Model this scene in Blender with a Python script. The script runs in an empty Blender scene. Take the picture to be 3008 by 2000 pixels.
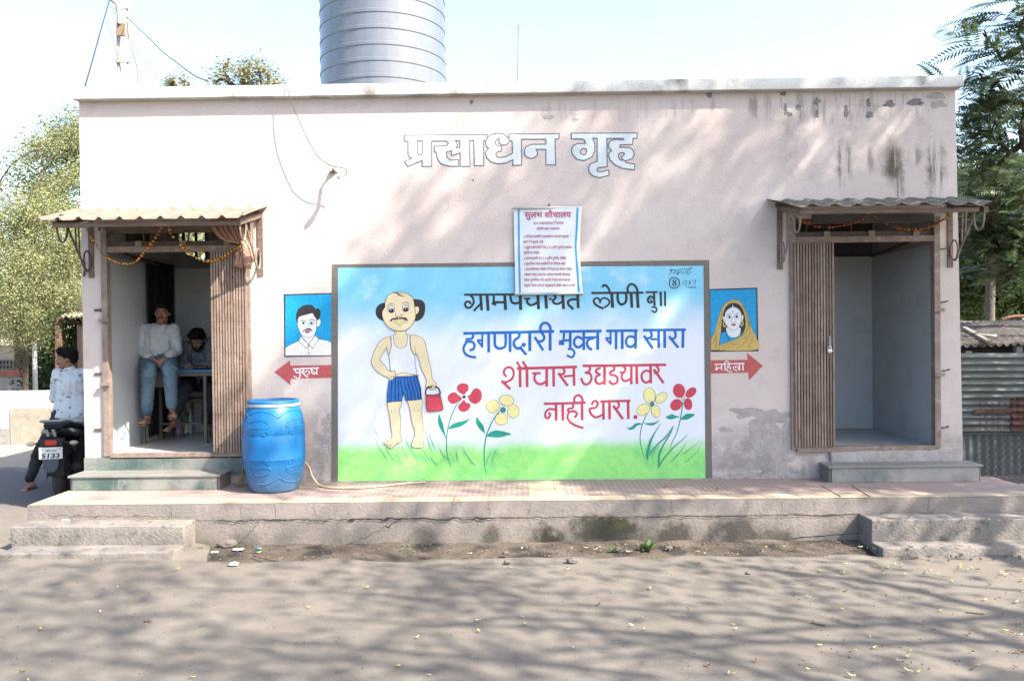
import bpy, bmesh, math, random
import numpy as np
from mathutils import Vector, Matrix, noise
from mathutils.geometry import tessellate_polygon
R = math.radians
random.seed(7)
rng = np.random.default_rng(11)
sc = bpy.context.scene
C = sc.collection

# ------------------------------------------------------------------ camera
CAM = Vector((0, -8.2, 1.87)); F = 2476.0
CROT = Matrix.Rotation(R(0.6), 3, 'Z') @ Matrix.Rotation(R(90 - 0.69), 3, 'X') @ Matrix.Rotation(R(-0.65), 3, 'Z')
cam = bpy.data.cameras.new('camera'); cam.sensor_width = 36; cam.lens = F / 3008 * 36
cam.clip_end = 2000; cam.clip_start = 0.05
camo = bpy.data.objects.new('camera', cam); C.objects.link(camo)
camo.matrix_world = Matrix.Translation(CAM) @ CROT.to_4x4()
sc.camera = camo

# ------------------------------------------------------------------ light
SUN = Vector((-1.6, 1.0, -1.9)).normalized()
w = bpy.data.worlds.new('World'); sc.world = w; w.use_nodes = True
wn = w.node_tree
sky = wn.nodes.new('ShaderNodeTexSky'); sky.sky_type = 'NISHITA'; sky.sun_disc = False
sky.sun_elevation = R(45.2); sky.sun_rotation = R(122)
sky.air_density = 1.0; sky.dust_density = 2.5; sky.ozone_density = 1.0
wn.links.new(sky.outputs[0], wn.nodes['Background'].inputs[0])
wn.nodes['Background'].inputs[1].default_value = 0.15
sl = bpy.data.lights.new('sun', 'SUN'); sl.energy = 5.0; sl.angle = R(0.5); sl.color = (1, 0.90, 0.77)
so = bpy.data.objects.new('sun', sl); C.objects.link(so)
so.rotation_euler = SUN.to_track_quat('-Z', 'Y').to_euler(); so.location = (12, -12, 16)
sc.view_settings.view_transform = 'Standard'; sc.view_settings.look = 'None'
sc.view_settings.exposure = 1.93; sc.view_settings.gamma = 1
sc.cycles.use_denoising = True
sc.cycles.max_bounces = 8; sc.cycles.diffuse_bounces = 4; sc.cycles.glossy_bounces = 2
sc.cycles.transparent_max_bounces = 6

# ------------------------------------------------------------------ helpers
def ray(px, py):
    return CROT @ Vector(((px - 1504) / F, -(py - 1000) / F, -1))
def P(px, py, y=0.0):
    d = ray(px, py); return CAM + d * ((y - CAM.y) / d.y)
def PZ(px, py, z=0.0):
    d = ray(px, py); return CAM + d * ((z - CAM.z) / d.z)
def PX(px, py, x):
    d = ray(px, py); return CAM + d * ((x - CAM.x) / d.x)

ALB = 0.68            # the photograph is exposed bright: keep surfaces at their real, dusty reflectances
def sc3(c): return tuple(q * ALB for q in c)
def M(name, col, rough=0.8, var=None, scale=4, bump=0.0, bscale=60, metal=0.0, spec=0.3, lo=0.35, hi=0.65, detail=6, stretch=None, spots=None, alpha_rand=None, trans=0.0):
    """noise-mottled principled material in object space"""
    m = bpy.data.materials.new(name); m.use_nodes = True
    col = sc3(col); var = sc3(var) if var else None
    if spots: spots = (sc3(spots[0]),) + tuple(spots[1:])
    nt = m.node_tree; b = nt.nodes['Principled BSDF']
    b.inputs['Roughness'].default_value = rough; b.inputs['Metallic'].default_value = metal
    b.inputs['Specular IOR Level'].default_value = spec
    b.inputs['Base Color'].default_value = (*col, 1)
    if trans: b.inputs['Transmission Weight'].default_value = trans
    tc = nt.nodes.new('ShaderNodeTexCoord'); vec = tc.outputs['Object']
    if stretch:
        mp = nt.nodes.new('ShaderNodeMapping'); mp.inputs['Scale'].default_value = stretch
        nt.links.new(vec, mp.inputs[0]); vec = mp.outputs[0]
    last = None
    if var:
        n = nt.nodes.new('ShaderNodeTexNoise'); n.inputs['Scale'].default_value = scale; n.inputs['Detail'].default_value = detail
        n.inputs['Roughness'].default_value = 0.62
        nt.links.new(vec, n.inputs['Vector'])
        r = nt.nodes.new('ShaderNodeMapRange'); r.inputs[1].default_value = lo; r.inputs[2].default_value = hi
        nt.links.new(n.outputs[0], r.inputs[0])
        x = nt.nodes.new('ShaderNodeMix'); x.data_type = 'RGBA'
        x.inputs[6].default_value = (*col, 1); x.inputs[7].default_value = (*var, 1)
        nt.links.new(r.outputs[0], x.inputs[0]); last = x.outputs[2]
    if spots:
        c2, s2, l2, h2 = spots
        n = nt.nodes.new('ShaderNodeTexNoise'); n.inputs['Scale'].default_value = s2; n.inputs['Detail'].default_value = 5
        nt.links.new(vec, n.inputs['Vector'])
        r = nt.nodes.new('ShaderNodeMapRange'); r.inputs[1].default_value = l2; r.inputs[2].default_value = h2
        nt.links.new(n.outputs[0], r.inputs[0])
        x = nt.nodes.new('ShaderNodeMix'); x.data_type = 'RGBA'
        x.inputs[6].default_value = (*col, 1); x.inputs[7].default_value = (*c2, 1)
        if last: nt.links.new(last, x.inputs[6])
        nt.links.new(r.outputs[0], x.inputs[0]); last = x.outputs[2]
    if last: nt.links.new(last, b.inputs['Base Color'])
    if bump:
        n = nt.nodes.new('ShaderNodeTexNoise'); n.inputs['Scale'].default_value = bscale; n.inputs['Detail'].default_value = 5
        nt.links.new(tc.outputs['Object'], n.inputs['Vector'])
        bp = nt.nodes.new('ShaderNodeBump'); bp.inputs['Strength'].default_value = bump; bp.inputs['Distance'].default_value = 0.02
        nt.links.new(n.outputs[0], bp.inputs['Height']); nt.links.new(bp.outputs[0], b.inputs['Normal'])
    return m

def leafmat(name, cols, rough=0.55, transl=0.25):
    """leaf colours vary leaf by leaf"""
    m = bpy.data.materials.new(name); m.use_nodes = True
    nt = m.node_tree; b = nt.nodes['Principled BSDF']; out = nt.nodes['Material Output']
    b.inputs['Roughness'].default_value = rough; b.inputs['Specular IOR Level'].default_value = 0.3
    g = nt.nodes.new('ShaderNodeNewGeometry'); cr = nt.nodes.new('ShaderNodeValToRGB')
    e = cr.color_ramp.elements
    while len(e) < len(cols): e.new(0.5)
    for i, c in enumerate(cols):
        e[i].position = i / max(1, len(cols) - 1); e[i].color = (*sc3(c), 1)
    nt.links.new(g.outputs['Random Per Island'], cr.inputs[0]); nt.links.new(cr.outputs[0], b.inputs['Base Color'])
    t = nt.nodes.new('ShaderNodeBsdfTranslucent'); nt.links.new(cr.outputs[0], t.inputs[0])
    mx = nt.nodes.new('ShaderNodeMixShader'); mx.inputs[0].default_value = transl
    nt.links.new(b.outputs[0], mx.inputs[1]); nt.links.new(t.outputs[0], mx.inputs[2]); nt.links.new(mx.outputs[0], out.inputs[0])
    return m

def catmull(pts, n=6, closed=False):
    pts = [Vector(p) for p in pts]
    if len(pts) < 3: return pts
    out = []
    N = len(pts)
    rngk = range(N) if closed else range(N - 1)
    for i in rngk:
        p0 = pts[(i - 1) % N] if closed or i > 0 else pts[0]
        p1 = pts[i]; p2 = pts[(i + 1) % N]
        p3 = pts[(i + 2) % N] if closed or i + 2 < N else pts[-1]
        for k in range(n):
            t = k / n
            out.append(0.5 * ((2 * p1) + (p2 - p0) * t + (2 * p0 - 5 * p1 + 4 * p2 - p3) * t * t + (3 * p1 - p0 - 3 * p2 + p3) * t ** 3))
    if not closed: out.append(pts[-1])
    return out

def wloc(o):
    l = Vector((0, 0, 0))
    while o is not None:
        l += o.location; o = o.parent
    return l

class MB:
    def __init__(s): s.v = []; s.f = []; s.mi = []; s.mats = []
    def _m(s, m):
        if m is None: return 0
        if m not in s.mats: s.mats.append(m)
        return s.mats.index(m)
    def add(s, vs, fs, m=None):
        o = len(s.v); k = s._m(m)
        s.v += [tuple(v) for v in vs]
        for f in fs: s.f.append(tuple(i + o for i in f)); s.mi.append(k)
        return s
    def box(s, a, b, m=None):
        x0, y0, z0 = [min(a[i], b[i]) for i in range(3)]; x1, y1, z1 = [max(a[i], b[i]) for i in range(3)]
        return s.add([(x0, y0, z0), (x1, y0, z0), (x1, y1, z0), (x0, y1, z0), (x0, y0, z1), (x1, y0, z1), (x1, y1, z1), (x0, y1, z1)],
                     [(0, 3, 2, 1), (4, 5, 6, 7), (0, 1, 5, 4), (1, 2, 6, 5), (2, 3, 7, 6), (3, 0, 4, 7)], m)
    def obox(s, c, size, rot, m=None):
        h = Vector(size) / 2; c = Vector(c)
        vs = [c + rot @ Vector((sx * h.x, sy * h.y, sz * h.z)) for sz in (-1, 1) for sx, sy in ((-1, -1), (1, -1), (1, 1), (-1, 1))]
        return s.add(vs, [(0, 3, 2, 1), (4, 5, 6, 7), (0, 1, 5, 4), (1, 2, 6, 5), (2, 3, 7, 6), (3, 0, 4, 7)], m)
    def bar(s, a, b, w, h, m=None, up=(0, 0, 1)):
        a = Vector(a); b = Vector(b); d = b - a; L = d.length; x = d.normalized(); u = Vector(up)
        if abs(x.dot(u)) > 0.99: u = Vector((0, 1, 0))
        y = u.cross(x).normalized(); z = x.cross(y)
        return s.obox((a + b) / 2, (L, w, h), Matrix((x, y, z)).transposed(), m)
    def tube(s, pts, r, m=None, n=8, closed=False):
        pts = [Vector(p) for p in pts]; N = len(pts)
        rs = list(r) if hasattr(r, '__len__') else [r] * N
        vs = []; prev = None
        for i, p in enumerate(pts):
            a = pts[(i - 1) % N] if closed or i > 0 else p
            b = pts[(i + 1) % N] if closed or i < N - 1 else p
            t = (b - a).normalized()
            if prev is None:
                prev = t.orthogonal().normalized()
            u = (prev - t * prev.dot(t))
            u = u.normalized() if u.length > 1e-6 else t.orthogonal().normalized()
            prev = u; q = t.cross(u)
            for k in range(n):
                an = 2 * math.pi * k / n
                vs.append(p + (u * math.cos(an) + q * math.sin(an)) * rs[i])
        fs = []
        for i in range(N if closed else N - 1):
            j = (i + 1) % N
            for k in range(n):
                fs.append((i * n + k, i * n + (k + 1) % n, j * n + (k + 1) % n, j * n + k))
        if not closed:
            fs.append(tuple(range(n - 1, -1, -1))); fs.append(tuple((N - 1) * n + k for k in range(n)))
        return s.add(vs, fs, m)
    def lathe(s, prof, c, m=None, n=48, sx=1, sy=1):
        vs = []; c = Vector(c)
        for r, z in prof:
            for k in range(n):
                a = 2 * math.pi * k / n; vs.append((c.x + r * math.cos(a) * sx, c.y + r * math.sin(a) * sy, c.z + z))
        fs = []
        for i in range(len(prof) - 1):
            for k in range(n):
                fs.append((i * n + k, i * n + (k + 1) % n, (i + 1) * n + (k + 1) % n, (i + 1) * n + k))
        if prof[0][0] > 1e-4: fs.append(tuple(range(n - 1, -1, -1)))
        if prof[-1][0] > 1e-4: fs.append(tuple((len(prof) - 1) * n + k for k in range(n)))
        return s.add(vs, fs, m)
    def ell(s, c, r, m=None, rot=None, n=14, k=10):
        vs = []; c = Vector(c); rot = rot or Matrix.Identity(3)
        if not hasattr(r, '__len__'): r = (r, r, r)
        for i in range(k + 1):
            ph = math.pi * i / k
            for j in range(n):
                a = 2 * math.pi * j / n
                vs.append(c + rot @ Vector((r[0] * math.sin(ph) * math.cos(a), r[1] * math.sin(ph) * math.sin(a), r[2] * math.cos(ph))))
        fs = [(i * n + j, (i + 1) * n + j, (i + 1) * n + (j + 1) % n, i * n + (j + 1) % n) for i in range(k) for j in range(n)]
        return s.add(vs, fs, m)
    def cap(s, p0, r0, p1, r1, m=None, n=12):
        p0 = Vector(p0); p1 = Vector(p1); d = p1 - p0; L = d.length or 1e-5; d = d / L
        pts = []; rs = []
        for k in range(5):
            a = math.pi / 2 * (1 - k / 4); pts.append(p0 - d * r0 * math.sin(a)); rs.append(max(1e-4, r0 * math.cos(a)))
        for k in range(5):
            a = math.pi / 2 * (k / 4); pts.append(p1 + d * r1 * math.sin(a)); rs.append(max(1e-4, r1 * math.cos(a)))
        return s.tube(pts, rs, m, n)
    def prism(s, loops, y0, y1, m=None, axis='y'):
        """loops of (x,z); first outer then holes; front at y0, back at y1"""
        L3 = [[Vector((p[0], p[1], 0)) for p in lp] for lp in loops]
        tri = tessellate_polygon(L3); flat = [p for lp in L3 for p in lp]; n = len(flat)
        def mk(p, d): return (p.x, d, p.y) if axis == 'y' else ((d, p.x, p.y) if axis == 'x' else (p.x, p.y, d))
        vs = [mk(p, y0) for p in flat] + [mk(p, y1) for p in flat]
        fs = [tuple(t) for t in tri] + [tuple(i + n for i in reversed(t)) for t in tri]
        o = 0
        for lp in L3:
            k = len(lp)
            for i in range(k):
                a, b = o + i, o + (i + 1) % k; fs.append((a, b, b + n, a + n))
            o += k
        return s.add(vs, fs, m)
    def poly(s, loops, y, m=None):
        L3 = [[Vector((p[0], p[1], 0)) for p in lp] for lp in loops]
        tri = tessellate_polygon(L3); flat = [p for lp in L3 for p in lp]
        return s.add([(p.x, y, p.y) for p in flat], [tuple(t) for t in tri], m)
    def ribbon(s, pts, wd, y, m=None, closed=False, dy=-0.00002):
        pts = [Vector((p[0], p[1])) for p in pts]; N = len(pts)
        ws = list(wd) if hasattr(wd, '__len__') else [wd] * N
        if len(ws) != N:
            ws = [np.interp(i / (N - 1), np.linspace(0, 1, len(ws)), ws) for i in range(N)]
        vs = []
        for i in range(N + (1 if closed else 0)):
            i0 = i % N
            a = pts[(i0 - 1) % N] if closed or i0 > 0 else None
            b = pts[(i0 + 1) % N] if closed or i0 < N - 1 else None
            p = pts[i0]
            t1 = (p - a).normalized() if a is not None else None
            t2 = (b - p).normalized() if b is not None else None
            t1 = t1 or t2; t2 = t2 or t1
            t = (t1 + t2); t = t.normalized() if t.length > 1e-4 else t1
            nn = Vector((-t.y, t.x)); c = max(0.5, nn.dot(Vector((-t1.y, t1.x))))
            h = ws[i0] / 2 / c
            vs.append((p.x + nn.x * h, y + i * dy, p.y + nn.y * h)); vs.append((p.x - nn.x * h, y + i * dy, p.y - nn.y * h))
        return s.add(vs, [(2 * i, 2 * i + 1, 2 * i + 3, 2 * i + 2) for i in range(len(vs) // 2 - 1)], m)
    def build(s, name, mat=None, parent=None, smooth=False, at=None, local=False, rot=None):
        me = bpy.data.meshes.new(name)
        org = Vector((0, 0, 0))
        if not local:
            org = wloc(parent) if parent is not None else Vector(at or (0, 0, 0))
        me.from_pydata([(v[0] - org.x, v[1] - org.y, v[2] - org.z) for v in s.v], [], s.f)
        mats = s.mats or ([mat] if mat else [])
        if s.mats and mat and mat not in mats: pass
        for m in mats: me.materials.append(m)
        if len(mats) > 1: me.polygons.foreach_set('material_index', s.mi)
        if smooth: me.polygons.foreach_set('use_smooth', [True] * len(me.polygons))
        me.update()
        o = bpy.data.objects.new(name, me); C.objects.link(o)
        if parent is not None: o.parent = parent
        elif not local: o.location = org
        if local and at: o.location = at
        if rot: o.rotation_euler = rot
        return o

def tag(o, label=None, cat=None, group=None, kind=None):
    if label: o['label'] = label
    if cat: o['category'] = cat
    if group: o['group'] = group
    if kind: o['kind'] = kind
    return o
def thing(name, label, cat, at=(0, 0, 0), group=None, rz=0):
    o = bpy.data.objects.new(name, None); C.objects.link(o); o.location = at; o.rotation_euler.z = rz
    o.empty_display_size = 0.1
    return tag(o, label, cat, group)
def bevel(o, wd=0.01, seg=2):
    m = o.modifiers.new('bevel', 'BEVEL'); m.width = wd; m.segments = seg; m.limit_method = 'ANGLE'; return o
def smooth_by_angle(o, ang=40):
    me = o.data
    me.polygons.foreach_set('use_smooth', [True] * len(me.polygons))
    bm = bmesh.new(); bm.from_mesh(me)
    for e in bm.edges:
        if len(e.link_faces) == 2 and e.calc_face_angle(0) > R(ang): e.smooth = False
    bm.to_mesh(me); bm.free(); return o
def remesh(mb, name, mat, parent, voxel=0.008, it=4, wrinkle=0.0, wscale=12, local=False):
    """union of overlapping shapes grown into one continuous skin"""
    o = mb.build('tmp', None, None); md = o.modifiers.new('r', 'REMESH'); md.mode = 'VOXEL'; md.voxel_size = voxel
    if it:
        s2 = o.modifiers.new('s', 'SMOOTH'); s2.iterations = it; s2.factor = 0.5
    dg = bpy.context.evaluated_depsgraph_get()
    me = bpy.data.meshes.new_from_object(o.evaluated_get(dg))
    old = o.data; bpy.data.objects.remove(o); bpy.data.meshes.remove(old)
    n = len(me.vertices); co = np.empty(n * 3); me.vertices.foreach_get('co', co); co = co.reshape(-1, 3)
    if wrinkle:
        nr = np.empty(n * 3); me.vertices.foreach_get('normal', nr); nr = nr.reshape(-1, 3)
        for i in range(n):
            p = Vector(co[i]); q = Vector((p.x * wscale, p.y * wscale, p.z * wscale * 1.7 + p.x * wscale))
            co[i] += nr[i] * wrinkle * (1 - 2 * abs(noise.noise(q)) + 0.5 * noise.noise(q * 2.3))
    if not local:
        co = co - np.array(wloc(parent))
    me.vertices.foreach_set('co', co.ravel())
    me.polygons.foreach_set('use_smooth', [True] * len(me.polygons))
    me.materials.clear(); me.materials.append(mat); me.update(); me.name = name
    o = bpy.data.objects.new(name, me); C.objects.link(o); o.parent = parent
    return o
def fast_mesh(name, v, quads, mats, parent=None, at=(0, 0, 0), mi=None, smooth=False):
    me = bpy.data.meshes.new(name); v = np.asarray(v, dtype=np.float32).reshape(-1, 3)
    org = np.array(wloc(parent) if parent is not None else Vector(at), dtype=np.float32)
    quads = np.asarray(quads, dtype=np.int32); k = quads.shape[1]
    me.vertices.add(len(v)); me.vertices.foreach_set('co', (v - org).ravel())
    me.loops.add(quads.size); me.loops.foreach_set('vertex_index', quads.ravel())
    me.polygons.add(len(quads)); me.polygons.foreach_set('loop_start', np.arange(0, quads.size, k, dtype=np.int32))
    me.polygons.foreach_set('loop_total', np.full(len(quads), k, dtype=np.int32))
    for m in mats: me.materials.append(m)
    if mi is not None: me.polygons.foreach_set('material_index', np.asarray(mi, dtype=np.int32))
    if smooth: me.polygons.foreach_set('use_smooth', [True] * len(quads))
    me.update(calc_edges=True)
    o = bpy.data.objects.new(name, me); C.objects.link(o)
    if parent is not None: o.parent = parent
    else: o.location = at
    return o

# ------------------------------------------------------------------ lettering from the built-in font
_g = {}; _adv = {}
def glyph(ch, bold=0.0):
    if (ch, bold) not in _g:
        cu = bpy.data.curves.new('g', 'FONT'); cu.body = ch; cu.offset = bold; cu.resolution_u = 3
        o = bpy.data.objects.new('g', cu); me = bpy.data.meshes.new_from_object(o)
        _g[ch, bold] = ([(v.co.x, v.co.y) for v in me.vertices], [tuple(p.vertices) for p in me.polygons])
        bpy.data.objects.remove(o); bpy.data.curves.remove(cu); bpy.data.meshes.remove(me)
    return _g[ch, bold]
def adv(ch):
    if ch not in _adv:
        base = min(v[0] for v in glyph('|')[0])
        cu = bpy.data.curves.new('g', 'FONT'); cu.body = ch + '|'
        o = bpy.data.objects.new('g', cu); me = bpy.data.meshes.new_from_object(o)
        _adv[ch] = max(v.co.x for v in me.vertices) - max(v[0] for v in glyph('|')[0])
        bpy.data.objects.remove(o); bpy.data.curves.remove(cu); bpy.data.meshes.remove(me)
    return _adv[ch]
CONS = set('कखगघङचछजझञटठडढणतथदधनपफबभमयरलवशषसह')
def text(s, bold=0.0):
    """[(verts, faces)] at size 1 from x=0, with reordered short i, half letters and subscript r"""
    out = []; x = 0.0; i = 0
    while i < len(s):
        j = i
        if s[i] in CONS:
            cl = [s[i]]; j = i + 1
            while j + 1 < len(s) and s[j] == '्' and s[j + 1] in CONS: cl.append(s[j + 1]); j += 2
            marks = ''
            while j < len(s) and s[j] in 'ािीुूृेैोौंः': marks += s[j]; j += 1
            if 'ि' in marks:
                v, f = glyph('ि', bold); out.append(([(a + x, b) for a, b in v], f)); x += adv('ि'); marks = marks.replace('ि', '')
            reph = len(cl) > 1 and cl[0] == 'र'
            if reph: cl = cl[1:]
            k = 0
            while k < len(cl):
                ch = cl[k]; v, f = glyph(ch, bold); rak = k + 1 < len(cl) and cl[k + 1] == 'र'
                half = k + 1 < len(cl) and not rak
                a = adv(ch)
                if half:
                    cut = a - 0.2; out.append(([(min(p[0], cut) + x, p[1]) for p in v], f)); x += cut
                else:
                    out.append(([(p[0] + x, p[1]) for p in v], f)); x += a
                    if rak:
                        out.append(([(x - 0.13, 0.2), (x - 0.13, 0.28), (x - 0.42, 0.06), (x - 0.38, 0.0)], [(0, 1, 2, 3)])); k += 1
                k += 1
            if reph: marks += 'े'
            for mch in marks:
                v, f = glyph(mch, bold); out.append(([(p[0] + x, p[1]) for p in v], f)); x += adv(mch)
        else:
            if s[i] != ' ':
                v, f = glyph(s[i], bold); out.append(([(p[0] + x, p[1]) for p in v], f))
                x += adv(s[i])
            else: x += 0.26
            j = i + 1
        i = j
    return out, x
# ------------------------------------------------------------------ materials
def nodes_of(m): return m.node_tree, m.node_tree.nodes['Principled BSDF']
class NT:
    """small arithmetic wrapper over a node tree"""
    def __init__(s, m): s.t = m.node_tree; s.b = s.t.nodes['Principled BSDF']
    def n(s, kind, **kw):
        x = s.t.nodes.new(kind)
        for k, v in kw.items(): setattr(x, k, v)
        return x
    def set(s, sock, v):
        if hasattr(v, 'is_output') or isinstance(v, bpy.types.NodeSocket): s.t.links.new(v, sock)
        elif isinstance(v, tuple) and len(v) == 3 and sock.type == 'RGBA': sock.default_value = (*sc3(v), 1)
        else: sock.default_value = v
    def m(s, op, a, b=0.0, c=None, clamp=False):
        x = s.n('ShaderNodeMath', operation=op, use_clamp=clamp); s.set(x.inputs[0], a); s.set(x.inputs[1], b)
        if c is not None: s.set(x.inputs[2], c)
        return x.outputs[0]
    def noise(s, vec, scale, detail=5, rough=0.6, stretch=None):
        if stretch:
            mp = s.n('ShaderNodeMapping'); mp.inputs['Scale'].default_value = stretch; s.t.links.new(vec, mp.inputs[0]); vec = mp.outputs[0]
        x = s.n('ShaderNodeTexNoise'); x.inputs['Scale'].default_value = scale; x.inputs['Detail'].default_value = detail; x.inputs['Roughness'].default_value = rough
        s.t.links.new(vec, x.inputs['Vector']); return x.outputs[0]
    def ss(s, v, lo, hi, a=0.0, b=1.0):
        x = s.n('ShaderNodeMapRange', interpolation_type='SMOOTHSTEP'); s.set(x.inputs[0], v)
        for i, q in enumerate((lo, hi, a, b)): s.set(x.inputs[i + 1], q)
        return x.outputs[0]
    def mix(s, f, a, b):
        x = s.n('ShaderNodeMix', data_type='RGBA'); s.set(x.inputs[0], f); s.set(x.inputs[6], a); s.set(x.inputs[7], b); return x.outputs[2]
    def obj(s):
        return s.n('ShaderNodeTexCoord').outputs['Object']
    def xyz(s, v):
        x = s.n('ShaderNodeSeparateXYZ'); s.t.links.new(v, x.inputs[0]); return x.outputs
    def reg(s, x, z, cx, cz, rx, rz, soft=0.5, wob=None):
        a = s.m('DIVIDE', s.m('SUBTRACT', x, cx), rx); b = s.m('DIVIDE', s.m('SUBTRACT', z, cz), rz)
        d = s.m('SQRT', s.m('ADD', s.m('MULTIPLY', a, a), s.m('MULTIPLY', b, b)))
        if wob is not None: d = s.m('ADD', d, wob)
        return s.ss(d, soft, 1.0, 1.0, 0.0)
    def bump(s, h, strength, dist=0.02):
        x = s.n('ShaderNodeBump'); x.inputs['Strength'].default_value = strength; x.inputs['Distance'].default_value = dist
        s.t.links.new(h, x.inputs['Height']); s.t.links.new(x.outputs[0], s.b.inputs['Normal'])

def wx(px, py, y=0.0):
    p = P(px, py, y); return p.x, p.z
PINK = (0.585, 0.51, 0.475)
def wall_material():
    m = bpy.data.materials.new('pink plaster'); m.use_nodes = True; k = NT(m)
    v = k.obj(); x, y, z = k.xyz(v)
    big = k.noise(v, 0.9, 4); mid = k.noise(v, 5, 6); fine = k.noise(v, 45, 4); strk = k.noise(v, 1.0, 6, 0.65, (9, 9, 0.7))
    col = k.mix(k.ss(big, 0.35, 0.7), PINK, (0.62, 0.56, 0.535))
    col = k.mix(k.m('MULTIPLY', k.ss(mid, 0.5, 0.75), 0.35), col, (0.43, 0.385, 0.38))
    wob = k.m('MULTIPLY', k.m('SUBTRACT', mid, 0.5), 1.6)
    def spot(px, py, rx, rz, c, s=1.0, soft=0.4, n=None):
        nonlocal col
        a, b = wx(px, py); r = k.reg(x, z, a, b, rx, rz, soft, wob)
        if n is not None: r = k.m('MULTIPLY', r, n)
        col = k.mix(k.m('MULTIPLY', r, s), col, c)
    # blotchy damp plaster, upper right
    blot = k.ss(k.noise(v, 3.2, 7, 0.7), 0.45, 0.68)
    spot(2480, 400, 1.5, 0.62, (0.36, 0.32, 0.30), 0.6, 0.45, blot)
    spot(2650, 520, 0.75, 0.4, (0.62, 0.53, 0.46), 0.6, 0.3, k.ss(mid, 0.4, 0.6))
    spot(1900, 320, 1.5, 0.16, (0.33, 0.29, 0.29), 0.7, 0.3, k.ss(strk, 0.5, 0.68))
    spot(2400, 310, 1.5, 0.22, (0.24, 0.215, 0.21), 0.8, 0.3, k.ss(strk, 0.48, 0.62))
    # black mould runs below the damp line
    sm = k.ss(strk, 0.40, 0.52)
    for px, py, rx, rz, s in ((2482, 485, .10, .30, .95), (2557, 468, .05, .20, .6), (2620, 475, .14, .28, .9), (2640, 560, .08, .25, .6), (2748, 490, .13, .36, .95), (2690, 460, .10, .14, .5), (2760, 570, .05, .3, .8)):
        spot(px, py, rx, rz, (0.06, 0.05, 0.03), s, 0.1, sm)
    # splash dirt at the foot of the wall
    foot = k.ss(k.m('ADD', z, k.m('MULTIPLY', k.m('SUBTRACT', mid, 0.5), 1.0)), 0.35, 1.05, 1.0, 0.0)
    col = k.mix(k.m('MULTIPLY', foot, k.ss(k.noise(v, 7, 7, 0.7), 0.36, 0.6, 0.15, 0.85)), col, (0.22, 0.205, 0.2))
    spot(2200, 1330, .5, .3, (0.27, 0.25, 0.25), .8, .3, k.ss(mid, .35, .55))
    spot(950, 1300, .28, .5, (0.26, 0.25, 0.25), .85, .3, k.ss(mid, .38, .58))
    # hairline stains and small faded pink scars at the left
    spot(560, 350, 1.2, .12, (0.5, 0.36, 0.33), .5, .2, k.ss(k.noise(v, 9, 6, .7), .55, .7))
    spot(520, 605, .9, .05, (0.45, 0.30, 0.27), .7, .2, k.ss(k.noise(v, 14, 6, .7), .5, .62))
    k.set(k.b.inputs['Base Color'], col); k.b.inputs['Roughness'].default_value = 0.9; k.b.inputs['Specular IOR Level'].default_value = 0.2
    h = k.m('ADD', k.m('MULTIPLY', fine, 0.6), k.m('MULTIPLY', mid, 0.8)); k.bump(h, 0.45, 0.014)
    return m
def mural_material():
    m = bpy.data.materials.new('mural wash'); m.use_nodes = True; k = NT(m)
    v = k.obj(); x, y, z = k.xyz(v)
    n1 = k.noise(v, 2.2, 4); n2 = k.noise(v, 14, 5); n3 = k.noise(v, 55, 4)
    zt = wx(1500, 780)[1]; zb = wx(1500, 1408)[1]; t = k.m('DIVIDE', k.m('SUBTRACT', z, zb), zt - zb)
    tw = k.m('ADD', t, k.m('MULTIPLY', k.m('SUBTRACT', n1, 0.5), 0.28))
    col = k.mix(k.ss(tw, 0.60, 0.88), (0.72, 0.77, 0.86), (0.19, 0.56, 0.78))
    col = k.mix(k.m('MULTIPLY', k.ss(n1, 0.5, 0.72), 0.55), col, (0.68, 0.80, 0.88))
    tg = k.m('ADD', t, k.m('MULTIPLY', k.m('SUBTRACT', n1, 0.5), 0.10))
    gr = k.mix(k.ss(n2, 0.2, 0.8), (0.22, 0.70, 0.17), (0.36, 0.78, 0.22))
    gr = k.mix(k.m('MULTIPLY', k.ss(k.noise(v, 2.6, 3), 0.45, 0.75), .7), gr, (0.09, 0.56, 0.19))
    col = k.mix(k.ss(tg, 0.205, 0.115), col, gr)
    chip = k.ss(k.noise(v, 20, 6, .7), 0.705, 0.74)
    col = k.mix(k.m('MULTIPLY', chip, 0.7), col, (0.36, 0.33, 0.33))
    k.set(k.b.inputs['Base Color'], col); k.b.inputs['Roughness'].default_value = 0.6
    rough = k.ss(t, 0.25, 0.0, 0.25, 1.0)
    k.bump(k.m('MULTIPLY', k.m('ADD', n3, k.m('MULTIPLY', n2, 0.7)), rough), 0.4, 0.012)
    return m
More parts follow.
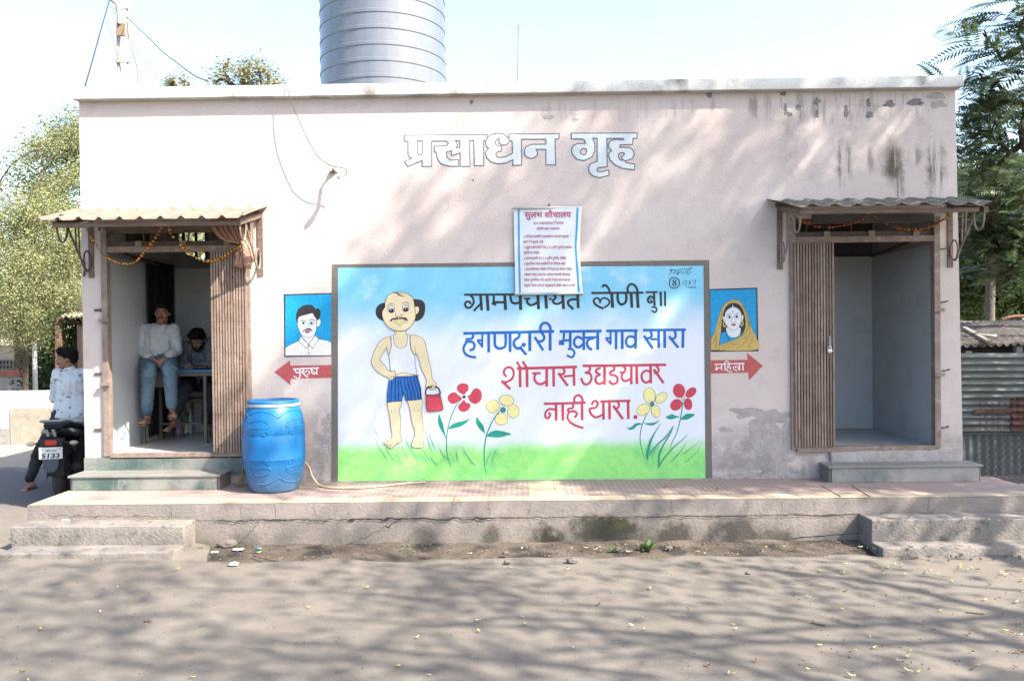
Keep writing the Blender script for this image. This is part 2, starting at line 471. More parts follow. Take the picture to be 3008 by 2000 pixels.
def plinth_material():
    m = bpy.data.materials.new('stained plaster'); m.use_nodes = True; k = NT(m)
    v = k.obj(); x, y, z = k.xyz(v)
    n1 = k.noise(v, 1.3, 4); n2 = k.noise(v, 6, 7, .68); n3 = k.noise(v, 40, 5, .65)
    col = k.mix(k.ss(n2, .35, .65), (0.29, 0.25, 0.225), (0.21, 0.19, 0.172))
    col = k.mix(k.m('MULTIPLY', k.ss(n3, .5, .7), .5), col, (0.125, 0.112, 0.10))
    low = k.ss(k.m('ADD', z, k.m('MULTIPLY', k.m('SUBTRACT', n2, .5), .35)), 0.02, .26, 1., 0.)
    col = k.mix(k.m('MULTIPLY', low, k.ss(n1, .46, .58, .2, .9)), col, (0.085, 0.08, 0.06))
    wob = k.m('MULTIPLY', k.m('SUBTRACT', n2, 0.5), 2.2)
    for px, py, rx, rz, c, s in ((1610, 1580, .16, .14, (.022, .020, .010), 1.), (1780, 1560, .32, .14, (.030, .030, .020), 1.), (1825, 1535, .06, .05, (.05, .055, .012), .9), (1970, 1575, .14, .16, (.040, .037, .030), .95), (2160, 1560, .22, .16, (.045, .042, .036), .9), (2290, 1590, .14, .1, (.055, .05, .036), .8), (1250, 1570, .12, .12, (.06, .055, .05), .8), (1440, 1575, .1, .1, (.05, .05, .03), .85)):
        a, b = wx(px, py, -0.96); col = k.mix(k.m('MULTIPLY', k.reg(x, z, a, b, rx * 1.35, rz * 1.3, .35, wob), s), col, c)
    up = k.ss(z, .27, .31); col = k.mix(k.m('MULTIPLY', up, .5), col, k.mix(k.ss(n1, .4, .6), (0.31, 0.265, 0.245), (0.20, 0.185, 0.178)))
    k.set(k.b.inputs['Base Color'], col); k.b.inputs['Roughness'].default_value = .92
    k.bump(k.m('ADD', n3, n2), .5, .012)
    return m
def tile_material(name, col, col2, size, mortar, rough=0.35, msize=0.02, plane='xz', bump=0.3):
    m = bpy.data.materials.new(name); m.use_nodes = True; k = NT(m)
    v = k.obj(); X = k.xyz(v); cb = k.n('ShaderNodeCombineXYZ')
    a, b = {'xz': (0, 2), 'xy': (0, 1), 'yz': (1, 2)}[plane]
    k.t.links.new(X[a], cb.inputs[0]); k.t.links.new(X[b], cb.inputs[1])
    br = k.n('ShaderNodeTexBrick', offset=0.0); br.inputs['Scale'].default_value = 1.0; br.inputs['Mortar Size'].default_value = msize * size[0]
    br.inputs['Brick Width'].default_value = size[0]; br.inputs['Row Height'].default_value = size[1]
    br.inputs['Color1'].default_value = (*sc3(col), 1); br.inputs['Color2'].default_value = (*sc3(col2), 1); br.inputs['Mortar'].default_value = (*sc3(mortar), 1); br.inputs['Bias'].default_value = 0
    k.t.links.new(cb.outputs[0], br.inputs['Vector'])
    n = k.noise(v, 3.0, 6); c = k.mix(k.m('MULTIPLY', k.ss(n, .45, .75), .4), br.outputs[0], tuple(q * .62 for q in col))
    k.set(k.b.inputs['Base Color'], c); k.b.inputs['Roughness'].default_value = rough
    if bump: k.bump(k.m('SUBTRACT', 1.0, br.outputs['Fac']), bump, .004)
    return m
def marble_material(name, a, b, c, vs=3.5, dust=0.5):
    m = bpy.data.materials.new(name); m.use_nodes = True; k = NT(m); v = k.obj()
    n = k.noise(v, vs, 8, .7); w = k.n('ShaderNodeTexNoise'); w.inputs['Scale'].default_value = 2.4; w.inputs['Detail'].default_value = 4; w.inputs['Distortion'].default_value = 1.8
    k.t.links.new(v, w.inputs['Vector'])
    vein = k.ss(k.m('ABSOLUTE', k.m('SUBTRACT', w.outputs[0], .5)), 0.0, .014, 1., 0.)
    col = k.mix(k.ss(n, .35, .65), a, b); col = k.mix(k.m('MULTIPLY', vein, .4), col, (0.30, .34, .31))
    d = k.noise(v, 1.7, 5); col = k.mix(k.m('MULTIPLY', k.ss(d, .42, .66), dust), col, c)
    k.set(k.b.inputs['Base Color'], col); k.b.inputs['Roughness'].default_value = .42; return m
def asphalt_material():
    m = bpy.data.materials.new('dusty asphalt'); m.use_nodes = True; k = NT(m); v = k.obj(); x, y, z = k.xyz(v)
    n1 = k.noise(v, .55, 5); n2 = k.noise(v, 6, 6, .65); n3 = k.noise(v, 130, 4, .75)
    col = k.mix(k.ss(n1, .35, .65), (0.182, .164, .142), (0.232, .209, .178))
    col = k.mix(k.m('MULTIPLY', k.ss(n2, .45, .7), .35), col, (0.138, .129, .119))
    col = k.mix(k.m('MULTIPLY', k.ss(n3, .50, .68), .65), col, (0.085, .08, .074))
    far = k.ss(y, 0.2, 1.2); left = k.ss(x, -4.6, -5.2)
    col = k.mix(k.m('MULTIPLY', far, .8), col, (0.13, .13, .135))
    dusty = k.ss(k.m('ADD', y, k.m('MULTIPLY', n2, 1.5)), 3.6, 4.2); col = k.mix(k.m('MULTIPLY', dusty, .9), col, (.40, .35, .29))  # ground turns grey behind the front line, then pale tan further back
    k.set(k.b.inputs['Base Color'], col); k.b.inputs['Roughness'].default_value = .92; k.b.inputs['Specular IOR Level'].default_value = .2
    k.bump(k.m('ADD', n3, k.m('MULTIPLY', n2, .6)), .6, .012); return m
def corrugated_material(name, base, dark, rust=None):
    return M(name, base, .75, dark, 3.5, .2, 40, spots=rust)

MAT = {}
MAT['wall'] = wall_material(); MAT['mural'] = mural_material(); MAT['plinth'] = plinth_material()
MAT['white_paint'] = M('whitewash', (.72, .73, .71), .85, (.55, .57, .55), 1.2, .25, 50, spots=((.26, .25, .235), 3.5, .54, .74))
MAT['roof'] = M('roof concrete', (.34, .33, .31), .9, (.24, .23, .22), 3, .3)
MAT['tile'] = tile_material('wall tile', (.58, .62, .645), (.61, .65, .675), (.3, .45), (.50, .54, .57), .3, .008, 'xz')
MAT['tile_side'] = tile_material('wall tile side', (.58, .62, .645), (.61, .65, .675), (.3, .45), (.50, .54, .57), .3, .008, 'yz')
MAT['floor_tile'] = tile_material('floor tile', (.50, .53, .52), (.54, .57, .56), (.3, .3), (.25, .26, .26), .4, .015, 'xy')
MAT['inner'] = M('grey distemper', (.26, .29, .31), .9, (.18, .20, .22), 2.5, .2)
MAT['dark_inner'] = M('dark plaster', (.13, .13, .13), .95, (.07, .07, .07), 2)  # plain dark grey for ceilings, upper partition, window frame and lintel
MAT['iron'] = M('brown iron paint', (.30, .235, .20), .6, (.20, .15, .125), 9, .2, 80, spots=((.40, .33, .29), 16, .58, .75))
MAT['slat2'] = M('faded iron slat', (.36, .275, .225), .65, (.24, .175, .14), 5, .15, 80, spots=((.22, .13, .09), 9, .58, .7)); MAT['slat3'] = M('grimy iron slat', (.24, .175, .14), .6, (.155, .11, .088), 6, .15, 80, spots=((.20, .11, .075), 12, .56, .7)); MAT['slat'] = M('dusty iron slat', (.30, .222, .178), .6, (.20, .145, .115), 7, .15, 80)
MAT['dark_iron'] = M('dark iron', (.075, .06, .055), .6, (.12, .08, .06), 12)
MAT['wood'] = M('brown timber', (.21, .155, .125), .8, (.13, .09, .07), 6, .3, 30, stretch=(1, 6, 6))
MAT['cement_sheet'] = M('weathered cement sheet', (.26, .21, .17), .9, (.19, .15, .12), 5, .3, 40)
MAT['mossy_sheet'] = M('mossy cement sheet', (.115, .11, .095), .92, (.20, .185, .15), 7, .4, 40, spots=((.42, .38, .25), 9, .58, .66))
MAT['pave_pink'] = tile_material('chequered tile', (.35, .262, .232), (.375, .285, .25), (.05, .05), (.26, .20, .18), .85, .12, 'xy', .5)
MAT['pave_yellow'] = tile_material('yellow tile', (.45, .37, .255), (.42, .345, .24), (.3, .3), (.25, .21, .18), .85, .02, 'xy', .3)
MAT['step_concrete'] = M('worn concrete', (.25, .23, .21), .92, (.185, .17, .157), 5, .45, 42, spots=((.10, .093, .086), 13, .56, .74))
MAT['marble_green'] = marble_material('green marble', (.055, .095, .09), (.12, .165, .15), (.36, .34, .31), 3.5, .6)
MAT['marble_grey'] = marble_material('dusty green marble', (.15, .17, .165), (.25, .265, .255), (.42, .39, .35), 4, .6)
MAT['marble_top'] = M('stone slab top', (.20, .205, .19), .5, (.27, .255, .23), 3, .1)
MAT['crack'] = M('crack', (.035, .03, .027), 1.)
MAT['joint'] = M('joint', (.20, .18, .165), 1.)
MAT['dirt'] = M('gutter dirt', (.075, .060, .046), .9, (.125, .105, .083), 4, .8, 45, spots=((.035, .03, .026), 3, .52, .62))
MAT['bare'] = M('bare plaster', (.44, .41, .40), .95, (.34, .315, .305), 8, .6, 45)
MAT['chip'] = M('chipped plaster', (.15, .155, .155), .95, (.27, .255, .245), 25, .5)
MAT['asphalt'] = asphalt_material()
def paint(name, col, var=0.82, rough=.6):
    return M('paint ' + name, col, rough, tuple(c * var for c in col), 30, .25, 60)
K_ = paint('black', (.028, .028, .032)); BL = paint('blue', (.010, .15, .52)); RD = paint('red', (.60, .06, .10)); WH = paint('white', (.76, .78, .80), .92)
SKIN = paint('tan', (.76, .66, .43), .93); SKY = paint('sky blue', (.004, .33, .66)); GN = paint('leaf green', (.015, .34, .26)); YL = paint('pale yellow', (.86, .80, .36), .9); FR = paint('frame grey', (.17, .155, .14)); VEST = paint('vest white', (.70, .74, .80), .95)
ARW = paint('arrow red', (.50, .10, .10), .8); PALE = paint('pale face', (.70, .74, .77), .95); SHIRT = paint('cream', (.78, .78, .74), .95); SARI = paint('ochre', (.58, .42, .13)); LIP = paint('lip red', (.45, .06, .07)); NAVY = paint('navy', (.012, .018, .09)); BRN = paint('brown line', (.13, .10, .055)); TITLE = paint('title white', (.62, .70, .73), .95); TLINE = paint('title line', (.16, .17, .23), .8); MUD = paint('faint grey', (.40, .34, .33))
# ------------------------------------------------------------------ the ground
def gz(x, y):
    """height of the road surface"""
    s = 0.0
    if y < -1.40:
        s = 0.035 * min(1, max(0, (-1.40 - y) / 0.05))
    if x < -2.5:
        s = max(s, 0.07 * min(1, max(0, (-2.5 - x) / .35)) * min(1, max(0, (y + 2.6) / .9)))
    return s + 0.012 * noise.noise(Vector((x * .45, y * .45, 3.0)))
def axis(lo, hi, dense, step, far):
    a = list(np.arange(dense[0], dense[1] + 1e-6, step))
    e = step
    while a[0] > lo: e *= 1.5; a.insert(0, a[0] - e)
    e = step
    while a[-1] < hi: e *= 1.5; a.append(a[-1] + e)
    return a
ax = axis(-300, 300, (-7, 7), .05, 0); ay = axis(-60, 500, (-5.0, 2.0), .05, 0)
v = np.array([(x, y, gz(x, y) - (0.06 if (x > -4.0 and x < 4.2 and y > -.8 and y < 3.5) else 0) + (0.03 * noise.noise(Vector((x * 3, y * 3, 0))) if -1.5 < y < -1.36 else 0)) for y in ay for x in ax])
nx = len(ax)
q = np.array([(j * nx + i, j * nx + i + 1, (j + 1) * nx + i + 1, (j + 1) * nx + i) for j in range(len(ay) - 1) for i in range(nx - 1)])
road = fast_mesh('road', v, q, [MAT['asphalt']], smooth=True); tag(road, 'dusty grey asphalt in front of and beside the pink building', kind='structure')

# raised walkway along the front
YF, ZT = -0.96, 0.40
XL, XR = P(80, 1492, YF).x, 4.55
mb = MB(); mb.box((XL + .02, YF + .004, -.1), (XR - .02, -.004, .30)); 
walk = mb.build('walkway', MAT['plinth']); tag(walk, 'raised cracked plaster walkway along the building front', kind='structure')
mb = MB(); random.seed(3)
nseg = 120; top = []; 
for i in range(nseg):
    x0 = XL + (XR - XL) * i / nseg; x1 = XL + (XR - XL) * (i + 1) / nseg
    def fy(x): return YF + .006 * noise.noise(Vector((x * 2.1, 7, 0)))
    def fz(x): return .262 + .016 * noise.noise(Vector((x * 3.3, 2, 0))) + .012 * noise.noise(Vector((x * 11, 2, 0)))
    def ft(x): return ZT - .0005 + .002 * noise.noise(Vector((x * 5, 5, 0)))
    mb.add([(x0, fy(x0), fz(x0)), (x1, fy(x1), fz(x1)), (x1, fy(x1), ft(x1)), (x0, fy(x0), ft(x0)), (x1, -.004, ft(x1)), (x0, -.004, ft(x0)), (x0, YF + .03, fz(x0)), (x1, YF + .03, fz(x1))],
           [(0, 1, 2, 3), (3, 2, 4, 5), (6, 7, 1, 0)], MAT['plinth'])
mb.add([(XL, YF, .26), (XL, YF, ZT), (XL, -.004, ZT), (XL, -.004, .26)], [(0, 1, 2, 3)], MAT['plinth'])
mb.add([(XR, YF, .26), (XR, YF, ZT), (XR, -.004, ZT), (XR, -.004, .26)], [(0, 3, 2, 1)], MAT['plinth'])
def jag(x0, z0, x1, z1, w0, w1, y, amp=.012, n=26, seed=0, m='crack'):
    pts = [(x0 + (x1 - x0) * t, z0 + (z1 - z0) * t + amp * noise.noise(Vector((t * n * .6, seed, 1)))) for t in np.linspace(0, 1, n)]
    ws = [max(.002, (w0 + (w1 - w0) * t) * (.35 + 1.3 * abs(noise.noise(Vector((t * n * .7, seed, 9)))))) for t in np.linspace(0, 1, n)]
    mb.ribbon(pts, ws, y, MAT[m])
# the long crack between coping and wall, and its branches
for a, b, w0 in ((-2.66, -1.5, .010), (-1.5, -.2, .016), (-.2, 1.2, .007), (1.2, 2.9, .008), (3.0, 4.4, .004)):
    jag(a, fz(a) - .004, b, fz(b) - .004, w0, w0, YF - .0075, .022, 40, a)
jag(-4.1, .315, -2.8, .29, .006, .006, YF - .008, .02, 30, 4)
jag(-2.45, .06, -2.28, .235, .004, .006, YF + .0015, .02, 14, 5); jag(-2.66, .045, -2.45, .06, .004, .004, YF + .0015, .01, 8, 6)
jag(-1.42, .07, -1.08, .24, .004, .008, YF + .0015, .03, 14, 7); jag(-1.55, .03, -1.42, .07, .01, .004, YF + .0015, .01, 8, 8)
jag(2.3, .06, 2.9, .10, .012, .006, YF + .0015, .012, 16, 9); jag(1.62, .1, 1.70, .17, .004, .004, YF + .01, .02, 8, 10)
random.seed(5); xx = XL + .2
while xx < XR:
    jag(xx, .29, xx + random.uniform(-.02, .02), .392, .003, .005, YF - .0085, .01, 8, xx, 'joint' if random.random() < .75 else 'crack'); xx += random.uniform(.28, .36)
cop = mb.build('coping', None, walk)
# tile sheets on top
zt = ZT + .003
def sheet(name, x0, x1, y0, y1, m, z=zt):
    return MB().add([(x0, y0, z), (x1, y0, z), (x1, y1, z), (x0, y1, z)], [(0, 1, 2, 3)]).build(name, MAT[m], walk)
bx0 = PZ(1555, 1460, ZT).x; bx1 = bx0 + .3
sheet('tile_border', XL, XR, YF + .004, YF + .20, 'pave_yellow'); sheet('tile_border', XL, XL + .28, YF + .20, -.004, 'pave_yellow')
sheet('tile_field', XL + .28, bx0, YF + .20, -.004, 'pave_pink'); sheet('tile_strip', bx0, bx1, YF + .20, -.004, 'pave_yellow'); sheet('tile_field', bx1, XR, YF + .20, -.004, 'pave_pink')
mb = MB()
for px0, px1 in ((2410, 2470), (2500, 2556)):
    a = PZ(px0, 1425, zt); b = PZ(px1, 1459, zt); d = (b - a); nn = Vector((-d.y, d.x, 0)).normalized() * .006
    mb.add([a + nn + Vector((0, 0, .002)), a - nn + Vector((0, 0, .002)), b - nn + Vector((0, 0, .002)), b + nn + Vector((0, 0, .002))], [(0, 1, 2, 3)])
mb.build('tile_crack', MAT['crack'], walk)

# strip of dirt in front of the walkway
mb = MB(); xs = np.arange(-2.75, 6.5, .06); rows = np.linspace(0, 1, 12); vv = []
for i, x in enumerate(xs):
    yf = -1.47 + .05 * noise.noise(Vector((x * 1.1, 4, 0))) + .02 * noise.noise(Vector((x * 6, 4, 0)))
    for t in rows:
        yy = YF + .02 + (yf - YF - .02) * t
        vv.append((x, yy, .018 + .03 * (1 - t) ** 2 + .028 * noise.noise(Vector((x * 4, yy * 5, 2))) * (1 - t) - .006 * t))
n = len(rows)
mb.add(vv, [(i * n + j, i * n + j + 1, (i + 1) * n + j + 1, (i + 1) * n + j) for i in range(len(xs) - 1) for j in range(n - 1)])
gut = mb.build('gutter', MAT['dirt'], None, smooth=True); tag(gut, 'strip of damp dark dirt between road and walkway', kind='structure')

# ------------------------------------------------------------------ steps
def rough_box(mb, a, b, m, step=.035, amp=.005, sd=0, bev=.011):
    """box with slightly uneven faces and a rounded top edge"""
    tmp = bmesh.new(); bmesh.ops.create_cube(tmp, size=1)
    a = Vector(a); b = Vector(b); c = (a + b) / 2; d = b - a
    for q in tmp.verts: q.co = Vector((c.x + q.co.x * d.x, c.y + q.co.y * d.y, c.z + q.co.z * d.z))
    bmesh.ops.bevel(tmp, geom=list(tmp.edges), offset=bev, segments=3, affect='EDGES', profile=.5)
    for _ in range(5):
        es = [e for e in tmp.edges if e.calc_length() > step * 2.2]
        if not es: break
        bmesh.ops.subdivide_edges(tmp, edges=es, cuts=1, use_grid_fill=True)
    bmesh.ops.triangulate(tmp, faces=[f for f in tmp.faces if len(f.verts) > 4])
    tmp.verts.index_update()
    vs = []
    for q in tmp.verts:
        n = noise.noise_vector(q.co * 4 + Vector((sd, 0, 0))) * amp + noise.noise_vector(q.co * 15 + Vector((sd, 0, 0))) * amp * .6
        vs.append(q.co + n)
    mb.add(vs, [tuple(v.index for v in f.verts) for f in tmp.faces], m); tmp.free()
lx0 = PX(30, 1535, -4.155).x; 
st = thing('concrete_steps', 'worn concrete block steps up to the walkway near the motorcycle', 'steps', (-3.45, -1.2, 0))
mb = MB(); rough_box(mb, (P(30, 1535, YF - .25).x, YF - .25, -.05), (P(574, 1535, YF).x, YF + .005, .272), MAT['step_concrete'], sd=1); mb.build('upper_step', None, st, True)
mb = MB(); rough_box(mb, (P(-10, 1600, YF - .5).x, YF - .50, -.05), (P(508, 1620, YF - .5).x, YF - .247, .115), MAT['step_concrete'], sd=2); mb.build('lower_step', None, st, True)
st = thing('concrete_steps', 'worn concrete block steps at the right end, strewn with yellow leaves', 'steps', (3.9, -1.2, 0))
mb = MB(); rough_box(mb, (P(2560, 1543, YF - .27).x, YF - .27, -.05), (5.3, YF + .005, .272), MAT['step_concrete'], sd=3); mb.build('upper_step', None, st, True)
mb = MB(); rough_box(mb, (P(2592, 1630, YF - .5).x, YF - .50, -.05), (5.3, YF - .267, .098), MAT['step_concrete'], sd=4); mb.build('lower_step', None, st, True)

def marble(label, x0, x1, yf, ztop, m):
    s = thing('marble_step', label, 'step', ((x0 + x1) / 2, yf / 2, ZT))
    mb = MB(); mb.box((x0 + .02, yf + .012, ZT + .004), (x1 - .02, -.003, ztop - .022)); mb.build('core', MAT['joint'], s)
    mb = MB(); mb.box((x0 + .03, yf, ZT + .004), (x1 - .03, yf + .014, ztop - .02)); bevel(mb.build('riser', MAT[m], s), .003)
    MB().box((x0 + .008, yf + .014, ZT + .004), (x0 + .022, -.003, ztop - .02)).build('side_slab', MAT['joint'], s); MB().box((x1 - .022, yf + .014, ZT + .004), (x1 - .008, -.003, ztop - .02)).build('side_slab', MAT['joint'], s)
    mb = MB(); mb.box((x0 - .006, yf - .014, ztop - .021), (x1 + .006, -.003, ztop)); bevel(mb.build('tread', MAT['marble_top'], s), .004)
    return s
ms = marble('green marble step below the doorway of the two sitting men', P(202, 1391, -.32).x, P(646, 1391, -.32).x, -.32, .548, 'marble_green')
marble('dusty grey marble step below the empty doorway', P(2434, 1364, -.26).x, P(2885, 1364, -.26).x, -.26, .562, 'marble_grey')

# ------------------------------------------------------------------ the building
B = thing('toilet_building', 'pink plastered public toilet building with painted mural and two doorways', 'building', (0, 0, 0))
wl = (P(243, 700).x + P(243, 1200).x) / 2; wrt = P(2806, 290).x; wrb = P(2829, 1200).x
ztop = (P(1000, 272, 0).z + P(2400, 265, 0).z) / 2
zsL = P(500, 1336).z; zsR = P(2500, 1316).z
dl0, dl1 = P(306, 1000).x, P(737, 1000).x; dr0, dr1 = P(2322, 1000).x, P(2757, 1000).x
zlt = P(520, 668).z; zrt = P(2540, 640).z
ZF = .685
print('wall', wl, wrt, wrb, 'ztop', ztop, 'doors', dl0, dl1, dr0, dr1, zlt, zrt, 'sill', zsL, zsR)
mb = MB()
outer = [(wl, .38), (wrb, .38), (wrt, ztop), (wl, ztop)]
mb.prism([outer, [(dl0, zsL - .01), (dl1, zsL - .01), (dl1, zlt), (dl0, zlt)], [(dr0, zsR - .01), (dr1, zsR - .01), (dr1, zrt), (dr0, zrt)]], 0.0, .12, MAT['wall'])
# paint chips and bare patches, slightly proud of the coat
def blotch(px, py, rx, ry, mat, sd, y=-.0016, n=44, rough=.35):
    c = P(px, py); pts = []
    for i in range(n):
        a = 2 * math.pi * i / n
        r = 1 + rough * noise.noise(Vector((math.cos(a) * 1.3, math.sin(a) * 1.3, sd))) * 2 + .18 * noise.noise(Vector((math.cos(a) * 5, math.sin(a) * 5, sd)))
        pts.append((c.x + rx / 302 * r * math.cos(a), c.z + ry / 302 * r * math.sin(a)))
    mb.poly([pts], y, MAT[mat])
for i, (px, py, rx, ry) in enumerate(((2085, 279, 9, 9), (2300, 275, 11, 6), (2307, 320, 6, 14), (2318, 336, 8, 7), (2345, 317, 6, 11), (2400, 298, 9, 11), (2399, 336, 6, 10), (2485, 328, 8, 16), (2550, 303, 7, 11), (2555, 338, 10, 10), (2612, 305, 17, 11), (2690, 300, 24, 11), (2755, 306, 22, 11), (2745, 285, 30, 8), (1610, 345, 14, 6), (1385, 300, 5, 6), (1390, 530, 3, 3), (1690, 352, 9, 5))):
    blotch(px, py, rx, ry, 'chip' if i < 12 or i in (15, 16) else 'bare', i * 3.1)
blotch(2195, 1210, 42, 16, 'bare', 51); blotch(2275, 1225, 60, 22, 'bare', 55, -.0018); blotch(2246, 1275, 42, 55, 'bare', 52, -.0022); blotch(2308, 1290, 9, 70, 'bare', 53, -.0026); blotch(2130, 1262, 18, 9, 'bare', 54)
blotch(2190, 1390, 40, 14, 'bare', 56); blotch(2300, 1400, 50, 16, 'bare', 57, -.0019); blotch(960, 1240, 14, 20, 'bare', 58); blotch(965, 1330, 16, 40, 'bare', 59, -.002)
mb.build('front_wall', None, B)
YB = 4.4
mb = MB(); mb.box((wl, .121, 0), (wl + .10, 2.12, ztop)); mb.build('side_wall', MAT['wall'], B)
mb = MB(); mb.box((wrt - .10, .121, 0), (wrt, YB, ztop)); mb.build('side_wall', MAT['wall'], B)
# rear wall; the left bay is open behind its half wall
mb = MB(); mb.prism([[(wl + .10, 0), (wrt - .10, 0), (wrt - .10, ztop), (wl + .10, ztop)]], YB - .12, YB, MAT['inner']); mb.build('rear_wall', None, B)
# parapet slab
pz0 = (P(213, 286, -.085).z + P(2831, 261, -.085).z) / 2; pz1 = (P(213, 250, -.085).z + P(2831, 229, -.085).z) / 2
px0 = P(213, 270, -.085).x; px1 = P(2831, 245, -.085).x
print('parapet', px0, px1, pz0, pz1, [P(213, 286, -.085).z, P(2831, 261, -.085).z])
mb = MB(); rough_box(mb, (px0, -.085, pz0), (px1, .25, pz1), MAT['white_paint'], .06, .002, 8, .006); mb.build('parapet', None, B, True)
mb = MB(); mb.box((wl, .0, ztop + .001), (wrt, YB, pz0 + .02)); mb.build('roof_slab', MAT['roof'], B)
mb = MB(); mb.box((wl, .25, pz0 + .021), (wrt, YB, pz1 - .06)); mb.build('roof_screed', MAT['roof'], B)

# rooms
def room(x0, x1, y1, ztile, side, dark=False):
    mb = MB(); mb.box((x0, .121, .30), (x1, y1, ZF)); mb.box(((dl0 if side < 0 else dr0) + .004, .006, zsL - .008), ((dl1 if side < 0 else dr1) - .004, .1205, ZF - .006)); mb.build('room_floor', MAT['floor_tile'], B)
    mb = MB(); mb.box((x0, y1, ZF), (x1, y1 + .1, ztile), MAT['tile']); 
    mb.build('tiled_wall', None, B)
    mb = MB()
    if side < 0: mb.box((x0 - .02, .121, ZF), (x0, y1, ztile), MAT['tile_side'])
    else: mb.box((x1, .121, ZF), (x1 + .02, y1, ztile), MAT['tile_side'])
    mb.build('tiled_wall', None, B)
lxi = wl + .102; rxi = wrt - .102
room(lxi + .02, -2.2, 1.95, 2.66, -1); room(2.35, rxi - .02, 1.66, 2.68, 1)
MB().box((-2.2, .121, ZF), (-2.1, YB - .121, ztop - .3)).build('partition_wall', MAT['inner'], B); MB().box((2.25, .121, ZF), (2.35, YB - .121, ztop - .3)).build('partition_wall', MAT['inner'], B)
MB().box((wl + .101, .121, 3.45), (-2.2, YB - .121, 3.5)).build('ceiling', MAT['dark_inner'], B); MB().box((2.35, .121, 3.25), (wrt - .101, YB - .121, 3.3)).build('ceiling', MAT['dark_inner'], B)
# sloping half wall seen above the tiles of the left room
a = P(505, 728, 2.1); b = P(640, 782, 2.1)
mb = MB(); mb.prism([[(lxi, 2.662), (-2.2, 2.662), (-2.2, b.z - .03), (b.x, b.z), (a.x, a.z), (a.x - .02, a.z + .22), (lxi, a.z + .22)]], 1.955, 2.05, MAT['inner']); mb.build('partition_wall', None, B)
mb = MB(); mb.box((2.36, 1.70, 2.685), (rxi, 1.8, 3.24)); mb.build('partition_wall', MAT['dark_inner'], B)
yb_ = 2.0; zbt = P(560, 679, yb_).z; zb0 = a.z - .18
mb = MB()
for px, wd in ((511, .012), (539, .014), (576, .012), (608, .02)): x = P(px, 720, yb_).x; mb.box((x - wd, yb_ - .02, zb0), (x + wd, yb_ + .02, zbt))
mb.box((lxi, yb_ - .05, zbt), (-2.2, yb_ + .05, 3.449)); mb.build('window_frame', MAT['dark_inner'], B)
MB().box((P(612, 720, yb_).x, yb_ - .012, zb0 - .2), (-2.2, yb_ + .012, zbt - .001)).build('window_panel', MAT['inner'], B)
# conduit along the tile line
mb = MB(); mb.tube([PX(341, 738, lxi + .05), PX(464, 778, lxi + .05)], .018); mb.build('conduit', MAT['dark_iron'], B)
mb = MB(); mb.tube([PX(2700, 700, rxi - .05), PX(2560, 752, rxi - .05)], .016); mb.build('conduit', MAT['dark_iron'], B)
mb = MB(); mb.box((lxi + .001, .7, 2.84), (lxi + .07, 1.15, 3.02)); bevel(mb.build('vent_grille', MAT['dark_iron'], B), .01)
# sill plaster under each door frame
mb = MB(); rough_box(mb, (2.985, -.035, .50), (wrb - .02, -.002, zsR - .025), MAT['bare'], .05, .008, 3); mb.build('threshold', None, B, True)
mb = MB(); mb.box((wl + .005, -.03, .50), (dl1 - .02, -.002, zsL - .018), MAT['marble_green']); mb.build('threshold', None, B)

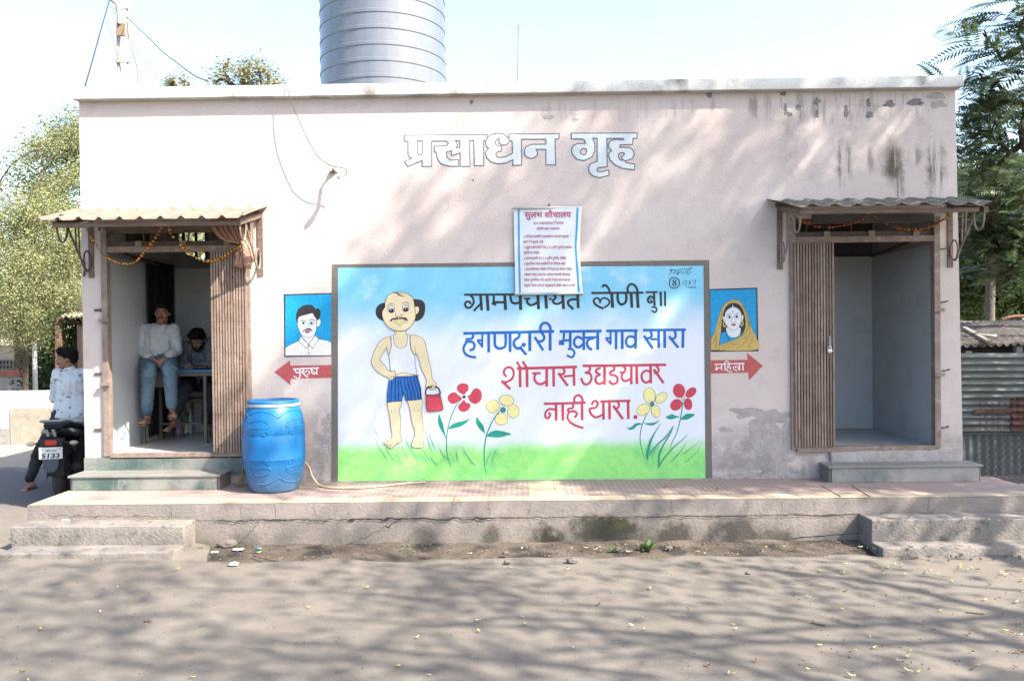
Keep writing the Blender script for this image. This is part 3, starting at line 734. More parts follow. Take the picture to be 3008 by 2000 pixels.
# folding gates
def gate(x0, x1, z0, z1, sx0, sx1, n, side, label, expo=1.0):
    g = bpy.data.objects.new('folding_gate', None); C.objects.link(g); g.parent = B; g.location = ((x0 + x1) / 2, 0, z0); g['label'] = label
    zh = z1
    mb = MB(); mb.box((x0 - .005, -.03, z0), (x0 + .05, .05, zlt if side < 0 else zrt)); mb.build('frame_post', MAT['iron'], g)
    mb = MB(); mb.box((x1 - .05, -.03, z0), (x1 + .005, .05, zlt if side < 0 else zrt)); mb.build('frame_post', MAT['iron'], g)
    mb = MB(); mb.box((x0 + .051, -.025, zh - .02), (x1 - .051, .045, zh + .035), MAT['iron']); mb.box((x0 + .051, .005, zh + .036), (x1 - .051, .03, zh + .085), MAT['dark_iron'])
    for t in (.25, .55, .85): xx = x0 + (x1 - x0) * t; mb.box((xx - .03, -.018, zh + .0355), (xx + .03, .004, zh + .088), MAT['iron'])
    mb.build('top_rail', None, g)
    mb = MB(); mb.box((x0 + .051, -.03, z0 - .03), (x1 - .051, .05, z0 + .022), MAT['iron']); mb.build('bottom_rail', None, g)
    # transom rods above the rail
    mb = MB()
    zt = (zlt if side < 0 else zrt)
    mb.box((x0 + .051, .02, zt - .05), (x1 - .051, .05, zt - .001), MAT['wood'])
    for t in np.linspace(.12, .88, 6): xx = x0 + (x1 - x0) * t; mb.tube([(xx, .034, zh + .086), (xx, .034, zt - .05)], .008, MAT['dark_iron'])
    mb.build('transom_bars', None, g)
    xs = [sx0 + (sx1 - sx0) * (t ** expo) for t in np.linspace(0, 1, n)]
    for i, x in enumerate(xs):
        mb = MB(); wd = .0088
        zz0 = z0 + .024; zz1 = zh - .022
        mb.box((x - wd, -.052, zz0), (x + wd, -.048, zz1)); mb.box((x - wd, -.048, zz0), (x - wd + .003, -.025, zz1)); mb.box((x + wd - .003, -.048, zz0), (x + wd, -.025, zz1))
        for t in np.linspace(.04, .96, 7): mb.ell((x, -.053, zz0 + (zz1 - zz0) * t), (.005, .004, .005), None, None, 6, 4)
        mb.build('slat', MAT[random.choice(('slat', 'slat', 'slat2', 'slat3'))], g)
    mb = MB()
    for t in np.linspace(.04, .96, 7)[:-1]:
        for i in range(0, n - 2):
            za = z0 + .03 + (zh - z0 - .05) * t; dz = (zh - z0) * .153
            mb.bar((xs[i], -.018 if i % 2 else -.012, za), (xs[i + 2], -.018 if i % 2 else -.012, za + dz), .004, .016)
    mb.build('lattice', MAT['iron'], g)
    # hinge lugs and bolts on the frame
    xe = x0 + .02 if side < 0 else x1 - .02
    for t in (.35, .66): zz = z0 + (zh - z0) * t; MB().box((xe - .045, -.06, zz - .015), (xe + .05, -.031, zz + .018)).build('bolt_lug', MAT['iron'], g)
    return xs
xsl = gate(dl0, dl1, zsL, P(500, 734).z, P(630, 1000).x, P(728, 1000).x, 13, -1, 'brown folding gate pushed to the right side of its doorway')
xsr = gate(dr0, dr1, zsR, P(2500, 706).z, P(2333, 1000).x, P(2443, 1000).x, 14, 1, 'brown folding gate pushed to the left, with a padlock')
# gate pins in the plaster
for px, py in ((292, 911), (292, 1098), (292, 1262)): c = P(px, py); MB().box((c.x - .045, -.012, c.z - .012), (c.x + .02, -.0005, c.z + .012)).build('gate_pin', MAT['dark_iron'], B)
for px, py in ((2770, 733), (2772, 888), (2778, 1088), (2775, 1255)): c = P(px, py); MB().tube([(c.x - .03, 0.0, c.z), (c.x - .025, -.04, c.z), (c.x + .02, -.04, c.z + .01), (c.x + .02, 0.0, c.z + .01)], .006).build('gate_pin', MAT['dark_iron'], B)

# awnings of corrugated sheet on scroll brackets
def awning(xa, xb, zb, zf, depth, m, ridge, rw, rh, seed, brx, blen=.62):
    a = bpy.data.objects.new('awning', None); C.objects.link(a); a.parent = B; a.location = ((xa + xb) / 2, 0, zb)
    nx = 220; ny = 10; vs = []
    for j in range(ny + 1):
        for i in range(nx + 1):
            x = xa + (xb - xa) * i / nx; t = j / ny
            ph = ((x - xa) / ridge + .5) % 1.0; h = max(0, 1 - abs(ph - .5) / (rw / ridge)) ; h = h * h * (3 - 2 * h) * rh
            sag = .012 * noise.noise(Vector((x * 1.2, t, seed))) + .006 * noise.noise(Vector((x * 6, t * 3, seed)))
            y = -.003 - depth * t * (1 + .02 * noise.noise(Vector((x * 4, 0, seed))))
            vs.append((x, y, zb + (zf - zb) * t + h + sag * t))
    W = nx + 1
    fs = [(j * W + i, j * W + i + 1, (j + 1) * W + i + 1, (j + 1) * W + i) for j in range(ny) for i in range(nx)]
    mb = MB().add(vs, fs); o = mb.build('roof_sheet', MAT[m], a, True)
    sd = o.modifiers.new('solid', 'SOLIDIFY'); sd.thickness = .007; sd.offset = -1
    # purlins
    MB().box((xa + .08, -.05, zb - .045), (xb - .08, -.002, zb - .012)).build('purlin', MAT['wood'], a); mb = MB(); mb.box((xa + .10, -depth + .06, zf - .05), (xb - .08, -depth + .10, zf - .012)); mb.build('purlin', MAT['wood'], a)
    for bxk in brx:
        br = bpy.data.objects.new('scroll_bracket', None); C.objects.link(br); br.parent = a; br.location = (bxk - a.location.x, 0, -.3)
        zq = zb - .03; L = blen
        mb = MB(); mb.box((bxk - .025, -.012, zq - .62), (bxk + .025, -.001, zq)); mb.build('wall_plate', MAT['wood'], br)
        mb = MB(); mb.bar((bxk, -.01, zq - .03), (bxk, -L - .02, zq - .03 - (zb - zf) * .8), .04, .05); mb.build('arm', MAT['wood'], br)
        mb = MB()
        def pt(d, h): return (bxk, -d, zq - h)
        # two rings joined by an S bar, and two upright rods
        ring1 = [pt(L - .10 + .085 * math.cos(t), .20 + .125 * math.sin(t)) for t in np.linspace(0, 2 * math.pi, 22)[:-1]]
        ring2 = [pt(.085 + .065 * math.cos(t), .46 + .095 * math.sin(t)) for t in np.linspace(0, 2 * math.pi, 20)[:-1]]
        mb.tube(ring1, .009, None, 6, True); mb.tube(ring2, .009, None, 6, True)
        mb.tube(catmull([pt(L - .06, .08), pt(L - .16, .14), pt(.33, .30), pt(.20, .45), pt(.12, .55), pt(.05, .55)], 5), .010, None, 6)
        mb.tube([pt(.30, .04), pt(.28, .34)], .008, None, 6); mb.tube([pt(.24, .04), pt(.22, .40)], .008, None, 6)
        mb.build('scroll', MAT['iron'] if bxk > 0 or bxk > -3 else MAT['dark_iron'], br)
    return a
bl = P(786, 614); zfl = P(450, 645, -.71).z
a1 = awning(PX(96, 643, -4.3).x, bl.x, bl.z, zfl, .71, 'cement_sheet', .1835, .040, .028, 1, (P(268, 700).x, P(765, 700).x))
br_ = P(2252, 598); zfr = P(2600, 606, -.72).z
a2 = awning(br_.x, P(2914, 604, -.72).x, P(2600, 590).z, zfr, .72, 'mossy_sheet', .196, .075, .026, 5, (P(2290, 700).x, P(2790, 700).x))
a1['label'] = 'sunlit grey corrugated awning over the doorway of the sitting men'; a2['label'] = 'dark mossy corrugated awning over the empty doorway'
# lintel boards behind the awnings
mb = MB(); mb.box((dl0 - .03, -.022, P(500, 676).z), (dl1 + .02, -.003, P(500, 655).z)); mb.build('lintel_board', MAT['wood'], B)
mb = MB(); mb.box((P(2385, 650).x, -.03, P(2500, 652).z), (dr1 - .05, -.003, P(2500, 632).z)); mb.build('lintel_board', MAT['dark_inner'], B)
# ------------------------------------------------------------------ painted wall
def Z(ox, oy, s):
    return lambda p: wx(ox + p[0] / s, oy + p[1] / s)
class PM(MB):
    """paint layers laid on the wall, each a hair in front of the one below"""
    def __init__(s, T, y): super().__init__(); s.T = T; s.y = y; s.k = 0
    def nxt(s): s.k += 1; return s.y - .00012 * s.k
    def fill(s, pts, m, line=None, lw=6, smooth=True, n=4, holes=()):
        q = catmull([(p[0], p[1], 0) for p in pts], n, True) if smooth else [Vector((p[0], p[1], 0)) for p in pts]
        L = [[s.T(p) for p in q]] + [[s.T(p) for p in (catmull([(a, b, 0) for a, b in h], n, True) if smooth else h)] for h in holes]
        s.poly(L, s.nxt(), m)
        if line is not None:
            for l in L: s.ribbon(l, lw / 5.2 / 302, s.nxt(), line, True)
        return s
    def oval(s, c, r, m, line=None, lw=6, rot=0):
        ca, sa = math.cos(R(rot)), math.sin(R(rot))
        pts = [(c[0] + r[0] * math.cos(t) * ca - r[1] * math.sin(t) * sa, c[1] + r[0] * math.cos(t) * sa + r[1] * math.sin(t) * ca) for t in np.linspace(0, 2 * math.pi, 30)[:-1]]
        return s.fill(pts, m, line, lw, False)
    def line(s, pts, w, m, smooth=True, scale=5.227, n=5):
        """w in zoomed pixels"""
        q = catmull([(p[0], p[1], 0) for p in pts], n) if smooth and len(pts) > 2 else pts
        ws = [a / scale / 302 for a in w] if hasattr(w, '__len__') else w / scale / 302
        s.ribbon([s.T(p) for p in q], ws, s.nxt(), m); return s
def node(name, parent, label=None):
    o = bpy.data.objects.new(name, None); C.objects.link(o); o.parent = parent
    if label: o['label'] = label
    return o

mural = node('mural', B, 'painted mural panel with grey border, cartoon man and red and blue lettering')
corners = [wx(*p) for p in ((993, 787), (2066, 781), (2072, 1404), (993, 1413))]
mb = MB(); n = 60; vs = []
for j in range(31):
    for i in range(n + 1):
        u, t = i / n, j / 30; a = corners[3][0] + (corners[2][0] - corners[3][0]) * u; b = corners[0][0] + (corners[1][0] - corners[0][0]) * u
        c = corners[3][1] + (corners[2][1] - corners[3][1]) * u; d = corners[0][1] + (corners[1][1] - corners[0][1]) * u
        vs.append((a + (b - a) * t, -.002, c + (d - c) * t))
mb.add(vs, [(j * (n + 1) + i, j * (n + 1) + i + 1, (j + 1) * (n + 1) + i + 1, (j + 1) * (n + 1) + i) for j in range(30) for i in range(n)])
mb.build('mural_ground', MAT['mural'], mural)
out = [wx(*p) for p in ((975, 777), (2083, 764), (2092, 1404), (2072.3, 1404), (2066.3, 780.7), (992.7, 786.7), (992.7, 1412.5), (973, 1413))]
mb = MB(); mb.poly([[*out]], -.0025, FR); mb.build('mural_border', None, mural)

Y0 = -.0032
# the bald man in vest and shorts
T = Z(1060, 820, 5.227); pm = PM(T, Y0); D = 1359
def sh(pts): return [(x, y + D) for x, y in pts]
lw = 6
pm.fill([(375, 370), (320, 370), (265, 405), (230, 480), (240, 560), (280, 610), (355, 638), (400, 560), (400, 430)], K_)
pm.fill([(800, 325), (880, 310), (950, 335), (985, 390), (987, 470), (960, 560), (920, 610), (880, 640), (825, 630), (800, 480)], K_)
for i in range(14):
    a = -0.9 + i * .16; x0, y0 = 880 + 95 * math.cos(a), 470 + 140 * math.sin(a); pm.line([(x0, y0), (x0 + 18 * math.cos(a + .5), y0 + 20 * math.sin(a + .6) + 8)], [12, 2], K_)
    a = 2.4 + i * .12; x0, y0 = 335 + 95 * math.cos(a), 490 - 110 * math.sin(a - .1); pm.line([(x0, y0), (x0 - 12, y0 + 18)], [12, 2], K_)
pm.fill([(525, 770), (532, 850), (500, 866), (505, 960), (550, 1040), (620, 1062), (690, 1030), (720, 960), (722, 855), (690, 840), (690, 770)], SKIN, BRN, lw, True)
pm.fill([(460, 878), (360, 905), (290, 960), (230, 1060), (180, 1180), (162, 1260), (200, 1360), (270, 1430), (350, 1480), (420, 1512), (440, 1560), (490, 1545), (528, 1500), (540, 1450), (510, 1408), (430, 1408), (370, 1320), (295, 1232), (345, 1140), (392, 1055), (430, 1162), (468, 1040), (468, 950)], SKIN, BRN, lw)
pm.fill([(758, 862), (860, 868), (950, 912), (990, 980), (1010, 1080), (1040, 1220), (1080, 1380), (1098, 1525), (1150, 1585), (1162, 1640), (1135, 1690), (1085, 1695), (1050, 1670), (1045, 1640), (1000, 1662), (992, 1640), (1010, 1580), (1000, 1520), (960, 1440), (915, 1330), (905, 1265), (850, 1140), (832, 1170), (780, 1100), (760, 1000)], SKIN, BRN, lw)
pm.line([(835, 1020), (832, 1090), (848, 1140)], 6, BRN); pm.line([(392, 1055), (415, 1020)], 6, BRN)
for a in ((1050, 1650, 1062, 1690), (1075, 1620, 1095, 1690), (1105, 1610, 1125, 1680), (445, 1490, 440, 1540), (470, 1480, 470, 1545), (500, 1470, 500, 1525)): pm.line([(a[0], a[1]), (a[2], a[3])], 6, BRN)
pm.fill([(460, 880), (498, 866), (508, 960), (545, 1035), (620, 1056), (688, 1030), (716, 960), (718, 856), (760, 866), (765, 1000), (790, 1110), (830, 1172), (835, 1300), (856, 1464), (760, 1452), (670, 1432), (580, 1450), (543, 1472), (540, 1440), (515, 1408), (458, 1400), (450, 1280), (436, 1165), (465, 1060), (468, 960)], VEST, BRN, lw, True, 3)
pm.fill([(530, 1492), (545, 1472), (600, 1446), (670, 1433), (760, 1452), (868, 1470), (872, 1484)], SKIN, BRN, 5)
pm.fill(sh([(425, 500), (622, 505), (600, 620), (590, 680), (615, 760), (612, 880), (605, 1020), (630, 1085), (618, 1130), (560, 1162), (510, 1200), (480, 1236), (435, 1225), (390, 1180), (355, 1152), (430, 1118), (485, 1040), (470, 950), (455, 830), (440, 700), (420, 620)]), SKIN, BRN, lw)
pm.fill(sh([(730, 490), (938, 480), (935, 640), (945, 780), (965, 930), (972, 1000), (958, 1080), (960, 1190), (935, 1224), (860, 1222), (800, 1212), (780, 1180), (800, 1110), (830, 1040), (825, 940), (785, 820), (765, 680), (745, 590)]), SKIN, BRN, lw)
for a in ((835, 1140, 845, 1200), (862, 1135, 868, 1205), (888, 1135, 893, 1210), (912, 1140, 918, 1210), (420, 1150, 410, 1190), (445, 1165, 440, 1205), (475, 1170, 455, 1215), (475, 640, 480, 690), (515, 650, 540, 680), (825, 620, 835, 660), (875, 640, 885, 670)): pm.line(sh([(a[0], a[1]), (a[2], a[3])]), 6, BRN)
pm.fill(sh([(535, 135), (640, 132), (760, 128), (870, 118), (885, 180), (920, 300), (938, 480), (840, 492), (730, 500), (690, 505), (680, 440), (660, 392), (645, 440), (630, 510), (520, 515), (470, 520), (405, 530), (408, 400), (425, 260), (435, 198), (490, 185)]), BL, K_, 8, False)
for a in (((478, 200), (468, 360), (463, 515)), ((533, 140), (530, 320), (532, 512)), ((585, 136), (578, 320), (585, 508)), ((628, 134), (615, 240), (635, 330), (645, 420)), ((675, 132), (680, 260), (715, 370), (728, 495)), ((718, 132), (735, 270), (775, 400), (780, 495)), ((765, 130), (785, 270), (825, 390), (835, 490)), ((812, 126), (840, 260), (875, 380), (890, 485)), ((850, 122), (880, 240), (912, 340), (918, 480))):
    pm.line(sh(a), 13, NAVY)
# head on top
pm.fill([(570, 198), (480, 215), (410, 270), (378, 350), (372, 430), (335, 490), (332, 560), (360, 645), (430, 735), (520, 785), (600, 795), (690, 780), (770, 725), (830, 630), (845, 540), (830, 440), (815, 330), (780, 265), (720, 225), (640, 200)], SKIN, BRN, 7)
pm.fill([(832, 430), (872, 421), (896, 450), (890, 500), (852, 542), (842, 490)], SKIN, BRN, 4)
for cx, cy, dx in ((472, 465, 0), (690, 447, 2)):
    pm.oval((cx, cy), (51, 51), WH, K_, 8); pm.oval((cx + dx, cy + 16), (38, 36), K_); pm.oval((cx + dx - 6, cy + 4), (9, 9), WH)
pm.line([(405, 415), (440, 385), (480, 378), (525, 395)], [5, 9, 4], K_); pm.line([(625, 382), (670, 358), (712, 360), (745, 385)], [4, 9, 6], K_)
pm.line([(540, 522), (535, 555), (560, 570), (610, 572), (636, 555), (630, 530)], 8, K_)
pm.fill([(456, 652), (460, 618), (500, 598), (578, 588), (578, 612), (500, 622), (474, 645)], K_); pm.fill([(598, 590), (680, 588), (715, 610), (722, 655), (704, 632), (640, 610), (600, 612)], K_)
pm.fill([(512, 645), (560, 634), (600, 630), (692, 642), (655, 675), (600, 690), (545, 675)], YL, BRN, 5); pm.line([(520, 650), (600, 660), (690, 645)], 5, BRN); pm.line([(572, 715), (600, 722), (622, 714)], 5, BRN)
pm.line([(500, 212), (555, 208), (585, 240), (640, 262), (695, 255)], [4, 16, 14, 8, 2], K_); pm.line([(560, 210), (600, 228), (650, 230)], [8, 6, 2], K_)
# the bucket
pb = PM(T, pm.y - .00012 * (pm.k + 1))
pb.line(sh([(1000, 410), (1000, 340), (1040, 298), (1100, 285)]), 20, K_); pb.line(sh([(1135, 290), (1165, 292), (1205, 330), (1222, 400)]), 20, K_)
pb.fill(sh([(1000, 410), (1110, 412), (1215, 395), (1240, 500), (1270, 620), (1255, 650), (1060, 672), (1020, 660), (1005, 560)]), RD, K_, 9, False); pb.line(sh([(1005, 430), (1110, 440), (1222, 425)]), 12, paint('dark red', (.22, .02, .03)))
pm.build('painted_man', None, mural); pb.build('painted_bucket', None, mural)

# flowers
def flower(T, petals, centre, stem, leaves, extra=()):
    f = PM(T, Y0)
    f.line(stem[0], stem[1], GN)
    for l in leaves: f.fill(l, GN, None)
    for p in petals:
        if p[0] == 'f': f.fill(p[1], p[2], p[3], 4)
        else: f.oval(p[1], p[2], p[3], p[4], 5, p[5])
    for c, r, m in centre: f.oval(c, r, m)
    for l, w in extra: f.line(l, w, BRN)
    f.build('painted_flower', None, mural)
T = Z(1260, 1110, 5.227)
flower(T, [('f', [(540, 255), (480, 230), (432, 180), (440, 120), (490, 85), (560, 85), (605, 120), (605, 180), (570, 220)], RD, None), ('f', [(510, 310), (450, 260), (400, 220), (340, 230), (292, 280), (295, 340), (340, 390), (400, 390), (450, 360)], RD, None), ('f', [(570, 285), (630, 260), (680, 180), (735, 158), (790, 190), (812, 260), (790, 350), (720, 395), (660, 380), (620, 340), (600, 290)], RD, None), ('f', [(540, 335), (495, 380), (452, 430), (470, 490), (530, 518), (600, 490), (638, 430), (620, 390), (565, 375)], RD, None)],
       [((540, 290), (24, 24), K_)], ([(490, 340), (420, 420), (350, 570), (300, 740), (275, 900), (270, 1050), (280, 1180), (320, 1300), (342, 1370)], [8, 14, 14, 16, 16, 6]),
       [[(157, 548), (190, 640), (215, 700), (235, 800), (270, 935), (225, 860), (165, 750), (135, 650)], [(300, 778), (360, 710), (450, 675), (560, 650), (628, 622), (580, 680), (500, 735), (400, 765)]])
flower(T, [('o', (1195, 342), (113, 82), YL, BRN, 8), ('o', (985, 437), (100, 97), YL, BRN, 20), ('o', (1295, 507), (92, 103), YL, BRN, -10), ('o', (1112, 630), (98, 90), YL, BRN, -10)],
       [((1138, 487), (42, 42), K_), ((1140, 485), (30, 32), GN)], ([(1090, 505), (1000, 620), (920, 780), (880, 900), (855, 1050), (850, 1200), (860, 1380), (892, 1475)], [16, 18, 20, 20, 14, 5]),
       [[(730, 595), (790, 670), (840, 740), (865, 880), (845, 838), (780, 780), (725, 690)], [(890, 888), (950, 825), (1040, 803), (1150, 820), (1268, 860), (1180, 885), (1070, 911), (960, 905)]],
       [([(1100, 390), (1135, 420), (1190, 420)], 4), ([(1010, 500), (1060, 480)], 4), ([(1215, 500), (1240, 470)], 4)])
T = Z(1820, 1110, 5.227)
flower(T, [('o', (458, 268), (90, 120), YL, BRN, -8), ('o', (640, 305), (105, 68), YL, BRN, -42), ('o', (365, 482), (108, 82), YL, BRN, -32), ('o', (553, 510), (66, 98), YL, BRN, -12)],
       [((500, 398), (30, 42), K_), ((500, 398), (20, 32), GN)], ([(470, 440), (400, 590), (340, 740), (315, 900), (330, 1060), (380, 1220), (415, 1320)], [14, 14, 14, 14, 10, 5]),
       [[(355, 705), (290, 688), (230, 705), (170, 755), (108, 768), (160, 793), (220, 780), (270, 730)], [(370, 692), (460, 690), (540, 680), (622, 643), (560, 700), (500, 726), (430, 718)]],
       [([(430, 330), (460, 350), (480, 360)], 4), ([(530, 350), (560, 320), (550, 280)], 5), ([(440, 420), (470, 410)], 4)])
flower(T, [('o', (912, 195), (93, 110), RD, None, -10), ('o', (1095, 222), (98, 64), RD, None, -42), ('o', (868, 410), (98, 82), RD, None, -40), ('o', (1052, 400), (64, 92), RD, None, -8)],
       [((972, 318), (24, 26), K_), ((972, 318), (17, 19), WH)], ([(975, 365), (930, 640), (870, 860), (800, 1000), (780, 1095)], [20, 14, 12, 6]),
       [[(930, 592), (870, 582), (810, 555), (760, 570), (705, 602), (770, 633), (830, 625)], [(940, 634), (990, 570), (1050, 545), (1156, 558), (1090, 612), (1030, 638)]],
       [([(940, 260), (960, 290)], 4), ([(1010, 250), (990, 300)], 4), ([(1020, 330), (990, 330)], 4)])
g = PM(T, Y0 - .004)
for b, wd in (([(440, 1275), (425, 1180), (470, 980), (540, 840), (632, 690)], [4, 40, 34, 16, 3]), ([(470, 1180), (480, 1130), (600, 1000), (720, 890), (828, 730)], [6, 16, 20, 22, 6]), ([(600, 1395), (610, 1180), (680, 1010), (780, 850), (830, 730)], [6, 26, 20, 14, 4]), ([(600, 1370), (680, 1230), (850, 1040), (960, 950), (1040, 865)], [16, 18, 14, 10, 4]), ([(775, 1300), (880, 1190), (960, 1090), (1035, 960)], [4, 12, 8, 3]), ([(970, 1165), (1080, 1090), (1180, 1010), (1250, 940)], [8, 7, 5, 3]), ([(1000, 1290), (1130, 1190), (1220, 1080), (1268, 965)], [8, 7, 6, 3]), ([(480, 1210), (540, 1100), (620, 1030)], [5, 7, 3])):
    g.line(b, wd, GN)
T2 = Z(1060, 1080, 5.227); g.T = T2; random.seed(4)
for b, wd in (([(212, 955), (270, 1050), (340, 1150), (430, 1300)], 5), ([(225, 1100), (300, 1250), (380, 1370), (430, 1440)], 9), ([(390, 1240), (480, 1380), (560, 1440), (600, 1480)], 8), ([(540, 1320), (600, 1420), (650, 1490)], 9), ([(680, 1050), (720, 1180), (800, 1310), (900, 1450)], 10), ([(710, 1095), (790, 1250), (870, 1350), (1000, 1450)], 9), ([(620, 1180), (680, 1300), (730, 1390)], 9), ([(870, 1270), (960, 1380), (1030, 1460)], 10), ([(960, 1250), (1000, 1350), (1090, 1450)], 9), ([(1012, 890), (1015, 1020), (1050, 1180), (1120, 1350)], 9), ([(1040, 950), (1080, 1100), (1130, 1220), (1165, 1300)], 9), ([(1050, 1340), (1110, 1430), (1185, 1500)], 12), ([(1180, 1180), (1250, 1320), (1330, 1400)], 6), ([(1460, 1240), (1470, 1350), (1510, 1480)], 6), ([(1390, 1340), (1430, 1440)], 5), ([(460, 1390), (500, 1480)], 7), ([(480, 1280), (520, 1350)], 12), ([(550, 1510), (575, 1545)], 10)):
    g.line(b, [3, wd, wd, 2], GN)
g.T = Z(1260, 1110, 5.227)
for b, wd in (([(515, 1050), (580, 1180), (680, 1310), (730, 1350)], 11), ([(685, 1050), (685, 1170)], 16), ([(415, 1080), (430, 1200), (465, 1320)], 8), ([(1035, 1080), (990, 1200), (965, 1340)], 8), ([(960, 1120), (910, 1230), (885, 1320)], 6), ([(1045, 1150), (1000, 1240)], 5), ([(330, 1150), (390, 1290)], 5), ([(165, 1080), (230, 1200), (290, 1260)], 7)):
    g.line(b, [3, wd, wd, 2], GN)
g.build('painted_grass', None, mural)

# lettering, stroke by stroke with a flat brush
def strokes(name, T, m, data, y=Y0 - .0005, parent=mural, scale=3.188):
    s = PM(T, y); s_k = 0
    for st in data:
        wd, pts = st[0], st[1:]
        s.k = s_k % 11; s_k += 1
        s.line(pts, wd, m, True, scale, 6)
    return s.build(name, None, parent)
T1 = Z(1340, 820, 3.188)
strokes('black_lettering', T1, K_, [
 (20, (75, 146), (630, 142), (1185, 137)), (20, (130, 150), (155, 175), (165, 215), (140, 258), (105, 268), (85, 242), (92, 215), (120, 210), (140, 232)), (26, (228, 150), (240, 292)), (20, (236, 225), (205, 255), (165, 298)), (28, (290, 150), (300, 294)),
 (22, (352, 155), (352, 225)), (30, (335, 222), (375, 235)), (22, (350, 216), (455, 216)), (28, (455, 150), (463, 287)), (22, (508, 150), (512, 190), (530, 222), (570, 225), (598, 212)), (28, (600, 150), (605, 287)),
 (18, (635, 182), (695, 184)), (22, (668, 188), (665, 215), (690, 240), (730, 236), (762, 215)), (28, (765, 150), (772, 282)), (28, (838, 150), (846, 276)), (18, (868, 186), (895, 186)), (20, (915, 150), (930, 165), (925, 185), (905, 200), (918, 225), (955, 230), (990, 212)), (28, (997, 150), (1006, 279)),
 (22, (1135, 190), (1085, 190), (1050, 207), (1052, 237), (1080, 265), (1096, 282)), (26, (1138, 146), (1143, 271)),
 (20, (1265, 129), (1500, 128), (1755, 126)), (16, (1283, 202), (1300, 181), (1328, 178), (1345, 200), (1346, 226)), (20, (1288, 200), (1298, 230), (1332, 254), (1380, 277)), (16, (1346, 226), (1356, 192), (1386, 176), (1420, 188), (1436, 216), (1418, 246), (1384, 264)), (28, (1455, 130), (1466, 267)), (20, (1440, 125), (1425, 85), (1400, 58), (1375, 58)), (26, (1368, 58), (1382, 72)),
 (22, (1512, 135), (1514, 195), (1535, 232), (1568, 232), (1592, 200), (1592, 135)), (26, (1638, 130), (1646, 267)), (28, (1696, 130), (1704, 268)), (20, (1610, 125), (1605, 85), (1625, 52), (1655, 48), (1685, 75), (1702, 125)),
 (18, (1775, 123), (1885, 120)), (18, (1846, 178), (1818, 160), (1795, 185), (1805, 217), (1842, 212)), (9, (1800, 172), (1838, 208)), (20, (1852, 120), (1858, 250)), (15, (1830, 262), (1864, 262), (1878, 285), (1860, 310), (1830, 292)), (20, (1914, 115), (1919, 252)), (18, (1955, 112), (1957, 252))])
strokes('blue_lettering', T1, BL, [
 (26, (68, 507), (500, 498), (918, 488)), (22, (155, 505), (152, 552), (88, 562)), (22, (82, 588), (145, 585), (172, 615), (160, 655), (125, 664)), (22, (98, 590), (70, 640), (82, 692), (125, 722), (188, 732)),
 (18, (246, 505), (244, 640)), (20, (196, 572), (250, 572)), (18, (202, 578), (248, 632)), (25, (305, 505), (305, 683)), (24, (362, 505), (364, 612), (392, 645), (428, 645), (462, 618), (464, 505)), (27, (505, 503), (505, 679)),
 (24, (592, 500), (588, 540), (545, 575), (545, 620), (575, 648), (618, 635)), (34, (615, 610), (650, 618)), (24, (600, 640), (657, 707)), (28, (690, 500), (690, 673)), (24, (798, 495), (825, 545), (805, 578), (762, 583)), (24, (735, 540), (815, 666)), (27, (880, 490), (880, 668)), (24, (790, 488), (790, 445), (815, 413), (850, 413), (880, 445), (882, 490)),
 (26, (968, 490), (1362, 485)), (22, (1012, 495), (1006, 570)), (46, (962, 592), (1012, 596)), (22, (990, 574), (1066, 570)), (26, (1068, 490), (1068, 652)), (20, (1045, 655), (1085, 655), (1108, 690), (1085, 730), (1036, 712)),
 (24, (1190, 565), (1140, 540), (1106, 572), (1112, 620), (1150, 637), (1190, 605)), (25, (1195, 486), (1195, 663)), (22, (1200, 548), (1328, 542)), (24, (1290, 552), (1245, 562), (1225, 597), (1240, 640), (1272, 658)), (26, (1326, 486), (1326, 659)),
 (24, (1405, 484), (1700, 480)), (18, (1446, 485), (1446, 610)), (20, (1398, 552), (1450, 552)), (18, (1404, 558), (1448, 606)), (25, (1497, 484), (1497, 656)), (26, (1555, 484), (1555, 653)), (22, (1675, 545), (1622, 535), (1592, 570), (1602, 620), (1640, 632), (1675, 608)), (25, (1680, 482), (1680, 649)),
 (24, (1750, 477), (2150, 473)), (22, (1820, 480), (1830, 530), (1805, 552), (1765, 548)), (24, (1758, 528), (1840, 647)), (20, (1822, 562), (1905, 560)), (25, (1896, 478), (1897, 642)), (26, (1952, 478), (1953, 642)), (22, (2045, 476), (2055, 530), (2035, 556), (1998, 558)), (24, (1993, 533), (2080, 642)), (26, (2124, 475), (2122, 642))])
T3 = Z(1340, 1040, 3.188)
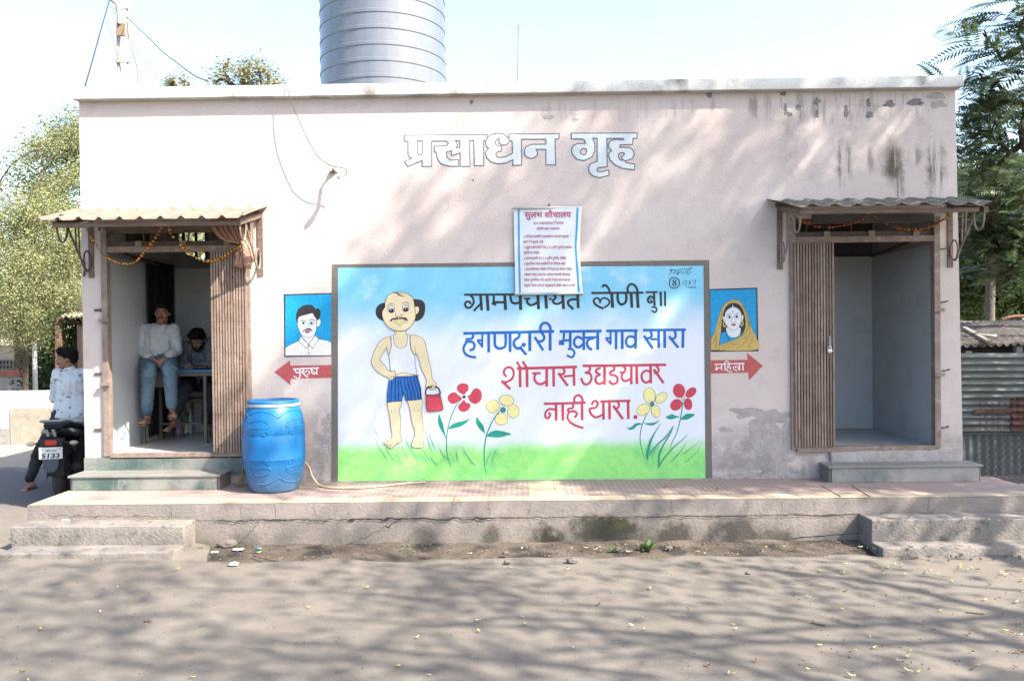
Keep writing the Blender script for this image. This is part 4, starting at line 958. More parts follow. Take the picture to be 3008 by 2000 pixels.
strokes('red_lettering', T3, RD, [
 (26, (568, 134), (850, 128), (1132, 119)), (20, (472, 210), (448, 182), (455, 142), (490, 122), (525, 135), (540, 180), (522, 230), (478, 257), (436, 262)), (24, (425, 250), (508, 327)), (22, (568, 70), (605, 132)), (22, (622, 66), (662, 128)), (25, (598, 134), (600, 309)), (25, (663, 131), (665, 309)),
 (20, (712, 178), (792, 178)), (22, (742, 185), (733, 232), (760, 272), (802, 278), (848, 252)), (25, (848, 126), (848, 302)), (24, (912, 124), (914, 302)), (22, (1000, 124), (1014, 160), (1000, 186), (968, 188)), (23, (956, 176), (1046, 297)), (20, (1008, 208), (1104, 200)), (24, (1102, 120), (1105, 296)),
 (24, (1185, 109), (1580, 105), (1966, 99)), (20, (1245, 112), (1255, 140), (1238, 165), (1205, 172)), (20, (1205, 172), (1255, 185), (1266, 235), (1235, 278), (1195, 275), (1170, 222)), (20, (1352, 132), (1318, 140), (1312, 168), (1345, 192), (1312, 210), (1308, 255), (1345, 278), (1392, 250)), (24, (1390, 109), (1390, 287)),
 (20, (1480, 112), (1478, 148), (1444, 165), (1448, 190), (1492, 200), (1514, 238), (1495, 272), (1458, 276), (1432, 245)), (18, (1532, 172), (1566, 168)), (20, (1566, 112), (1585, 140), (1575, 168), (1555, 188), (1552, 225), (1580, 252), (1642, 225)), (24, (1640, 106), (1640, 281)), (24, (1690, 106), (1692, 279)),
 (20, (1815, 165), (1772, 155), (1737, 192), (1746, 245), (1785, 265), (1820, 238)), (24, (1820, 104), (1822, 273)), (20, (1870, 104), (1896, 140), (1886, 170), (1852, 178)), (23, (1850, 140), (1942, 270)), 
 (22, (820, 464), (1010, 460), (1215, 452)), (20, (935, 520), (872, 513), (838, 545), (838, 590), (865, 595), (880, 565), (866, 545)), (24, (935, 462), (937, 621)), (24, (998, 460), (1000, 621)), (20, (1095, 460), (1090, 502), (1050, 512), (1055, 537), (1108, 535), (1130, 560), (1108, 592)), (20, (1062, 535), (1042, 585), (1065, 632), (1115, 665), (1192, 690)), (24, (1178, 455), (1180, 617)), (20, (1107, 452), (1107, 412), (1130, 386), (1160, 388), (1182, 420), (1182, 455)),
 (20, (1272, 472), (1285, 442), (1315, 440), (1327, 470), (1302, 500), (1252, 512), (1265, 560), (1312, 590), (1380, 560)), (22, (1350, 442), (1632, 436)), (24, (1378, 440), (1380, 611)), (24, (1435, 440), (1437, 609)), (20, (1510, 440), (1526, 475), (1510, 503), (1474, 503)), (23, (1470, 480), (1562, 607)), (24, (1610, 438), (1612, 606)), (34, (1661, 588), (1695, 588))])
TS = Z(900, 740, 1.966)
strokes('signature', TS, K_, [(2.5, (2095, 130), (2110, 112), (2100, 102), (2130, 106), (2118, 130)), (2.5, (2120, 118), (2140, 112), (2138, 132)), (2.5, (2095, 108), (2160, 100), (2225, 98)), (2.5, (2150, 105), (2148, 130), (2140, 120), (2165, 118), (2166, 102)), (2.5, (2180, 110), (2172, 122), (2190, 122), (2192, 100)), (2.5, (2205, 104), (2200, 122), (2212, 130)), (2.5, (2215, 100), (2216, 125)), (2.5, (2212, 98), (2218, 90), (2226, 96)),
 (5, (2124, 147), (2150, 162), (2152, 190), (2132, 208), (2105, 203), (2096, 178), (2106, 153), (2126, 147)), (5, (2126, 160), (2116, 166), (2124, 176), (2135, 184), (2130, 194), (2117, 192), (2116, 184), (2134, 170), (2130, 161)),
 (2.5, (2178, 166), (2173, 190)), (2.5, (2184, 168), (2196, 168), (2194, 178), (2186, 189), (2200, 188)), (2.5, (2208, 166), (2222, 190)), (2.5, (2222, 162), (2206, 192)), (2.5, (2230, 166), (2248, 164), (2238, 188)), (2, (2190, 203), (2252, 200)), (2, (2208, 208), (2250, 206))], scale=1.966)

# heading painted in outlined letters
TH = Z(1160, 360, 3.188); pt = PM(TH, -.002)
def heading(outer, holes):
    q = PM(TH, -.002)
    pt.poly([[TH(p) for p in lp] for lp in [outer] + holes], -.0022, TITLE)
    for lp in [outer] + holes: pt.ribbon([TH(p) for p in lp], 9.5 / 3.188 / 302, -.0028, TLINE, True)
def rnd(pts, n=4): return [(p.x, p.y) for p in catmull([(a, b, 0) for a, b in pts], n, True)]
heading([(90, 122), (865, 116), (865, 158), (845, 170), (830, 172), (832, 405), (745, 405), (740, 170), (696, 170), (705, 410), (615, 412), (612, 285), (535, 310), (530, 266), (480, 280), (490, 330), (520, 355), (595, 350), (598, 410), (520, 410), (470, 402), (430, 385), (400, 340), (388, 278), (370, 275), (370, 225), (470, 220), (495, 212), (502, 195), (485, 174), (345, 175), (345, 410), (258, 412), (258, 355), (125, 412), (90, 368), (165, 335), (138, 325), (125, 300), (125, 178), (90, 172)],
        [[(208, 172), (258, 172), (258, 285), (250, 300), (225, 303), (212, 290)], [(565, 170), (610, 170), (610, 235), (575, 240), (590, 205)]])
heading([(1070, 110), (1540, 108), (1535, 155), (1500, 155), (1505, 398), (1415, 398), (1415, 255), (1320, 252), (1335, 275), (1332, 305), (1312, 328), (1275, 338), (1235, 326), (1214, 300), (1212, 260), (1228, 230), (1275, 207), (1415, 205), (1415, 158), (1185, 158), (1188, 400), (1105, 402), (1105, 350), (1040, 380), (960, 388), (900, 370), (862, 330), (850, 290), (860, 262), (880, 245), (858, 222), (850, 185), (862, 148), (900, 115), (960, 101), (1025, 112), (1060, 145), (1072, 162)],
        [[(985, 152), (955, 158), (940, 185), (950, 212), (975, 224), (1000, 222), (1000, 268), (962, 275), (944, 298), (955, 322), (985, 330), (1040, 322), (1103, 288), (1098, 172), (1076, 170), (1062, 195), (1035, 213), (1000, 210), (978, 190), (976, 168)]])
heading([(1652, 102), (2270, 100), (2265, 150), (2230, 150), (2225, 208), (2110, 210), (2105, 235), (2190, 235), (2228, 255), (2243, 300), (2222, 340), (2170, 358), (2150, 358), (2165, 378), (2248, 392), (2240, 445), (2130, 430), (2060, 398), (2015, 350), (2000, 305), (2010, 280), (2030, 265), (2006, 240), (2000, 205), (2015, 175), (2060, 162), (2140, 165), (2140, 150), (1985, 150), (1988, 415), (1905, 425), (1890, 440), (1900, 460), (1940, 462), (2003, 445), (2005, 495), (1915, 518), (1855, 502), (1818, 465), (1815, 415), (1835, 385), (1870, 372), (1895, 365), (1895, 150), (1852, 150), (1872, 200), (1872, 270), (1845, 325), (1770, 360), (1705, 345), (1662, 300), (1655, 250), (1675, 215), (1710, 198), (1785, 198), (1780, 172), (1755, 155), (1655, 155)],
        [rnd([(1790, 248), (1755, 248), (1735, 272), (1750, 300), (1780, 302), (1796, 275)], 3), rnd([(2095, 300), (2120, 283), (2148, 292), (2140, 315), (2118, 322), (2140, 355), (2112, 352), (2096, 328)], 3)])
pt.build('heading_lettering', None, B)

# portraits and arrows
def portrait(name, label): return node(name, B, label)
Tm = Z(790, 840, 5.057); A = PM(Tm, -.0026)
A.fill([(222, 122), (930, 105), (930, 1040), (232, 1055)], K_, None, 0, False); A.fill([(245, 143), (928, 122), (928, 1030), (245, 1035)], SKY, None, 0, False)
A.fill([(245, 920), (340, 862), (450, 815), (470, 760), (530, 750), (650, 745), (690, 738), (740, 790), (860, 810), (928, 838), (928, 1030), (245, 1035)], SHIRT, BRN, 4, False)
A.fill([(490, 700), (490, 760), (592, 860), (672, 750), (675, 690)], PALE, BRN, 4, False)
A.fill([(420, 530), (404, 470), (415, 385), (460, 322), (550, 280), (640, 285), (692, 335), (740, 335), (768, 390), (755, 470), (718, 520), (690, 470), (560, 420), (450, 470)], K_)
A.fill([(712, 515), (745, 490), (772, 520), (760, 580), (722, 606), (706, 560)], PALE, BRN, 4)
A.fill([(430, 480), (428, 560), (440, 620), (482, 722), (535, 757), (592, 768), (650, 745), (692, 690), (708, 610), (712, 520), (690, 450), (655, 405), (560, 425), (470, 450)], PALE, BRN, 4)
A.fill([(415, 540), (405, 460), (425, 380), (480, 330), (560, 300), (660, 310), (690, 350), (668, 372), (640, 402), (540, 432), (470, 445), (436, 490), (430, 545)], K_); A.fill([(655, 400), (690, 345), (740, 338), (766, 390), (755, 470), (718, 512), (700, 482), (672, 445)], K_)
for cx in (512, 634): A.oval((cx, 552), (34, 17), WH, K_, 4); A.oval((cx, 550), (15, 16), NAVY)
A.line([(458, 540), (490, 515), (530, 515), (552, 535)], [4, 11, 5], K_); A.line([(592, 522), (620, 500), (660, 500), (692, 520)], [5, 11, 4], K_)
A.line([(588, 545), (590, 610)], 3, BRN); A.line([(545, 600), (560, 625), (590, 632), (615, 610)], 4, BRN)
A.fill([(500, 682), (520, 655), (570, 632), (620, 635), (650, 675), (600, 652), (550, 655)], K_); A.fill([(535, 680), (570, 660), (615, 672), (590, 695), (560, 695)], LIP)
A.line([(490, 770), (592, 858), (688, 745)], 5, BRN, False, 5.057); A.line([(445, 822), (558, 928), (592, 860)], 5, BRN, False); A.line([(740, 792), (652, 928), (600, 858)], 5, BRN, False); A.line([(590, 870), (588, 1028)], 4, BRN)
for q in ((602, 888), (608, 998)): A.oval(q, (6, 6), BRN)
o = A.build('painted_portrait', None, B); o['label'] = 'painted portrait of a moustached man in white shirt'
A = PM(Z(2070, 830, 5.057), -.0026)
A.fill([(70, 98), (782, 75), (798, 1018), (90, 1028)], K_, None, 0, False); A.fill([(80, 116), (765, 96), (772, 996), (92, 1004)], SKY, None, 0, False)
A.fill([(92, 840), (150, 730), (200, 530), (250, 380), (320, 290), (420, 250), (500, 262), (570, 330), (630, 450), (680, 620), (740, 770), (770, 830), (772, 996), (92, 1004)], SARI, K_, 5, False)
A.fill([(300, 380), (350, 325), (420, 302), (500, 320), (560, 390), (600, 520), (605, 650), (570, 745), (540, 780), (330, 740), (245, 750), (250, 600), (270, 470)], K_)
A.fill([(235, 755), (320, 725), (350, 770), (430, 815), (510, 780), (545, 735), (570, 745), (480, 830), (350, 880), (220, 920)], SKY, K_, 4, False)
A.fill([(330, 660), (328, 740), (360, 795), (430, 815), (495, 795), (530, 740), (515, 660)], PALE, K_, 3)
A.fill([(262, 520), (285, 500), (300, 530), (305, 580), (285, 575)], PALE, K_, 3); A.fill([(545, 500), (565, 480), (575, 510), (562, 560), (540, 570)], PALE, K_, 3)
A.fill([(298, 480), (330, 410), (410, 365), (480, 380), (535, 440), (545, 520), (525, 610), (500, 670), (435, 708), (370, 690), (325, 640), (302, 560)], PALE, K_, 4)
A.fill([(408, 372), (415, 325), (425, 372)], PALE)
A.oval((416, 436), (10, 12), LIP)
for cx, cy in ((362, 512), (470, 506)): A.oval((cx, cy), (36, 19), WH, K_, 4); A.oval((cx + 4, cy), (16, 17), NAVY)
A.line([(318, 490), (350, 470), (395, 475)], [3, 8, 4], K_); A.line([(442, 475), (475, 458), (522, 472)], [4, 8, 3], K_)
A.line([(405, 520), (402, 560), (388, 572), (395, 585), (428, 594), (452, 585), (458, 568)], 4, K_)
A.fill([(385, 625), (425, 610), (470, 622), (440, 642), (415, 640)], LIP)
for cx, cy in ((292, 618), (550, 605)): A.line([(cx + 17 * math.cos(t), cy + 38 * math.sin(t)) for t in np.linspace(0, 6.28, 16)], 9, YL)
A.line([(318, 735), (340, 790), (372, 862)], 8, K_); A.line([(545, 740), (530, 780)], 8, K_)
A.fill([(235, 945), (360, 880), (500, 820), (590, 740), (625, 650), (720, 730), (772, 840), (772, 996), (215, 1004)], SARI)
for l in ([(255, 400), (225, 600), (160, 780), (120, 930)], [(180, 790), (160, 980)], [(235, 755), (215, 920), (215, 1000)], [(235, 960), (380, 900), (475, 880)], [(280, 995), (420, 930), (500, 910)], [(460, 995), (580, 900), (660, 780), (670, 680)], [(650, 965), (690, 880), (710, 790)], [(560, 330), (620, 500), (650, 620), (600, 750), (500, 840)], [(590, 420), (650, 580), (665, 680)], [(330, 300), (420, 278), (500, 295)], [(560, 860), (620, 790)]):
    A.line(l, 4, K_)
o = A.build('painted_portrait', None, B); o['label'] = 'painted portrait of a woman in an ochre headscarf'
ar = node('painted_arrow', B, 'faded red arrow pointing left'); A = PM(Tm, -.0018); A.fill([(80, 1275), (312, 1105), (320, 1182), (930, 1172), (930, 1362), (325, 1375), (318, 1466)], ARW, None, 0, False); A.build('arrow_shape', None, ar)
strokes('white_lettering', Tm, WH, [(22, (362, 1234), (742, 1216)), (18, (393, 1235), (400, 1275), (430, 1290), (460, 1270)), (20, (462, 1230), (464, 1345)), (14, (464, 1340), (450, 1366), (410, 1360), (365, 1335)), (18, (500, 1230), (520, 1262), (482, 1272)), (18, (480, 1272), (580, 1355)), (14, (530, 1290), (560, 1262), (598, 1272), (596, 1308), (566, 1312)), (18, (632, 1232), (636, 1280), (668, 1302), (700, 1285)), (12, (642, 1245), (692, 1296)), (20, (708, 1222), (713, 1318))], -.0026, ar, 5.057)
Tw = Z(2070, 830, 5.057)
ar = node('painted_arrow', B, 'red arrow pointing right'); A = PM(Tw, -.0018); A.fill([(92, 1152), (635, 1145), (632, 1040), (862, 1235), (660, 1450), (645, 1335), (92, 1350)], ARW, None, 0, False); A.build('arrow_shape', None, ar)
strokes('white_lettering', Tw, WH, [(16, (145, 1215), (360, 1206), (590, 1198)), (14, (175, 1215), (172, 1285)), (26, (155, 1285), (192, 1290)), (14, (172, 1270), (246, 1262)), (18, (248, 1212), (252, 1306)), (18, (298, 1208), (302, 1306)), (14, (292, 1202), (300, 1178), (325, 1166), (352, 1182), (364, 1210)), (14, (366, 1210), (360, 1236), (335, 1240), (345, 1256), (384, 1258), (382, 1285), (362, 1290)), (14, (340, 1265), (325, 1295), (360, 1320), (415, 1325)), (12, (422, 1262), (434, 1244), (452, 1244), (460, 1262), (460, 1276)), (13, (424, 1262), (432, 1288), (455, 1302), (482, 1316)), (12, (460, 1276), (468, 1250), (486, 1242), (503, 1256), (500, 1280), (482, 1296)), (18, (515, 1204), (518, 1306)), (18, (565, 1202), (570, 1306))], -.0026, ar, 5.057)

# printed notice hanging from a nail
bn = thing('notice_banner', 'white printed notice banner with blue edges hanging above the mural', 'banner', P(1610, 611, -.04))
Tb = Z(1490, 580, 5.225)
def warp(x, z):
    u = (x - bn.location.x); t = bn.location.z - z
    return -.035 - .009 * math.sin(u * 6 + t * 2.2) - .008 * math.sin(u * 4 + 1.2) * math.sin(t * 3) - .004 * math.sin(t * 6 + u * 5)
def warped(mbx, off):
    mbx.v = [(v[0], warp(v[0], v[2]) + off + (v[1]), v[2]) for v in mbx.v]; return mbx
nb = MB(); vs = []
for j in range(41):
    for i in range(31):
        t = j / 40; u = i / 30; l = 100 + 25 * t; r = 1145 - 40 * math.sin(t * math.pi) + 15 * t; x, z = Tb((l + (r - l) * u, 170 + (1482 - 170) * t - 10 * u)); vs.append((x, 0, z))
nb.add(vs, [(j * 31 + i, j * 31 + i + 1, (j + 1) * 31 + i + 1, (j + 1) * 31 + i) for j in range(40) for i in range(30)])
warped(nb, 0); nb.build('sheet', M('vinyl sheet', (.72, .76, .80), .45, (.66, .71, .77), 2), bn, True)
BB = paint('banner blue', (.02, .36, .66)); BR = paint('banner crimson', (.50, .04, .12)); BR2 = paint('banner maroon', (.50, .12, .20))
nb = MB()
def dens(pts, n=24): return [Tb((np.interp(t, np.linspace(0, 1, len(pts)), [p[0] for p in pts]), np.interp(t, np.linspace(0, 1, len(pts)), [p[1] for p in pts]))) for t in np.linspace(0, 1, n)]
nb.ribbon(dens([(175, 172), (180, 800), (196, 1470)]), 28 / 5.225 / 302, 0, None); nb.ribbon(dens([(1074, 168), (1062, 480), (1044, 760), (1072, 1100), (1096, 1460)]), 30 / 5.225 / 302, 0, None); nb.ribbon(dens([(185, 1480), (1105, 1470)]), 20 / 5.225 / 302, -.0006, None)
warped(nb, -.0016); nb.build('blue_edge', BB, bn)
def textline(mbx, s, x0, x1, ytop, ybase, bold):
    parts, wd = text(s, bold)
    for i, (v, f) in enumerate(parts):
        q = []
        for a, b in v:
            xx = x0 + (x1 - x0) * a / wd; yy = ybase - (ybase - ytop) * b / .62; X, Zz = Tb((xx, yy)); q.append((X, -.00035 * (i % 5), Zz))
        mbx.add(q, f)
nb = MB(); textline(nb, 'सुलभ शौचालय', 268, 975, 238, 318, .010); warped(nb, -.0050); nb.build('notice_heading', BR, bn)
nb = MB()
for s, x0, x1, y in (('रा.प.अहमदनगर विभाग', 400, 860, 422), ('लोणी बस स्थानक', 452, 800, 508), ('१.महिला प्रवाशी व बालकांना प्रसाधन गृहाचा', 245, 938, 625), ('वापर नि:शुल्क आहे.', 245, 560, 708), ('२.पुरुष प्रवाशांकरिता रु २/-(दोन रुपये) प्रसाधन', 250, 1000, 790), ('गृहाचे दर आहेत.', 250, 500, 872), ('३.स्नानगृहाचे दर ३ ?-(तीन रुपये) आहेत.', 252, 910, 956), ('४.मुतारीचा वापर सर्वांकरिता मोफत आहे.', 255, 895, 1040), ('५.स्वच्छतेबाबत अथवा अधिक दरा बाबत किंवा', 255, 985, 1122), ('आकार लागू नसतांना आकार मागणी केल्यास', 258, 965, 1205), ('तक्रार पुस्तीकेत नोंद करावी किंवा बस स्थानक', 255, 968, 1288), ('प्रमुख किंवा आगार प्रमुखांकडे लेखी तक्रार करावी', 255, 1040, 1370)):
    textline(nb, s, x0, x1, y - 34, y, .012)
warped(nb, -.0036); nb.build('notice_lettering', BR2, bn)
for ya, yb, xa, xb in ((172, 163, 88, 1150), (1488, 1472, 110, 1168)):
    a = Tb((xa, ya)); b = Tb((xb, yb)); nb = MB(); nb.tube([(a[0], -.036, a[1]), (b[0], -.036, b[1])], .011, None, 10); nb.build('rod', M('pale rod', (.62, .60, .55), .5), bn, True)
nb = MB(); a = Tb((640, 160)); nb.tube([Vector((a[0], -.036, a[1] + .008)), Vector((a[0] + .005, -.03, a[1] + .03)), Vector((a[0] + .01, -.0, a[1] + .04))], .005); nb.ell((a[0], -.03, a[1] + .02), (.014, .012, .012)); nb.build('hanging_knot', M('jute', (.25, .19, .10), .9), bn)
# ------------------------------------------------------------------ things on and around the building
# water tank on the roof
tk = P(1127, 240, 2.3); rt = .765
tank = thing('water_tank', 'large ribbed grey plastic water tank on the flat roof', 'tank', (tk.x, 2.3, pz1 - .06))
prof = [(rt - .02, 0), (rt, .02)]
zz = .05
while zz < 2.3:
    prof += [(rt, zz), (rt + .008, zz + .006), (rt + .008, zz + .041), (rt, zz + .047)]; zz += .187
prof += [(rt, 2.36), (rt - .05, 2.46), (rt - .35, 2.6), (.26, 2.64)]
m = M('tank plastic', (.14, .168, .205), .33, (.18, .203, .235), 2.5, spec=.6, stretch=(3, 3, .6))
smooth_by_angle(MB().lathe(prof, (tk.x, 2.3, pz1 - .06), None, 96).build('body', m, tank), 20)
smooth_by_angle(MB().lathe([(.26, 2.64), (.27, 2.66), (.27, 2.72), (.1, 2.75), (0, 2.75)], (tk.x, 2.3, pz1 - .06), None, 40).build('lid', m, tank))
# rod and bricks on the roof
r0 = P(1519, 245, 1.0); r1 = P(1523, 74, 1.0)
tag(MB().tube([(r0.x, 1.0, pz1 - .07), (r1.x, 1.0, r1.z)], .007).build('steel_rod', MAT['iron'], None, at=(r0.x, 1, pz1 - .07)), 'thin bare steel rod standing upright on the roof', 'rod')
for px, lab in ((625, 'small dark brick on the parapet, nearer the utility pole'), (779, 'small dark brick on the parapet, nearer the water tank')):
    c = P(px, 238, .1); mb = MB(); rough_box(mb, (c.x - .04, .06, pz1 - .004), (c.x + .04, .16, pz1 + .035), MAT['wood'], .03, .004, px); tag(mb.build('brick', None, None, at=(c.x, .1, pz1)), lab, 'brick', 'bricks on the parapet')

# wall light on a hanging cable
bp = P(997, 517, -.19); base = P(985, 505)
lamp = thing('bulb_holder', 'small bare bulb on a short arm fixed to the pink wall', 'lamp', (base.x - .03, 0, base.z - .05))
mb = MB(); mb.tube([(base.x - .02, -.001, base.z), (base.x, -.09, base.z + .01), (bp.x, -.16, bp.z + .005)], .012); mb.lathe([(.035, -.01), (.035, 0.0), (.02, .012)], (base.x - .02, -.006, base.z), None, 16); mb.build('arm', MAT['iron'], lamp, True)
mb = MB(); mb.cap((bp.x - .008, -.155, bp.z + .01), .017, (bp.x, -.185, bp.z), .019); mb.build('holder', M('bakelite', (.55, .50, .42), .5), lamp, True)
mb = MB(); mb.ell((bp.x + .004, -.215, bp.z - .008), (.028, .034, .028)); gm = M('bulb glass', (.75, .74, .68), .12, spec=.6); mb.build('bulb', gm, lamp, True)
wp = [(836, 238, -.09), (868, 330, -.15), (915, 430, -.17), (945, 470, -.17), (975, 488, -.17), (1010, 495, -.17), (1018, 512, -.16), (1000, 522, -.19)]
tag(MB().tube(catmull([P(*q) for q in wp], 6), .0042, None, 6).build('cable', M('brown cable', (.10, .075, .06), .7), None, at=P(836, 238, -.09)), 'thin brown cable hanging from the parapet to the wall bulb', 'cable')

# marigold garlands
def garland(name, label, pts, seed, col):
    random.seed(seed)
    g = thing(name, label, 'garland', P(*pts[0]))
    q = catmull([P(*p) for p in pts], 14)
    MB().tube(q, .003, None, 5).build('string', MAT['dark_iron'], g)
    mb = MB(); L = 0; last = q[0]
    for a in q:
        L += (a - last).length; last = a
        if L > .030 and random.random() < .9:
            L = 0; r = random.uniform(.010, .017)
            if random.random() < .12: continue
            mb.ell(a + Vector((random.uniform(-.004, .004), random.uniform(-.006, .006), random.uniform(-.006, .002))), (r, r, r * .75), col[random.random() < .3], Matrix.Rotation(random.random() * 3, 3, 'Z'), 7, 5)
            for k in range(4): 
                d = Vector((random.uniform(-1, 1), random.uniform(-1, 1), random.uniform(-1, 1))).normalized(); mb.ell(a + d * r * .6, r * .5, col[random.random() < .4], None, 5, 4)
    mb.build('marigolds', None, g, True)
OR = [M('marigold', (.72, .27, .02), .8), M('marigold pale', (.78, .42, .05), .8)]; OR2 = [M('dry marigold', (.42, .11, .02), .8), M('dry marigold pale', (.55, .24, .02), .8)]
garland('marigold_garland', 'bright orange marigold garland in two swags across the doorway with people', [(253, 668, -.05), (268, 695, -.05), (300, 745, -.06), (330, 765, -.06), (360, 775, -.06), (395, 770, -.06), (425, 740, -.06), (445, 715, -.06), (468, 682, -.06), (480, 655, -.06), (492, 655, -.06), (505, 690, -.07), (540, 730, -.07), (575, 757, -.07), (605, 766, -.07), (640, 762, -.07), (675, 742, -.07), (700, 726, -.07), (722, 700, -.08), (732, 680, -.08)], 1, OR)
garland('marigold_garland', 'dull rust coloured marigold garland drooping over the empty doorway', [(2333, 636, -.06), (2360, 652, -.06), (2395, 664, -.06), (2440, 667, -.06), (2490, 660, -.06), (2530, 645, -.06), (2553, 628, -.06), (2580, 642, -.06), (2610, 660, -.06), (2650, 672, -.06), (2700, 674, -.06), (2740, 664, -.06), (2770, 646, -.06), (2793, 628, -.06)], 2, OR2)

# tied-up curtain and cloth bundle
cl = M('peach cloth', (.50, .30, .225), .9, (.40, .23, .17), 9, .15)
def folded(top_a, top_b, bot, n, amp, seed, wd):
    mbx = MB(); rows = 22; cols = 70; vs = []
    for j in range(rows + 1):
        t = j / rows
        for i in range(cols + 1):
            u = i / cols
            a = Vector(top_a).lerp(Vector(top_b), u); b = Vector(bot) + Vector(((u - .5) * wd, 0, (u - .5) * -.02))
            p = a.lerp(b, t); s = t * t * (3 - 2 * t)
            sag = math.sin(t * math.pi) * .05 * (1 - u)
            f = math.sin(u * n + seed + t * 1.2) + .4 * math.sin(u * n * 2.3 + t * 3)
            vs.append((p.x - sag * .6, p.y + amp * f * (1 - .4 * t), p.z - sag + .012 * math.sin(u * 9) * (1 - t)))
    W = cols + 1
    mbx.add(vs, [(j * W + i, j * W + i + 1, (j + 1) * W + i + 1, (j + 1) * W + i) for j in range(rows) for i in range(cols)]); return mbx
ct = thing('curtain', 'peach cloth curtain gathered up and tied in the upper corner of a doorway', 'curtain', P(650, 650, -.12))
o = folded(P(612, 652, -.10), P(690, 645, -.12), P(700, 716, -.15), 30, .014, 0, .07).build('drape', cl, ct, True); sd = o.modifiers.new('s', 'SOLIDIFY'); sd.thickness = .004
bd = thing('cloth_bag', 'peach cloth bundle knotted and hanging beside the folding gate', 'bag', P(725, 760, -.14))
b0 = P(713, 700, -.15); mb = MB()
prs = [(P(708, 672, -.14), .016), (P(713, 702, -.15), .022), (P(722, 728, -.16), .040), (P(730, 752, -.16), .052), (P(728, 772, -.15), .036)]
for i in range(len(prs) - 1): mb.cap(prs[i][0], prs[i][1], prs[i + 1][0], prs[i + 1][1])
remesh(mb, 'bundle', cl, bd, .008, 4, .008, 16)
mb = MB(); mb.tube(catmull([P(716, 645, -.12), P(707, 662, -.14), P(709, 680, -.15), P(714, 704, -.15)], 5), [.004] * 5 + [.008] * 11, None, 8); mb.build('strap', cl, bd, True)
for k, (pa, pb_) in enumerate((((704, 726), (694, 782)), ((715, 726), (706, 786)), ((735, 765), (729, 788)))):
    a = P(*pa, -.13); b = P(*pb_, -.12); mb = MB(); mb.tube([a, a.lerp(b, .5) + Vector((.004, 0, 0)), b], [.010, .022, .028], None, 10); mb.build('loose_end', cl, bd, True)
# padlock on the right gate
pl = P(2437, 1032, -.062)
pk = thing('padlock', 'small steel padlock hanging on the folding gate of the empty doorway', 'padlock', pl)
bevel(MB().lathe([(.001, -.01), (.024, -.008), (.026, 0), (.024, .008), (.001, .010)], (0, 0, 0), None, 20).build('body', M('brushed steel', (.5, .5, .48), .3, metal=.9), pk, True, local=True, rot=(R(90), 0, 0)), .002)
MB().tube(catmull([(-.015, 0, .015), (-.015, 0, .04), (0, 0, .052), (.015, 0, .04), (.015, 0, .015)], 4), .005, None, 8).build('shackle', M('steel', (.55, .55, .53), .3, metal=.9), pk, True, local=True)
hp = P(2437, 1005, -.06); mb = MB(); mb.box((hp.x - .008, -.066, hp.z - .06), (hp.x + .010, -.058, hp.z + .06)); tag(bevel(mb.build('latch', M('blue grey steel', (.23, .28, .32), .5), None, at=hp), .002), 'flat steel latch plate above the padlock', 'latch')

# hanging charm at the left corner
ch = P(246, 765, -.02)
mb = MB(); mb.tube([P(252, 757, -.08), P(247, 780, -.05)], .002); t0 = thing('charm', 'lemon and chilli charm hanging from the scroll bracket at the building corner', 'charm', P(248, 790, -.04))
mb.build('thread', MAT['dark_iron'], t0); MB().ell(P(247, 784, -.05), (.018, .016, .014)).build('lemon', M('lemon', (.55, .45, .08), .6), t0, True)
mb = MB()
for k in range(5): a = P(247, 772 + 1.5 * k, -.05); mb.tube([a, a + Vector((.028 * (-1) ** k, -.004, .008))], [.005, .001], None, 6)
mb.build('chillies', M('dry chilli', (.05, .03, .02), .7), t0); mb = MB(); mb.bar(P(252, 789, -.05), P(246, 812, -.05), .028, .004, None, (0, 1, 0)); mb.build('tag_strip', MAT['dark_iron'], t0)

# blue drum
dc = P(805, 1300, -.33); dc = Vector((dc.x, -.33, ZT + .004))
drum = thing('plastic_drum', 'blue plastic drum with clamped lid standing on the walkway', 'drum', dc)
DB = bpy.data.materials.new('drum plastic'); DB.use_nodes = True; k = NT(DB); v = k.obj(); X = k.xyz(v)
n1 = k.noise(v, 3, 6); n2 = k.noise(v, 14, 7, .7, (1, 1, .25)); n3 = k.noise(v, 40, 5, .7)
c = k.mix(k.ss(n1, .35, .65), (.002, .125, .36), (.006, .165, .42)); c = k.mix(k.m('MULTIPLY', k.ss(n2, .52, .75), .45), c, (.10, .27, .46))
low = k.ss(k.m('ADD', X[2], k.m('MULTIPLY', k.m('SUBTRACT', n2, .5), .25)), .30, .0); c = k.mix(k.m('MULTIPLY', low, k.ss(n3, .3, .7, .25, .75)), c, (.17, .22, .27))
c = k.mix(k.m('MULTIPLY', k.ss(n3, .64, .70), .5), c, (.25, .36, .46))
k.set(k.b.inputs['Base Color'], c); k.b.inputs['Roughness'].default_value = .45; k.b.inputs['Specular IOR Level'].default_value = .35
H = .845
prof = [(.195, 0), (.212, .004), (.222, .02), (.245, .10), (.268, .20), (.280, .26), (.282, .30), (.2845, .305), (.2845, .315), (.283, .32), (.285, .42), (.284, .52), (.281, .53), (.281, .536), (.284, .545), (.282, .60), (.272, .66), (.252, .73), (.236, .775), (.230, .785)]
smooth_by_angle(MB().lathe(prof, dc, None, 72).build('body', DB, drum), 50)
smooth_by_angle(MB().lathe([(.231, .784), (.238, .787), (.240, .800), (.238, .814), (.230, .816)], dc, None, 72).build('clamp_ring', M('galvanised ring', (.42, .46, .50), .45, metal=.3), drum), 50)
smooth_by_angle(MB().lathe([(.228, .8165), (.236, .818), (.237, .835), (.231, .842), (.205, .843), (.198, .832), (0, .832)], dc, None, 72).build('lid', DB, drum), 50)
